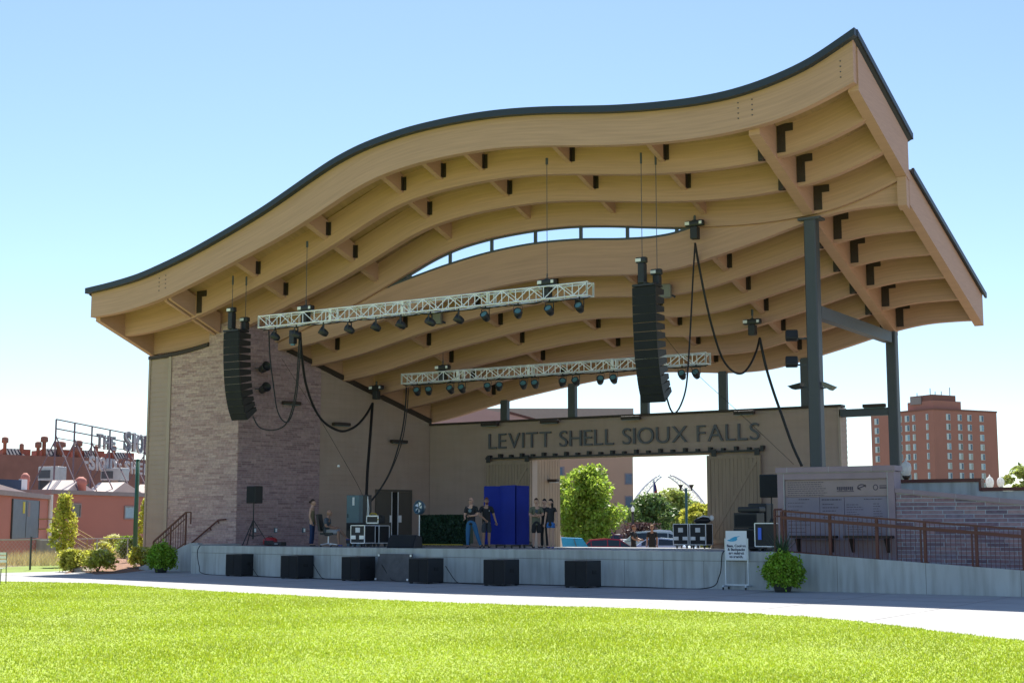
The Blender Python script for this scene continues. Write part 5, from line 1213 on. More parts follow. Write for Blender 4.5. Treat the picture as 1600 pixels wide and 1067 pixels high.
# ------------------------------------------------------------------ trees
def tree(P, h, cw, label, m='leaf_g', n=9000, s=.16, trunk=.3, base=.28, grp=None, shape='round', name='tree', seed=1, lumps=26):
    r = np.random.default_rng(seed); t = thing(name, label, 'tree', tuple(P), 0, grp); mb = MB(); mb.smooth = True
    mb.tube([(0,0,0),(.03*h*.2,0,h*base*.6),(0,.02*h,h*.6),(0,0,h*.88)],[trunk,trunk*.75,trunk*.4,trunk*.08],8)
    ctr = []
    for k in range(lumps):
        zf_ = base+(1-base)*(k+.6)/lumps; a = k*2.399+seed
        if shape == 'round': rad = cw*math.sqrt(max(.05,1-((zf_-(base+1)/2)/((1-base)/2))**2))*(.3+.8*r.random())
        elif shape == 'narrow': rad = cw*max(.12,(1-abs((zf_-base-.3*(1-base))/(.72*(1-base)))))*(.5+.4*r.random())
        else: rad = cw*(1.05-(zf_-base)/(1-base))*(.5+.45*r.random())
        c = (rad*math.cos(a), rad*math.sin(a), h*min(zf_,.95)); ctr.append(c)
        mb.tube([(0,0,h*max(base*.7,zf_-.22)),(c[0]*.5,c[1]*.5,c[2]-h*.07),c],[trunk*.28,trunk*.15,trunk*.04],5)
    mb.build('trunk', M['bark'], t, world=False)
    ctr = np.array(ctr); i = r.integers(0,len(ctr),n); sz = (.16+.16*r.random(len(ctr)))*cw
    g = r.normal(size=(n,3)); g /= np.linalg.norm(g,axis=1)[:,None]; g *= (r.random(n)**.45)[:,None]
    Pt = ctr[i]+g*sz[i][:,None]*[1.5,1.5,1.05 if shape != 'narrow' else 1.7]
    npmesh('crown', leafcloud(Pt, s), 4, M[m], t); return t
p = pd(97,888,60); tree((p.x,p.y,0), 3.0, .68, 'young yellow-green tree before the red warehouse', 'leaf_y', 2300, .08, .05, .24, shape='narrow', seed=3)
p = pd(226,880,64); tree((p.x,p.y,0), 2.9, .5, 'young tree half hidden behind the tan wall corner', 'leaf_y', 1500, .085, .05, .2, shape='narrow', seed=4)
# ------------------------------------------------------------------ far buildings
M['redwall'] = mat('salmon_red_wall', (.50,.19,.145), .8, var=.08, scale=.4)
M['redbrick'] = mat('old_red_brick', (.33,.14,.10), .85, var=.18, scale=1.0)
M['fascia'] = mat('grey_fascia', (.30,.24,.24), .7)
M['bluedoor'] = mat('blue_grey_door', (.16,.21,.26), .5)
M['roofwhite'] = mat('pale_roofing', (.62,.52,.47), .8, var=.15, scale=.8)
M['yrail'] = mat('ochre_handrail', (.45,.28,.10), .6)
M['glassd'] = mat('dark_window', (.03,.05,.06), .1, spec=.8)
M['skyl'] = mat('slate_skylight', (.09,.09,.11), .8, spec=.1)
M['skyblue'] = mat('window_reflecting_sky', (.22,.36,.5), .1)
def frame(P, Q):
    """origin P, local x towards Q (plan), local -y faces the camera side"""
    d = Vector((Q[0]-P[0],Q[1]-P[1])); return math.atan2(d.y,d.x), d.length
P0 = pd(-70,860,58); P1 = pd(73,860,75); rzz, L0 = frame(P0,P1)
zA = 1.68+49/FPX*75
w = thing('red_warehouse', 'long low salmon red warehouse with grey doors behind the chain link fence', 'warehouse', (P0.x,P0.y,0), rzz)
mb = MB(); mb.box(0,L0,0,14,-.1,zA-.25); mb.build('wall', M['redwall'], w, world=False)
mb = MB(); mb.box(-.2,L0+.05,-.12,-.0+.02,zA-.25,zA-.02); mb.box(-.2,L0+.05,.03,14,zA-.25,zA); mb.build('roof', M['fascia'], w, world=False)
mb = MB(); mb.prism([(-.2,zA+.01),(L0*.8,zA+.01),(L0*.35,zA+.35),(-.2,zA+.55)],.3,13); mb.build('pale_roof', M['roofwhite'], w, world=False)
def onw(x, y, P, Q): return pline(x, y, (P.x,P.y), (Q.x,Q.y))
def lx(p, P, rz_): return (Vector((p.x-P.x,p.y-P.y)).dot(Vector((math.cos(rz_),math.sin(rz_)))), p.z)
a = lx(onw(19,779,P0,P1),P0,rzz); b = lx(onw(57,840,P0,P1),P0,rzz)
mb = MB(); mb.box(a[0],b[0],-.06,-.01,b[1],a[1]); dr = mb.build('loading_door', M['bluedoor'], w, world=False)
mb = MB(); xm = (a[0]+b[0])/2; mb.box(xm-.02,xm+.02,-.075,-.061,b[1]+.05,a[1]-.05); mb.box(a[0]-.08,a[0],-.08,-.01,b[1],a[1]); mb.box(b[0],b[0]+.08,-.08,-.01,b[1],a[1]); mb.build('door_frame', M['steel'], dr, world=False)
ny = mat('yellow_notice', (.7,.6,.05), .6); mb = MB(); mb.box(xm-.75,xm-.35,-.075,-.062,b[1]+1.2,b[1]+1.75); mb.build('yellow_notice', ny, dr, world=False)
mb = MB(); mb.box(xm+.3,xm+.75,-.075,-.062,b[1]+1.05,b[1]+1.75); mb.build('grey_notice', M['fascia'], dr, world=False)
mb = MB(); mb.tube([(L0-.0,-.1,0),(L0-.0,-.1,zA)], .12, 8); mb.build('downpipe', M['white'], w, world=False)
# second block
Q0 = pd(76,860,80); Q1 = pd(262,860,91); rz2, L2 = frame(Q0,Q1); zB_ = 1.68+57/FPX*80
w2 = thing('red_workshop', 'lower red block with small windows between the warehouse corner and the bandshell', 'building', (Q0.x,Q0.y,0), rz2)
mb = MB(); mb.box(0,L2,0,16,-.1,zB_-.25); mb.build('wall', M['redwall'], w2, world=False)
mb = MB(); mb.box(-.1,L2,-.12,16,zB_-.25,zB_-.01); mb.build('roof', M['fascia'], w2, world=False)
for (x0,y0,x1,y1,mm) in ((113,788,124,806,'glassd'),(195,792,212,809,'skyblue')):
    a = lx(onw(x0,y0,Q0,Q1),Q0,rz2); b = lx(onw(x1,y1,Q0,Q1),Q0,rz2); mb = MB(); mb.box(a[0],b[0],-.03,-.005,b[1],a[1]); wn = mb.build('window', M[mm], w2, world=False)
    mb = MB(); mb.box(a[0]-.08,a[0],-.06,-.0,b[1]-.08,a[1]+.08); mb.box(b[0],b[0]+.08,-.06,0,b[1]-.08,a[1]+.08); mb.box(a[0],b[0],-.06,0,a[1],a[1]+.08); mb.box(a[0],b[0],-.06,0,b[1]-.08,b[1]); mb.build('frame', M['fascia'], wn, world=False)
# dark blue upstand between roofs, roof clutter
M['navyroof'] = mat('dark_blue_flashing', (.01,.03,.09), .5)
a = onw(0,757,Q0-(Q1-Q0)*.9,Q1); 
mb = MB(); mb.box(-9,.2,2.2,2.4,zB_-.1,zB_+.55); mb.build('blue_parapet', M['navyroof'], w2, world=False)
mb = MB(); mb.box(.2,.7,2.2,2.4,zB_-.1,zB_+.6); mb.build('white_parapet', M['white'], w2, world=False)
for i, (xx, yy, s_) in enumerate(((-4.5,5,.35),(-3.2,6,.4),(-2.6,7,.45),(8.0,4,.42),(15.5,4,.42),(1.5,3,.3))):
    mb = MB(); mb.smooth=True; mb.lathe([(s_*.8,0),(s_*.8,.5),(s_,.55),(s_*.8,.85),(s_*.3,1.0)],10,(xx,yy,zB_)); mb.build('roof_vent', M['redwall'], w2, world=False)
for i, (xx, yy, l) in enumerate(((-4.0,5.5,3),(6.5,5,3.2),(11,5,4),(16,5,3),(19,5,3))):
    mb = MB(); mb.prism([(0,0),(l,0),(l*.4,.8)],yy-1,yy+1); mb.v = [(p[0]+xx,p[1],p[2]+zB_) for p in mb.v]; mb.build('pale_roof_sheet', M['roofwhite'], w2, world=False)
# air handling units
for (x0,y0,x1,y1,D,lab) in ((62,729,100,757,92,'boxy grey rooftop cooling unit on the red building, left one'),(160,731,198,757,96,'boxy grey rooftop cooling unit under the word SIOUX on the lower sign line')):
    p = pd((x0+x1)/2,y1,D); q = pd(x1,y0,D); p2 = pd(x0,y1,D); wd = (Vector((q.x,q.y))-Vector((p2.x,p2.y))).length/2; t = thing('cooling_unit', lab, 'cooling unit', tuple(p), YAW-.3, 'rooftop cooling units')
    hh = q.z-p.z; mb = MB(); mb.bev(-wd,wd,-wd*.6,wd*.6,.25,hh,.05); mb.build('unit_body', M['galv'], t, world=False); mb = MB(); mb.box(-wd*.9,wd*.2,-wd*.6-.03,-wd*.6-.005,.4,hh*.8); mb.build('louvre', M['steel'], t, world=False)
    for s in (-wd*.8,wd*.8): mb = MB(); mb.box(s-.05,s+.05,-.5,.5,-.9,.25); mb.build('leg', M['steel'], t, world=False)
# loading steps
p = pd(45,862,73); t = thing('loading_steps', 'ochre metal stairs and rails at the blue grey warehouse door', 'stairs', (p.x,p.y,0), YAW)
mb = MB(); mb.box(-.5,1.3,-.5,.8,0,1.0); mb.build('landing', M['conc'], t, world=False)
for k in range(5): mb = MB(); mb.box(1.3+k*.32-0,1.62+k*.32,-.5,.5,0,1.0-.18*(k+1)+.02); mb.build('step', M['conc'], t, world=False)
mb = MB()
for y_ in (-.5,.6):
    for dz in (1.05,.55): mb.bar((-.4,y_,1.0+dz),(1.3,y_,1.0+dz),.05); mb.bar((-1.9,y_,.1+dz),(-.4,y_,1.0+dz),.05); mb.bar((1.3,y_,1.0+dz),(3.1,y_,.0+dz),.05)
    for x in (-.4,1.3,): mb.bar((x,y_,.9),(x,y_,2.05),.05)
    for x in (-1.9,3.1): mb.bar((x,y_,0),(x,y_,1.15),.05)
mb.build('handrail', M['yrail'], t, world=False)
# brick mill behind with saw-tooth skylights
D = 118; a = pd(-60,700,D); b = pd(262,712,D+14); rz3, L3 = frame(a,b); z0 = pd(100,712,D+5).z
mill = thing('brick_mill', 'dark red brick mill with slate skylights and round roof vents behind the warehouse', 'factory', (a.x,a.y,0), rz3)
mb = MB(); mb.box(0,L3,0,20,-.5,z0); mb.build('wall', M['redbrick'], mill, world=False)
sc = L3/322
for i, (x0,x1,hz_) in enumerate(((8,35,11),(68,98,13),(130,152,13),(178,202,12))):
    X0, X1 = (x0+60)*sc, (x1+60)*sc; hh = hz_/FPX*D*1.05
    mb = MB(); vs = [(X0-.2,.3,z0-.2),(X1+.3,.3,z0-.2),(X1-.2,1.6,z0+hh),(X0+.5,1.6,z0+hh)]; mb.add(vs+[(p[0],p[1]+.1,p[2]) for p in vs],[(0,1,2,3),(7,6,5,4),(0,4,5,1),(1,5,6,2),(2,6,7,3),(3,7,4,0)])
    for k in range(5): xx = X0+.3+(X1-X0-.4)*k/4; mb.bar((xx-.2,.25,z0-.1),(xx,1.5,z0+hh),.06)
    mb.build('skylight', M['skyl'], mill, world=False)
    mb = MB(); mb.prism([(1.75,z0-.3),(6,z0-.3),(1.75,z0+hh)],X0+.3,X1+1.2,'x'); mb.prism([(X1-.4,z0+hh),(X1+1.6,z0-.3),(X1-.4,z0-.3)],1.72,6) ; mb.build('saw_roof', M['redbrick'], mill, world=False)
for i, (x, top, r_) in enumerate(((8,684,.15),(33,693,.10),(58,689,.15),(67,680,.17),(91,687,.28),(121,684,.17),(118,694,.26),(149,691,.10),(178,690,.13))):
    X = (x+60)*sc; Z = pd(x,top,D+5).z; mb = MB(); mb.smooth=True; mb.lathe([(r_,0),(r_,Z-z0-.55),(r_*1.9,Z-z0-.5),(r_*1.9,Z-z0-.1),(r_*.8,Z-z0)],10,(X,.8,z0)); mb.build('roof_vent', M['redbrick'], mill, world=False)
for x in (120,168): X = (x+60)*sc; mb = MB(); mb.box(X-.8,X+.8,-.04,-.0,2.4,5.4); mb.build('window', M['glassd'], mill, world=False)
# rooftop sign frame
A_ = pd(88,700,90); B_ = pd(262,700,104)
t = thing('rooftop_sign', 'skeletal rooftop frame with tall grey letters THE SIOU above the warehouse', 'sign', tuple(A_))
M['signfr'] = mat('weathered_sign_steel', (.15,.10,.12), .7); M['signlet'] = mat('weathered_grey_letter', (.17,.18,.20), .6, var=.2); M['signtube'] = mat('pale_letter_edge', (.45,.43,.44), .6)
def os_(x, y): return pline(x, y, (A_.x,A_.y), (B_.x,B_.y))
mb = MB(); mb.bar(os_(88,655),os_(250,687),.07); mb.bar(os_(88,669.5),os_(250,700),.07); mb.bar(os_(88,684),os_(250,712),.05); mb.build('frame_rail', M['signfr'], t)
for x, y0_ in ((88,655),(117,661),(144,667),(172,672.5),(200,678),(226,683)):
    p = os_(x,y0_); mb = MB(); mb.bar(p,(p.x,p.y,3.6),.08); bk = Vector((p.x,p.y,0))+Vector((-math.sin(YAW+.9),math.cos(YAW+.9),0))*-2.6; mb.bar((p.x,p.y,p.z-1.0),(bk.x,bk.y,3.9),.06); mb.bar((p.x,p.y,p.z-1.3),(p.x+(p.x-bk.x),p.y+(p.y-bk.y),3.9),.06); mb.build('upright', M['signfr'], t)
dirv = (B_-A_); dirv.z = 0; dirv.normalize(); rzs = math.atan2(dirv.y,dirv.x)
def signtext(txt, xs, ytop, ybot, mtl, edge=True):
    for ch, x0, yt, yb in zip(txt, xs, ytop, ybot):
        p0 = os_(x0[0], yb); p1 = os_(x0[1], yb); zt_ = os_(x0[0], yt).z; W_ = (p1-p0).length; H_ = zt_-p0.z
        for (bold, dep, mm, nm) in (((.05,.10,mtl,'letter'),(-.02,.16,M['signtube'],'letter_tube')) if edge else ((.03,.10,mtl,'letter'),)):
            cu = bpy.data.curves.new('t','FONT'); cu.body = ch; cu.size = 1; cu.offset = bold; cu.extrude = dep/2
            ob = bpy.data.objects.new('t', cu); COL.objects.link(ob); bpy.context.view_layer.update(); me = bpy.data.meshes.new_from_object(ob.evaluated_get(bpy.context.evaluated_depsgraph_get())); bpy.data.objects.remove(ob)
            xs_ = [v_.co.x for v_ in me.vertices]; ys_ = [v_.co.y for v_ in me.vertices]; k = 1e-6
            sx = W_/(max(xs_)-min(xs_)+k); sy = H_/(max(ys_)-min(ys_)+k)
            if ch in '-.': sx = W_/(max(xs_)-min(xs_)+k); sy = .18/(max(ys_)-min(ys_)+k); 
            mn = (min(xs_),min(ys_)); me.transform(Matrix.Translation(p0+(Vector((0,0,H_*.45)) if ch in '-.' else Vector())) @ Matrix.Rotation(rzs,4,'Z') @ Matrix.Rotation(R(90),4,'X') @ Matrix.Diagonal((sx,sy,1,1)) @ Matrix.Translation((-mn[0],-mn[1],0)))
            me.transform(Matrix.Translation(-Vector(A_))); me.materials.clear(); me.materials.append(mm); me.name = nm
            o = bpy.data.objects.new(nm, me); COL.objects.link(o); o.parent = t if nm == 'letter' else last; last = o if nm == 'letter' else last
signtext('THESIOU', [(151,159.5),(162,169.5),(172,179.5),(193,204),(207,210.5),(213,223),(226,240)], [677,679.5,681.5,673,676,678,680], [700,702,703,704,706,708,711], M['signlet'])
signtext('-SIOUX.SHEEP', [(133,137),(139.5,147.5),(150.5,152.5),(155,164),(166.5,174),(176,184),(187,189),(195,202),(205,212),(215,221.5),(224,230.5),(233,240)], [717,711,713,714,715.5,717,718,719.5,721,722.5,724,726], [730,734,735,736,737,738,736,739,740,741,742,743], M['signtube'], False)
# ------------------------------------------------------------------ brick tower on the right
M['tbrick'] = mat('tower_red_brick', (.43,.18,.14), .85, var=.06, scale=.3); M['tbrick2'] = mat('tower_dark_brick', (.24,.10,.08), .85, var=.06)
M['winw'] = mat('pale_window_frame', (.62,.66,.68), .5); M['wind'] = mat('tower_window_glass', (.07,.12,.20), .15)
C = pd(1465,822,424); ra = YAW+R(28)     # right wing direction; left wing direction
t = thing('brick_apartment_tower', 'tall red brick apartment tower with pale square windows at right', 'building', (C.x,C.y,0), ra)
H_ = pd(1465,640,424).z; Lr, Ll = 26.1, 27.0
mb = MB(); mb.box(0,Lr,0,Ll,-1,H_); mb.build('wall', M['tbrick'], t, world=False)
mb = MB(); mb.box(-.15,Lr+.15,-.15,Ll+.15,H_,H_+.5); mb.build('roof', M['tbrick2'], t, world=False)
fl = 15.3/FPX*424
def wmesh(w, h, face):
    q = MB(); f = .16
    if face == 'r': q.box(-w/2,w/2,-.08,-.01,-h/2,h/2)
    else: q.box(-.08,-.01,-w/2,w/2,-h/2,h/2)
    return q
protos = {}; M['winblind'] = mat('window_blind', (.42,.43,.40), .7)
def win(face, pos, z, w, h):
    key = (face, w, h)
    if key not in protos:
        o = wmesh(w, h, face).build('window', M['winw'], t, world=False); q = MB()
        if face == 'r': q.box(.05,w/2-.12,-.12,-.085,-h/2+.12,h/2-.12)
        else: q.box(-.12,-.085,-w/2+.12,-.05,-h/2+.12,h/2-.12)
        g = q.build('pane', M['wind'], o, world=False); protos[key] = (o, g)
    else:
        o0, g0 = protos[key]; o = o0.copy(); COL.objects.link(o); g = g0.copy(); COL.objects.link(g); g.parent = o; q_ = random.random()
        if q_ < .45: g.data = g0.data.copy(); g.data.materials[0] = M['skyblue'] if q_ < .2 else (M['winblind'] if q_ < .36 else M['glassd'])
    o.location = (pos,0,z) if face == 'r' else (0,pos,z); return o
for k in range(9):
    z = H_-2.0-k*fl
    for s_ in (5.9,10.6,14.6,19.6): win('r', s_, z, 1.7, 1.9)
    for s_, ww in ((2.6,.95),(8.2,1.2),(11.0,1.9),(14.2,1.9),(24.4,1.9)): win('l', s_, z, ww, 1.9)
mb = MB(); mb.box(-.05,9.5,-.3+.0,9,H_+.5,H_+4.8); mb.v = [(p[0]+1.5,p[1]+2,p[2]) for p in mb.v]; pth = mb.build('penthouse', M['tbrick2'], t, world=False)
mb = MB(); mb.box(1.3,12.6,1.2,12,H_+.5,H_+3.0); mb.build('penthouse_base', M['tbrick'], t, world=False)
mb = MB()
for (x,y,h_) in ((2,3,2.6),(4,3,1.4),(6,2.5,1.6),(10,3,3.4),(1.5,8,1.2)): mb.bar((x,y,H_+4.7 if x < 10 else H_+3),(x,y,H_+4.8+h_*.75),.16)
mb.build('antenna', M['steel'], t, world=False)
mb = MB(); mb.box(1.0,1.4,6,10.5,H_+2.2,H_+4.4); mb.build('louvre', M['fascia'], t, world=False)
# ------------------------------------------------------------------ brown building behind the stage
M['tan_b'] = mat('brown_brick_block', (.56,.35,.23), .85, var=.05, scale=.3); M['pinkb'] = mat('pinkish_red_brick', (.55,.32,.27), .85, var=.08, scale=.6)
D = 200; P_ = pd(990,822,D); Lw = 56
t = thing('brown_office_block', 'plain brown brick block with a few narrow windows seen through the rear opening', 'building', (P_.x,P_.y,0), YAW)
Hb = pd(900,638,D).z
mb = MB(); mb.box(-Lw,0,0,25,-1,Hb-1.8); mb.build('wall', M['tan_b'], t, world=False)
mb = MB(); mb.box(-Lw,.15,-.15,25,Hb-1.79,Hb); mb.build('parapet', M['trim'], t, world=False)
for (x,y,ww,hh) in ((983,748,.55,1.3),(983,784,.55,1.4),(984,824,.7,1.8),(870,737,1.2,1.2)):
    p = pd(x,y,D); X = (x-990)/FPX*D*1.0; mb = MB(); mb.box(X-ww,X+ww,-.06,-.01,p.z-hh/2-.15,p.z+hh/2+.15); o = mb.build('window', M['fascia'], t, world=False); mb = MB(); mb.box(X-ww*.75,X+ww*.75,-.1,-.065,p.z-hh/2,p.z+hh/2); mb.build('pane', M['wind'], o, world=False)
mb = MB(); X = (961-990)/FPX*D; mb.bar((X,-.1,0),(X,-.1,pd(960,792,D).z),.18); mb.build('downpipe', M['rust'], t, world=False)
D = 150; P_ = pd(836,822,D); t = thing('red_brick_gable', 'pinkish red brick building with a falling roof line left of the brown block', 'building', (P_.x,P_.y,0), YAW)
k = D/FPX; z1, z2 = pd(836,657,D).z, pd(795,646,D).z
mb = MB(); mb.prism([(-16,-1),(0,-1),(0,z1),((795-836)*k,z2),(-10,z2+1.3),(-16,z2+1.3)],0,14); mb.build('wall', M['pinkb'], t, world=False)
mb = MB(); mb.prism([(0.1,z1+.02),(0.1,z1+.2),((795-836)*k,z2+.25),((795-836)*k,z2+.02)],-.2,14); mb.build('roof', M['rust'], t, world=False)
# big tree and other greens in the opening
M['leaf_b'] = mat('backlit_green_leaf', (.34,.45,.06), .5, var=.3, island=.45, transl=.5)
p = pd(917,850,95); tree((p.x,p.y,-.7), 6.2, 2.1, 'big bright green tree framed by the rear opening before the brown block', 'leaf_b', 12500, .15, .14, .13, seed=11, lumps=60)
for (x, top, D, cw, m, lab, sd, sh) in ((1018,777,165,2.9,'leaf_d','dark green tree under the left arch leg by the flagpole',21,'round'),(1052,768,180,3.4,'leaf_o','broad olive green tree in the middle of the rear opening',22,'round'),(1096,790,170,2.6,'leaf_y','yellow-green tree beside the right barn door edge',23,'round'),(1078,785,230,3.6,'leaf_g','far green tree behind the double lamp post',24,'round'),(996,795,260,3.6,'leaf_g','far green tree at the edge of the brown block',25,'round')):
    p = pd(x, 830, D); z = pd(x, top, D).z; tree((p.x,p.y,-.7), z+.7, cw, lab, m, 5500, .24, .2, .18, seed=sd, shape=sh, lumps=24)
for (x, D, w_, h_, m, lab) in ((999,120,1.3,2.3,'mulch','reddish brown bush at the foot of the brown block'),(1016,125,1.4,1.9,'leaf_y','yellow-green bush right of the reddish bush'),(1094,130,1.6,2.2,'leaf_y','yellow bush left of the right barn door')):
    p = pd(x,830,D); shrub((p.x,p.y,-.7), w_, h_, lab, 'leaf_y' if m != 'mulch' else 'leaf_r' if 'leaf_r' in M else 'leaf_y', s=.14) if m != 'mulch' else None
M['leaf_r'] = mat('purple_brown_leaf', (.13,.07,.06), .6, var=.3, island=.4, transl=.2)
p = pd(999,830,120); shrub((p.x,p.y,-.7), 1.5, 2.5, 'reddish brown bush at the foot of the brown block', 'leaf_r', s=.14)
n = 26000; xs_ = rng.random(n)*900+750; P_ = []
for x in xs_:
    D = 330+rng.random()*40; q = pd(x, 822-(rng.random()**.7)*(20+9*math.sin(x*.05)+6*math.sin(x*.13+2)), D); P_.append((q.x,q.y,q.z if rng.random() > .15 else -.5))
npmesh('distant_trees', leafcloud(np.array(P_), 1.3), 4, M['leaf_d'], kind='stuff', label='distant band of trees along the horizon', cat='trees')
n = 6000; P_ = []
for x in rng.random(n)*500-250:
    D = 230+rng.random()*40; q = pd(x, 828-(rng.random()**.7)*(14+6*math.sin(x*.07)), D); P_.append((q.x,q.y,q.z))
p = pd(1604,760,70); tree((p.x,p.y,0), pd(1600,728,70).z, 1.1, 'green tree tip at the far right edge above the concrete wall', 'leaf_o', 2500, .12, .1, .3, seed=31)
# steel arch sculpture
def archleg(pts, label, D):
    t = thing('steel_arch', label, 'sculpture', tuple(pd(pts[0][0], 822, D)), 0, 'two curved lattice arch legs')
    P = [pd(x,y,D) for x, y in pts]; n = len(P); off = [Vector((math.cos(YAW),math.sin(YAW),0))*.0, Vector((math.cos(YAW),math.sin(YAW),0))*1.0+Vector((0,0,-.7)), Vector((-math.sin(YAW),math.cos(YAW),0))*1.6]
    sgn = 1 if pts[-1][0] > pts[0][0] else -1
    ch = []
    for j in range(3):
        ch.append([P[i]+Vector((off[j].x*sgn,off[j].y*sgn,off[j].z))*(1.0-.75*i/(n-1))*1.6 for i in range(n)])
        mb = MB(); mb.smooth=True; mb.tube(ch[j], .13, 6); mb.build('chord', M['alu'], t)
    mb = MB()
    for i in range(n-1):
        for j in range(3): mb.bar(ch[j][i],ch[(j+1)%3][i+1],.09); mb.bar(ch[j][i],ch[(j+1)%3][i],.09)
    mb.build('lattice', M['alu'], t)
def arc(p, c, q, n=12): return [((1-t_)**2*p[0]+2*t_*(1-t_)*c[0]+t_*t_*q[0],(1-t_)**2*p[1]+2*t_*(1-t_)*c[1]+t_*t_*q[1]) for t_ in [i/(n-1) for i in range(n)]]
archleg(arc((976,822),(990,765),(1031,741)), 'left curved silver lattice arch leg above the trees', 250)
archleg(arc((1116,822),(1092,760),(1046,741)), 'right curved silver lattice arch leg above the trees', 250)
# flagpole, lamps
p = pd(1022,830,170); t = thing('flagpole', 'thin flagpole with a limp striped flag between the arch legs', 'flagpole', (p.x,p.y,-.7)); z = pd(1022,748,170).z+.7
mb = MB(); mb.tube([(0,0,0),(0,0,z)], .07, 6); mb.build('pole', M['alu'], t, world=False)
M['flagr'] = mat('flag_red', (.35,.04,.05), .8); M['flagb'] = mat('flag_blue', (.03,.05,.2), .8)
mb = MB(); mb.prism([(.08,z-.4),(.35,z-.8),(.75,z-3.0),(.5,z-3.2),(.08,z-2.0)],-.03,.03); mb.build('flag', M['flagr'], t, world=False); mb = MB(); mb.prism([(.08,z-.2),(.3,z-.7),(.35,z-1.4),(.08,z-1.5)],-.035,.035); mb.build('flag_canton', M['flagb'], t, world=False)
p = pd(1073,830,110); t = thing('lot_lamp', 'dark teal lamp post with two upturned heads in the rear opening', 'street lamp', (p.x,p.y,-.7), YAW); z = pd(1073,762,110).z+.7
M['teal'] = mat('teal_pole', (.02,.09,.10), .5)
mb = MB(); mb.tube([(0,0,0),(0,0,z)], .1, 8); mb.build('pole', M['teal'], t, world=False); mb = MB(); mb.bar((-.42,0,z-.2),(.42,0,z-.2),.07); mb.build('crossarm', M['bracket'], t, world=False)
for s in (-.42,.42): mb = MB(); mb.lathe([(.05,z-.2),(.08,z),(.2,z+.22),(.18,z+.25)],10,(s,0,0)); mb.build('lamp_head', M['bracket'], t, world=False)
p = pd(989,830,90); acorn((p.x,p.y,-.7), pd(989,790,90).z+.7, .42, 'white lamp globe on a dark pole at the edge of the brown block', None)
# ------------------------------------------------------------------ cars
M['tyre'] = mat('tyre_rubber', (.02,.02,.02), .8); M['rim'] = mat('wheel_rim', (.45,.46,.48), .3, metal=.7); M['cglass'] = mat('car_glass', (.02,.03,.035), .05, spec=.9)
M['tail'] = mat('tail_lamp_red', (.5,.01,.02), .3); M['hlamp'] = mat('head_lamp', (.7,.72,.72), .15)
PROF = {
'sedan': dict(L=4.6, W=.88, st=[(-2.3,.35,.72,.78),(-2.2,.3,.88,.92),(-1.6,.25,.95,1.0),(-1.15,.25,.96,1.38),(-.2,.25,.95,1.46),(.5,.25,.94,1.40),(1.15,.25,.93,.98),(1.9,.25,.84,.86),(2.25,.3,.68,.7),(2.32,.38,.6,.62)], win=(2,6)),
'suv': dict(L=4.8, W=.94, st=[(-2.4,.45,.9,.95),(-2.35,.35,1.08,1.62),(-1.9,.32,1.1,1.78),(-.6,.32,1.1,1.82),(.35,.32,1.08,1.76),(1.05,.32,1.06,1.14),(1.9,.32,1.0,1.04),(2.3,.4,.85,.9),(2.4,.45,.7,.75)], win=(1,5)),
'pickup': dict(L=5.6, W=.97, st=[(-2.8,.5,1.1,1.12),(-2.7,.45,1.2,1.22),(-1.1,.42,1.2,1.22),(-.95,.42,1.18,1.8),(-.1,.42,1.17,1.9),(.75,.42,1.15,1.84),(1.4,.42,1.12,1.2),(2.3,.42,1.06,1.1),(2.7,.5,.92,.96),(2.8,.55,.8,.84)], win=(3,6))}
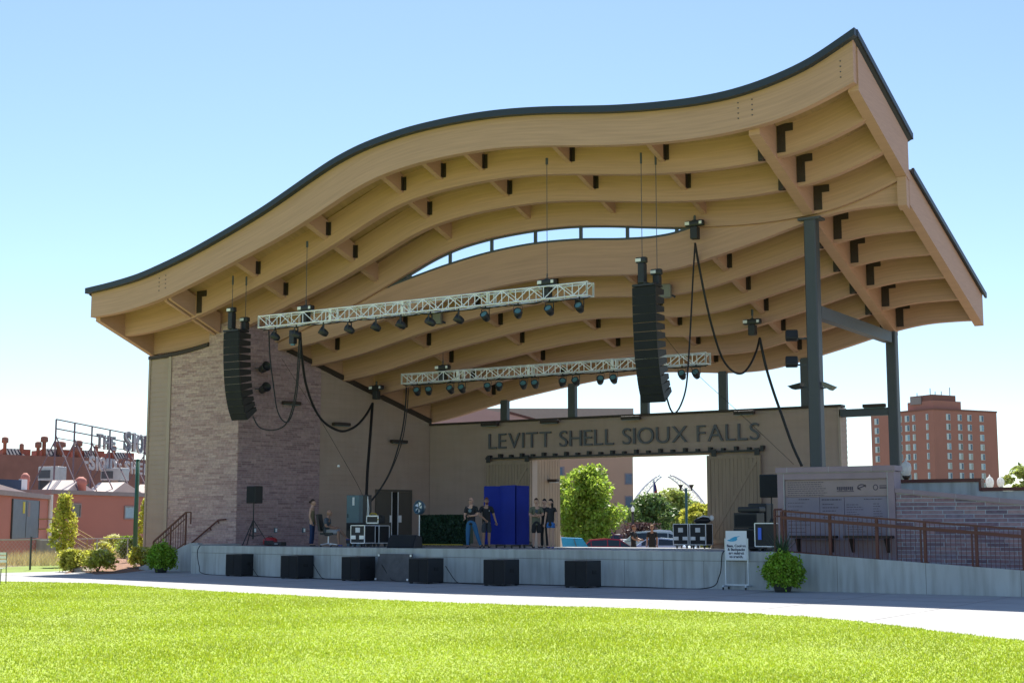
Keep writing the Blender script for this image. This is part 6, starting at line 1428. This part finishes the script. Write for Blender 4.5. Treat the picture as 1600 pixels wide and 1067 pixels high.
def car(P, rz_, kind, col, label, name='car'):
    d = PROF[kind]; W_ = d['W']; st = d['st']; cat_ = {'sedan':'car','suv':'car','pickup':'pickup truck'}[kind]
    t = thing('parked_'+('pickup' if kind == 'pickup' else 'car'), label, cat_, tuple(P), rz_, 'vehicles in the lot behind the stage')
    pm = mat('car_paint', col, .22, var=.02, coat=.6, metal=.1)
    vs = []; fs = []; K = 8
    for (x,zl,zb_,zr_) in st:
        wr = W_*(.72 if zr_-zb_ > .15 else .9)
        ring = [(x,-W_*.9,zl),(x,-W_,(zl+zb_)/2),(x,-W_*.97,zb_),(x,-wr,zr_),(x,wr,zr_),(x,W_*.97,zb_),(x,W_,(zl+zb_)/2),(x,W_*.9,zl)]; vs += ring
    for i in range(len(st)-1):
        for k in range(K): a = i*K; fs.append((a+k,a+(k+1)%K,a+K+(k+1)%K,a+K+k))
    fs += [tuple(range(K))[::-1], tuple(range((len(st)-1)*K,len(st)*K))]
    mb = MB(); mb.add(vs, fs); mb.build('body', pm, t, world=False)
    i0, i1 = d['win']
    def g(i, k): return Vector(vs[i*K+k])
    for (ka, kb) in ((2,3),(5,4)):
        for i in range(i0, i1):
            if st[i][3]-st[i][2] < .15 and st[i+1][3]-st[i+1][2] < .15: continue
            A,B,C_,D_ = g(i,ka),g(i+1,ka),g(i+1,kb),g(i,kb); q = [A.lerp(D_,.1),B.lerp(C_,.1),C_.lerp(B,.14),D_.lerp(A,.14)]; cc = sum(q,Vector())/4; q = [cc+(p-cc)*.93 for p in q]; o_ = Vector((0,.012 if ka == 5 else -.012,.004)); mb = MB(); mb.add([p+o_ for p in q]+[p-o_*.5 for p in q],[(0,1,2,3),(7,6,5,4)]); mb.build('side_window', M['cglass'], t, world=False)
    for (i, j, nm) in ((i0,i0+1,'rear_window'),(i1-1,i1,'windshield')):
        A,B,C_,D_ = g(i,3),g(i,4),g(j,4),g(j,3); q = [A,B,C_,D_]; cc = sum(q,Vector())/4; q = [cc+Vector(((p-cc).x*.9,(p-cc).y*.9,(p-cc).z*.9))+Vector((0,0,.015)) for p in q]; mb = MB(); mb.add(q+[p-Vector((0,0,.01)) for p in q],[(0,1,2,3),(7,6,5,4)]); mb.build(nm, M['cglass'], t, world=False)
    wr_ = .33 if kind == 'sedan' else .39
    for x in (-d['L']*.3,d['L']*.31):
        for s in (-1,1):
            Mx = Matrix.Translation((x,s*(W_-.1),wr_)) @ Matrix.Rotation(R(90),4,'X'); mb = MB(); mb.lathe([(wr_*.6,-.11),(wr_,-.1),(wr_,.1),(wr_*.6,.11)],18,(0,0,0),Mx); w_ = mb.build('wheel', M['tyre'], t, world=False); mb = MB(); mb.lathe([(wr_*.58,-.118),(wr_*.15,-.13),(wr_*.15,.13),(wr_*.58,.118)],12,(0,0,0),Mx); mb.build('rim', M['rim'], w_, world=False)
    for s in (-1,1):
        mb = MB(); zz = st[-2][2]-.1; mb.bev(d['L']/2-.2,d['L']/2-.02,s*W_*.68-.16,s*W_*.68+.16,zz-.08,zz+.08,.02); mb.build('headlight', M['hlamp'], t, world=False)
        mb = MB(); zz = st[0][2]+.02; mb.bev(-d['L']/2-.0,-d['L']/2+.16,s*W_*.72-.2,s*W_*.72+.17,zz-.12,zz+.08,.02); mb.build('taillight', M['tail'], t, world=False)
    return t
LOT = -.45
def lot(x, D): p = pd(x, 840, D); return (p.x,p.y,LOT)
car(lot(952,82), YAW+R(4), 'sedan', (.42,.02,.03), 'bright red car seen from the side at the stage edge, right of the blue tarp')
car(lot(1026,86), YAW+R(165), 'sedan', (.50,.58,.70), 'pale silver blue sedan with red tail lamp left of the white-edged cases')
car(lot(1000,98), YAW+R(175), 'suv', (.60,.66,.66), 'pale silver wagon with long windows behind the two crew men')
car(lot(1030,104), YAW+R(2), 'pickup', (.75,.76,.77), 'white pickup truck left of the white-edged flight cases')
car(lot(975,128), YAW+R(25), 'sedan', (.62,.66,.64), 'white compact car left of the two crew men')
car(lot(957,124), YAW+R(15), 'sedan', (.35,.06,.08), 'dark red car below the white lamp globe, left of the white compact')
car(lot(935,118), YAW+R(10), 'suv', (.03,.05,.09), 'dark blue car under the big green tree')
car(lot(918,140), YAW+R(8), 'sedan', (.5,.5,.52), 'grey car partly hidden behind the big tree trunk')
car(lot(946,165), YAW+R(2), 'suv', (.66,.30,.26), 'faded red van roof far behind the parked cars')
# blue tarp bin and white sheet
M['tarp'] = mat('bright_blue_tarp', (.01,.30,.62), .5, var=.15, scale=2)
p = pd(872,850,68); t = thing('covered_bin', 'big bin wrapped in bright blue tarp right of the standing women', 'bin', (p.x,p.y,-.3), YAW)
mb = MB(); mb.prism([(0,0),(1.6,0),(1.5,.9),(1.15,1.42),(.0,1.46)],0,1.4); mb.build('tarp_cover', M['tarp'], t, world=False)
mb = MB(); mb.tube([(0,-.02,.4),(.4,-.03,.3),(.8,-.03,.32),(1.2,-.02,.45)],.02,5); mb.tube([(.75,-.02,1.4),(.9,-.03,.9),(.85,-.02,.3)],.02,5); mb.build('tie_rope', M['cabblue'], t, world=False)
p = pd(866,852,66); t = thing('white_sheet_stand', 'bright white draped stand between the women and the blue bin', 'stand', (p.x,p.y,0), YAW)
mb = MB(); mb.prism([(-.1,.3),(.45,.3),(.2,1.9),(.08,1.95)],0,.5); mb.build('white_cover', M['white'], t, world=False); mb = MB(); mb.box(.05,.1,.2,.25,-.1,.3); mb.box(.3,.35,.2,.25,-.1,.3); mb.build('leg', M['steel'], t, world=False)
# light inside the rear door jamb
p = pv(852,751,13.6); t = thing('wall_lamp', 'small dark wall lamp on the lit wall inside the rear opening', 'lamp', (4.85,14.0,p.z)); mb = MB(); mb.bev(-.05,.4,-.12,.12,-.05,.08,.03); mb.build('lamp_housing', M['bracket'], t, world=False); mb = MB(); mb.box(.02,.38,-.1,.1,-.07,-.052); mb.build('lamp_lens', M['white'], t, world=False)
# ------------------------------------------------------------------ people
def skin_mesh(chains, name='b', sub=2):
    """chains: list of (points, radii) ; first point of each chain either new or an existing index ref ('@', idx)"""
    vs = []; es = []; rad = []; idx = {}
    for pts in chains:
        prev = None
        for it in pts:
            if isinstance(it, str): prev = idx[it]; continue
            key, p, r = it
            vs.append(p); rad.append(r if isinstance(r, tuple) else (r, r)); k = len(vs)-1; idx[key] = k
            if prev is not None: es.append((prev, k))
            prev = k
    me = bpy.data.meshes.new('tmp'); me.from_pydata(vs, es, []); ob = bpy.data.objects.new('tmp', me); COL.objects.link(ob)
    md = ob.modifiers.new('s', 'SKIN'); md.use_smooth_shade = True; md.branch_smoothing = .4
    adj = {i: [] for i in range(len(vs))}
    for a, b in es: adj[a].append(b); adj[b].append(a)
    seen = set()
    for i in range(len(vs)):
        if i in seen: continue
        me.skin_vertices[0].data[i].use_root = True; st_ = [i]
        while st_:
            q = st_.pop()
            if q in seen: continue
            seen.add(q); st_ += adj[q]
        # one root per island
    first = set(); seen = set()
    for i in range(len(vs)):
        d = me.skin_vertices[0].data[i]; d.radius = rad[i]
        if i in seen: d.use_root = False; continue
        d.use_root = True; st_ = [i]
        while st_:
            q = st_.pop()
            if q in seen: continue
            seen.add(q); st_ += adj[q]
    if sub: ss = ob.modifiers.new('u', 'SUBSURF'); ss.levels = sub; ss.render_levels = sub
    bpy.context.view_layer.update()
    out = bpy.data.meshes.new_from_object(ob.evaluated_get(bpy.context.evaluated_depsgraph_get())); v = [tuple(p.co) for p in out.vertices]; f = [tuple(p.vertices) for p in out.polygons]
    bpy.data.objects.remove(ob); bpy.data.meshes.remove(out); return v, f
SK = {'fair': (.52,.30,.21), 'tan': (.38,.21,.14)}
for k, c in SK.items(): M['skin_'+k] = mat('skin_'+k, c, .5, var=.05)
for k, c in dict(black_cloth=(.016,.016,.018), blue_jeans=(.03,.13,.27), dark_grey_cloth=(.045,.05,.062), olive_cloth=(.13,.13,.085), denim_short=(.03,.14,.42), grey_cloth=(.085,.10,.12), light_grey_short=(.30,.30,.32), navy_jeans=(.012,.03,.09), tan_top=(.16,.13,.07), brown_hair=(.05,.025,.015), black_hair=(.012,.010,.010), red_hair=(.14,.04,.02), shoe_dark=(.03,.03,.035), shoe_blue=(.08,.10,.30), cap_tan=(.32,.20,.12)).items(): M[k] = mat(k, c, .8, var=.12, scale=6)
M['eye'] = mat('eye_dark', (.02,.015,.012), .2); M['lips'] = mat('lips', (.33,.12,.10), .5)
BASE = dict(pel=(0,0,.53), wai=(0,.005,.615), che=(0,0,.715), sho=(0,.005,.795), nek=(0,-.003,.845), hd=(0,-.01,.93),
    shL=(.098,.005,.80), elL=(.125,.015,.635), wrL=(.13,-.02,.495), shR=(-.098,.005,.80), elR=(-.125,.015,.635), wrR=(-.13,-.02,.495),
    hiL=(.05,0,.515), knL=(.054,-.008,.285), anL=(.056,.012,.045), hiR=(-.05,0,.515), knR=(-.054,-.008,.285), anR=(-.056,.012,.045))
def person(P, rz_, h, label, pose=None, shirt='black_cloth', sleeve=.5, legs='shorts', legm='dark_grey_cloth', skin='fair', hair='brown_hair', hairstyle='short', shoe='shoe_dark', female=False, headturn=0.0, glasses=False, beard=False, emblem=None, cap=None):
    t = thing('person', label, 'person', tuple(P), rz_)
    J = {k: Vector(v) for k, v in BASE.items()}
    for k, v in (pose or {}).items(): J[k] = Vector(v)
    J = {k: v*h for k, v in J.items()}; w = .93 if female else 1.13; sk = M['skin_'+skin]
    if female:
        for k in ('shL','shR'): J[k].x *= .88
    def R_(*a): return tuple(q*h for q in a)
    def limb(s):
        sh, el_, wr = J['sh'+s], J['el'+s], J['wr'+s]
        d = (wr-el_).normalized(); ha = wr+d*.028*h; return sh, el_, wr, ha, d
    chains = [[('pel',J['pel'],R_(.082*w,.058)),('wai',J['wai'],R_(.070*w,.050)),('che',J['che'],R_(.082*w,.056)),('sho',J['sho'],R_(.060*w,.042)),('nek',J['nek'],.030*h),('skl',J['hd']-Vector((0,0,.03*h)),.034*h)]]
    for s in 'LR':
        sh, el_, wr, ha, d = limb(s)
        chains.append(['sho',('sh'+s,sh,.031*h*w),('el'+s,el_,.0225*h*w),('wr'+s,wr,.0155*h*w),('ha'+s,ha,R_(.021,.012))])
        hp, kn, an = J['hi'+s], J['kn'+s], J['an'+s]
        fd = Vector((0,-1,0))
        if (an-kn).normalized().z > -.5: fd = Vector((0,-.5,-.85))
        chains.append(['pel',('hi'+s,hp,.049*h*w),('kn'+s,kn,.032*h*w),('ca'+s,kn.lerp(an,.3)+Vector((0,.008*h,0)),.030*h*w),('an'+s,an,.0185*h),('to'+s,an+fd*.075*h+Vector((0,0,-.025*h)),R_(.022,.014))])
    v, f = skin_mesh(chains, sub=2)
    body = MB(); body.smooth = True; body.add(v, f)
    # fingers: four bent chains and a side thumb, rooted in the palm
    for s in 'LR':
        sh, el_, wr, ha, d = limb(s); side = d.cross(Vector((0,1,0.2))); side = side.normalized() if side.length > .1 else Vector((1,0,0)); nr = d.cross(side).normalized()
        sg = 1 if s == 'L' else -1
        for q, (o, L) in enumerate(((-.013,.040),(-.004,.046),(.005,.043),(.013,.034))):
            a = ha+side*o*h; b = a+d*L*.55*h+nr*.004*h; c = b+d*L*.45*h+nr*.016*h; body.tube([a,b,c],[.0058*h,.0052*h,.004*h],6)
        a = wr+d*.012*h-side*.014*h; b = a-side*.016*h+d*.018*h; c = b+d*.020*h; body.tube([a,b,c],[.007*h,.006*h,.0045*h],6)
    # head
    Hd = J['hd']; T = Matrix.Translation(Hd) @ Matrix.Rotation(headturn, 4, 'Z')
    def hf(q):
        x, y, z = q.x, q.y, q.z; nar = 1-.28*max(0,-z)**1.3; x *= nar; y = y*(1-.12*max(0,-z)) + (-.10*max(0,-z) if z < 0 else 0)
        if y < 0 and abs(x) < .5 and -.75 < z < .5: y -= .05
        return Vector((x,y,z))
    hb = MB(); hb.smooth = True
    hb.ell((0,0,0), (.044*h,.055*h,.067*h), 20, 16, fn=hf)
    hb.ell((0,-.058*h,-.006*h), (.0085*h,.014*h,.017*h), 8, 6)           # nose
    for s in (-1,1): hb.ell((s*.045*h,.004*h,-.004*h), (.006*h,.012*h,.018*h), 8, 6)   # ears
    hb.ell((0,-.045*h,-.052*h), (.018*h,.014*h,.014*h), 8, 6)
    body.v += [tuple(T @ Vector(p)) for p in hb.v]; b0 = len(body.v)-len(hb.v); body.f += [tuple(i+b0 for i in q) for q in hb.f]; body.m += [0]*len(hb.f); body.sm += [True]*len(hb.f)
    body.mi = 1
    for s in (-1,1): body.ell(T @ Vector((s*.0175*h,-.053*h,.010*h)), (.0065*h,.004*h,.004*h), 8, 6)
    body.mi = 2; body.ell(T @ Vector((0,-.056*h,-.030*h)), (.014*h,.004*h,.0035*h), 8, 6); body.mi = 0
    bo = body.build('body', [sk, M['eye'], M['lips']], t, world=False, fix=False)
    # clothes: same joints, slightly larger, ending at cuffs
    e = .0075*h
    def C(name, chains, m, sub=2):
        v, f = skin_mesh(chains, sub=sub); mb = MB(); mb.smooth = True; mb.add(v, f); return mb.build(name, M[m], t, world=False, fix=False)
    seat = (J['knL']-J['hiL']).normalized().z > -.6
    lo = J['pel']+Vector((0,.0,-.06*h))
    tors = [[('a0',lo-Vector((0,0,.018*h)),R_(.088*w,.066)),('a',lo,R_(.088*w,.064)),('b',J['wai'],R_(.078*w,.058)),('c',J['che'],R_(.090*w,.063)),('d',J['sho'],R_(.066*w,.048)),('e',J['nek']-Vector((0,0,.012*h)),.036*h)]]
    for s in 'LR':
        if sleeve > 0:
            sh, el_, wr, ha, d = limb(s); tors.append(['d',('s'+s,sh,.039*h*w),('x'+s,sh.lerp(el_,sleeve+.12),.034*h*w),('x0'+s,sh.lerp(el_,sleeve+.2),.034*h*w)])
    sh_ = C('shirt', tors, shirt)
    pc = [[('p',J['pel']+Vector((0,0,.06*h)),R_(.086*w,.063)),('q',J['pel']-Vector((0,0,.005*h)),R_(.088*w,.066))]]
    fr = {'shorts': 1.02, 'hotpants': .5, 'pants': 2.0}[legs]
    for s in 'LR':
        hp, kn, an = J['hi'+s], J['kn'+s], J['an'+s]
        if fr < 1.5: pc.append(['q',('h'+s,hp,.057*h*w),('k'+s,hp.lerp(kn,fr),(.047 if legs == 'shorts' else .056)*h*w)])
        else: pc.append(['q',('h'+s,hp,.056*h*w),('k'+s,kn,.040*h*w),('n'+s,an+Vector((0,0,.0*h)),.031*h)])
    C('trousers' if legs == 'pants' else 'shorts', pc, legm)
    for s in 'LR':
        an = J['an'+s]; fd = Vector((0,-1,0)); C('shoe', [[('a',an+Vector((0,.018*h,-.018*h)),R_(.024,.022)),('b',an+fd*.045*h+Vector((0,0,-.02*h)),R_(.026,.020)),('c',an+fd*.085*h+Vector((0,0,-.026*h)),R_(.023,.015))]], shoe, 1)
    # hair
    if hair:
        hb = MB(); hb.smooth = True
        def hh(q):
            q = hf(q)*1.07
            if q.z < .30 and q.y < -.05: q = q*.86      # clear the face
            if q.z < -.35: q = q*.86
            return q
        hb.ell((0,.004*h,.004*h), (.044*h,.055*h,.068*h), 20, 14, fn=hh)
        if hairstyle == 'long':
            hb.ell((0,.034*h,-.05*h), (.040*h,.026*h,.085*h), 14, 10)
            for s in (-1,1): hb.ell((s*.038*h,.006*h,-.055*h), (.014*h,.024*h,.075*h), 10, 8)
        if hairstyle == 'bun': hb.ell((0,.066*h,.010*h), (.026*h,.026*h,.026*h), 10, 8)
        hb.v = [tuple(T @ Vector(p)) for p in hb.v]; hb.build('hair', M[hair], t, world=False, fix=False)
    if cap:
        hb = MB(); hb.smooth = True; hb.ell((0,0,.022*h),(.048*h,.059*h,.055*h),16,10,fn=lambda q: Vector((q.x,q.y,max(q.z,0)))); hb.prism([(-.035*h,-.05*h),(.035*h,-.05*h),(.028*h,-.095*h),(-.028*h,-.095*h)],.020*h,.026*h,'z'); hb.v = [tuple(T @ Vector(p)) for p in hb.v]; hb.build('cap', M[cap], t, world=False, fix=False)
    if glasses:
        hb = MB()
        for s in (-1,1): hb.ell((s*.0185*h,-.058*h,.010*h),(.014*h,.006*h,.009*h),10,6)
        hb.box(-.045*h,.045*h,-.056*h,-.053*h,.010*h,.014*h); hb.v = [tuple(T @ Vector(p)) for p in hb.v]; hb.build('glasses', M['black'], t, world=False)
    if beard:
        hb = MB(); hb.smooth=True; hb.ell((0,-.030*h,-.048*h),(.032*h,.030*h,.026*h),12,8); hb.v = [tuple(T @ Vector(p)) for p in hb.v]; hb.build('beard', M[hair or 'brown_hair'], t, world=False)
    if emblem:
        hb = MB(); c = J['che']+Vector((emblem[1]*h,-.066*h,.02*h)); hb.ell(c,(emblem[2]*h,.006*h,emblem[2]*h*1.1),10,6); hb.build('shirt_print', M[emblem[0]], sh_, world=False)
    return t
def ph(x, ytop, v): return (pv(x, ytop, v).z-FLZ(v))
def pos(x, v): p = onstage(x, v); return (p.x, v, FLZ(v))
crossed = dict(elL=(.135,-.02,.66), wrL=(.0,-.085,.665), elR=(-.135,-.02,.65), wrR=(.01,-.082,.64))
E2 = YAW      # facing the camera
# woman by the stone wall (seen from the side, facing right)
person(pos(487,1.3), E2+R(80), 1.70, 'person with hair in a bun and jeans standing by the stone side wall', dict(elR=(-.115,.02,.64),wrR=(-.10,-.03,.50),elL=(.115,.02,.64),wrL=(.10,-.04,.50)), 'tan_top', 0, 'pants', 'navy_jeans', hair='brown_hair', hairstyle='bun', female=True)
# seated man facing right
P = pos(513,1.6); sitp = dict(pel=(0,.02,.29),wai=(0,.05,.37),che=(0,.05,.47),sho=(0,.03,.55),nek=(0,.015,.60),hd=(0,-.005,.685),shL=(.1,.03,.555),elL=(.125,.02,.41),wrL=(.06,-.13,.39),shR=(-.1,.03,.555),elR=(-.125,.02,.41),wrR=(-.05,-.13,.38),
    hiL=(.055,-.0,.285),knL=(.07,-.24,.32),anL=(.10,-.36,.17),hiR=(-.055,0,.285),knR=(-.07,-.235,.30),anR=(-.06,-.25,.045))
office_chair((P[0]-.0,P[1],FLZ(P[1])), E2+R(78), 'black office chair with a silver star base under the seated man')
person((P[0],P[1],FLZ(P[1])), E2+R(78), 1.76, 'person in a grey t-shirt and pale shorts seated in the office chair', sitp, 'grey_cloth', .5, 'shorts', 'light_grey_short', hair=None, shoe='shoe_blue', skin='tan')
v = 1.6; person(pos(736,v), E2+R(-12), ph(733,776,v)*.99, 'bald person in black t-shirt and bright jeans striding before the hedge', dict(elL=(.13,-.0,.65),wrL=(.0,-.085,.63),elR=(-.125,-.01,.64),wrR=(-.10,-.11,.58),hiR=(-.05,0,.515),knR=(-.065,-.005,.28),anR=(-.07,.01,.045),knL=(.11,.01,.29),anL=(.19,.03,.045)), 'black_cloth', .5, 'pants', 'blue_jeans', hair=None, glasses=True, headturn=-.2, shoe='shoe_dark', emblem=('cabblue',-.01,.035))
v = 2.6; person(pos(760,v), E2+R(10), ph(757,777,v), 'bearded person in black polo and dark shorts before the blue screen', dict(elR=(-.15,-.01,.66),wrR=(-.03,-.09,.55),elL=(.15,.0,.65),wrL=(.19,-.03,.51)), 'black_cloth', .55, 'shorts', 'dark_grey_cloth', hair='red_hair', beard=True, glasses=True, skin='tan', emblem=('alu',.045,.008))
v = 3.0; person(pos(838,v), E2+R(5), ph(836,778,v), 'person in olive t-shirt and black shorts with folded arms right of the blue screen', crossed, 'olive_cloth', .5, 'shorts', 'black_cloth', hair='brown_hair', emblem=('grey_cloth',0,.03))
v = 3.4; person(pos(851,v), E2+R(-20), ph(852,779,v), 'person in dark clothes mostly hidden behind the long-haired one', None, 'black_cloth', .5, 'pants', 'black_cloth', hair='black_hair', hairstyle='bun', female=True)
v = 2.2; person(pos(861,v), E2+R(-25), ph(861,779,v), 'long-haired person in black tank top and blue denim hot pants', dict(knL=(.045,-.008,.285),anL=(.04,.012,.045),knR=(-.045,-.008,.285),anR=(-.04,.012,.045)), 'black_cloth', .22, 'hotpants', 'denim_short', hair='black_hair', hairstyle='long', female=True, headturn=-.5, shoe='shoe_blue')
for (x, hx, D, rr, lab, hr, cp, ps) in ((990,988,64,60,'red-capped crew person in black shirt gesturing behind the stage','red_hair',None,dict(elR=(-.13,-.04,.66),wrR=(-.12,-.16,.62),elL=(.13,-.04,.66),wrL=(.10,-.16,.63))),(1019,1019,66,-10,'crew person in black shirt and tan cap behind the stage','brown_hair','cap_tan',None)):
    p = pd(x,850,D); person((p.x,p.y,-.05), E2+R(rr), 1.80, lab, ps, 'black_cloth', .5, 'pants', 'black_cloth', hair=hr, cap=cp, skin='tan')
# ------------------------------------------------------------------ lawn blades
M['blade'] = mat('grass_blade', (.35,.435,.025), .6, var=.22, scale=.3, island=.12, transl=.45)
N = 420000
k = rng.random(N); D = 14.6*(1+(44/14.6-1)*k**1.1); ang = (rng.random(N)-.5)*2*.45
fx = np.tan(ang)*D; X = CAM[0]+fx*math.cos(YAW)-D*math.sin(YAW); Y = CAM[1]+fx*math.sin(YAW)+D*math.cos(YAW)
ex = np.array([p.x for p in edge]); ey = np.array([p.y for p in edge]); o_ = np.argsort(ex); lim = np.interp(X, ex[o_], ey[o_]); keep = (Y < lim-.02+.05*np.sin(X*5)+.04*np.sin(X*13.1)); X, Y, D = X[keep], Y[keep], D[keep]; n = len(X)
h_ = (.016+.02*rng.random(n))*(1+.25*np.sin(X*.9)*np.sin(Y*.7)); a = rng.random(n)*6.283; wv = .0045+.0002*D; b = np.stack([X,Y,np.zeros(n)],1); dx = np.stack([np.cos(a),np.sin(a),0*a],1)*wv[:,None]; ln = np.stack([rng.normal(size=n)*.018,rng.normal(size=n)*.018,h_],1)
npmesh('lawn_grass', np.stack([b-dx,b+dx,b+ln],1).reshape(-1,3), 3, M['blade'], kind='stuff', label='bright mown lawn grass filling the foreground', cat='grass')
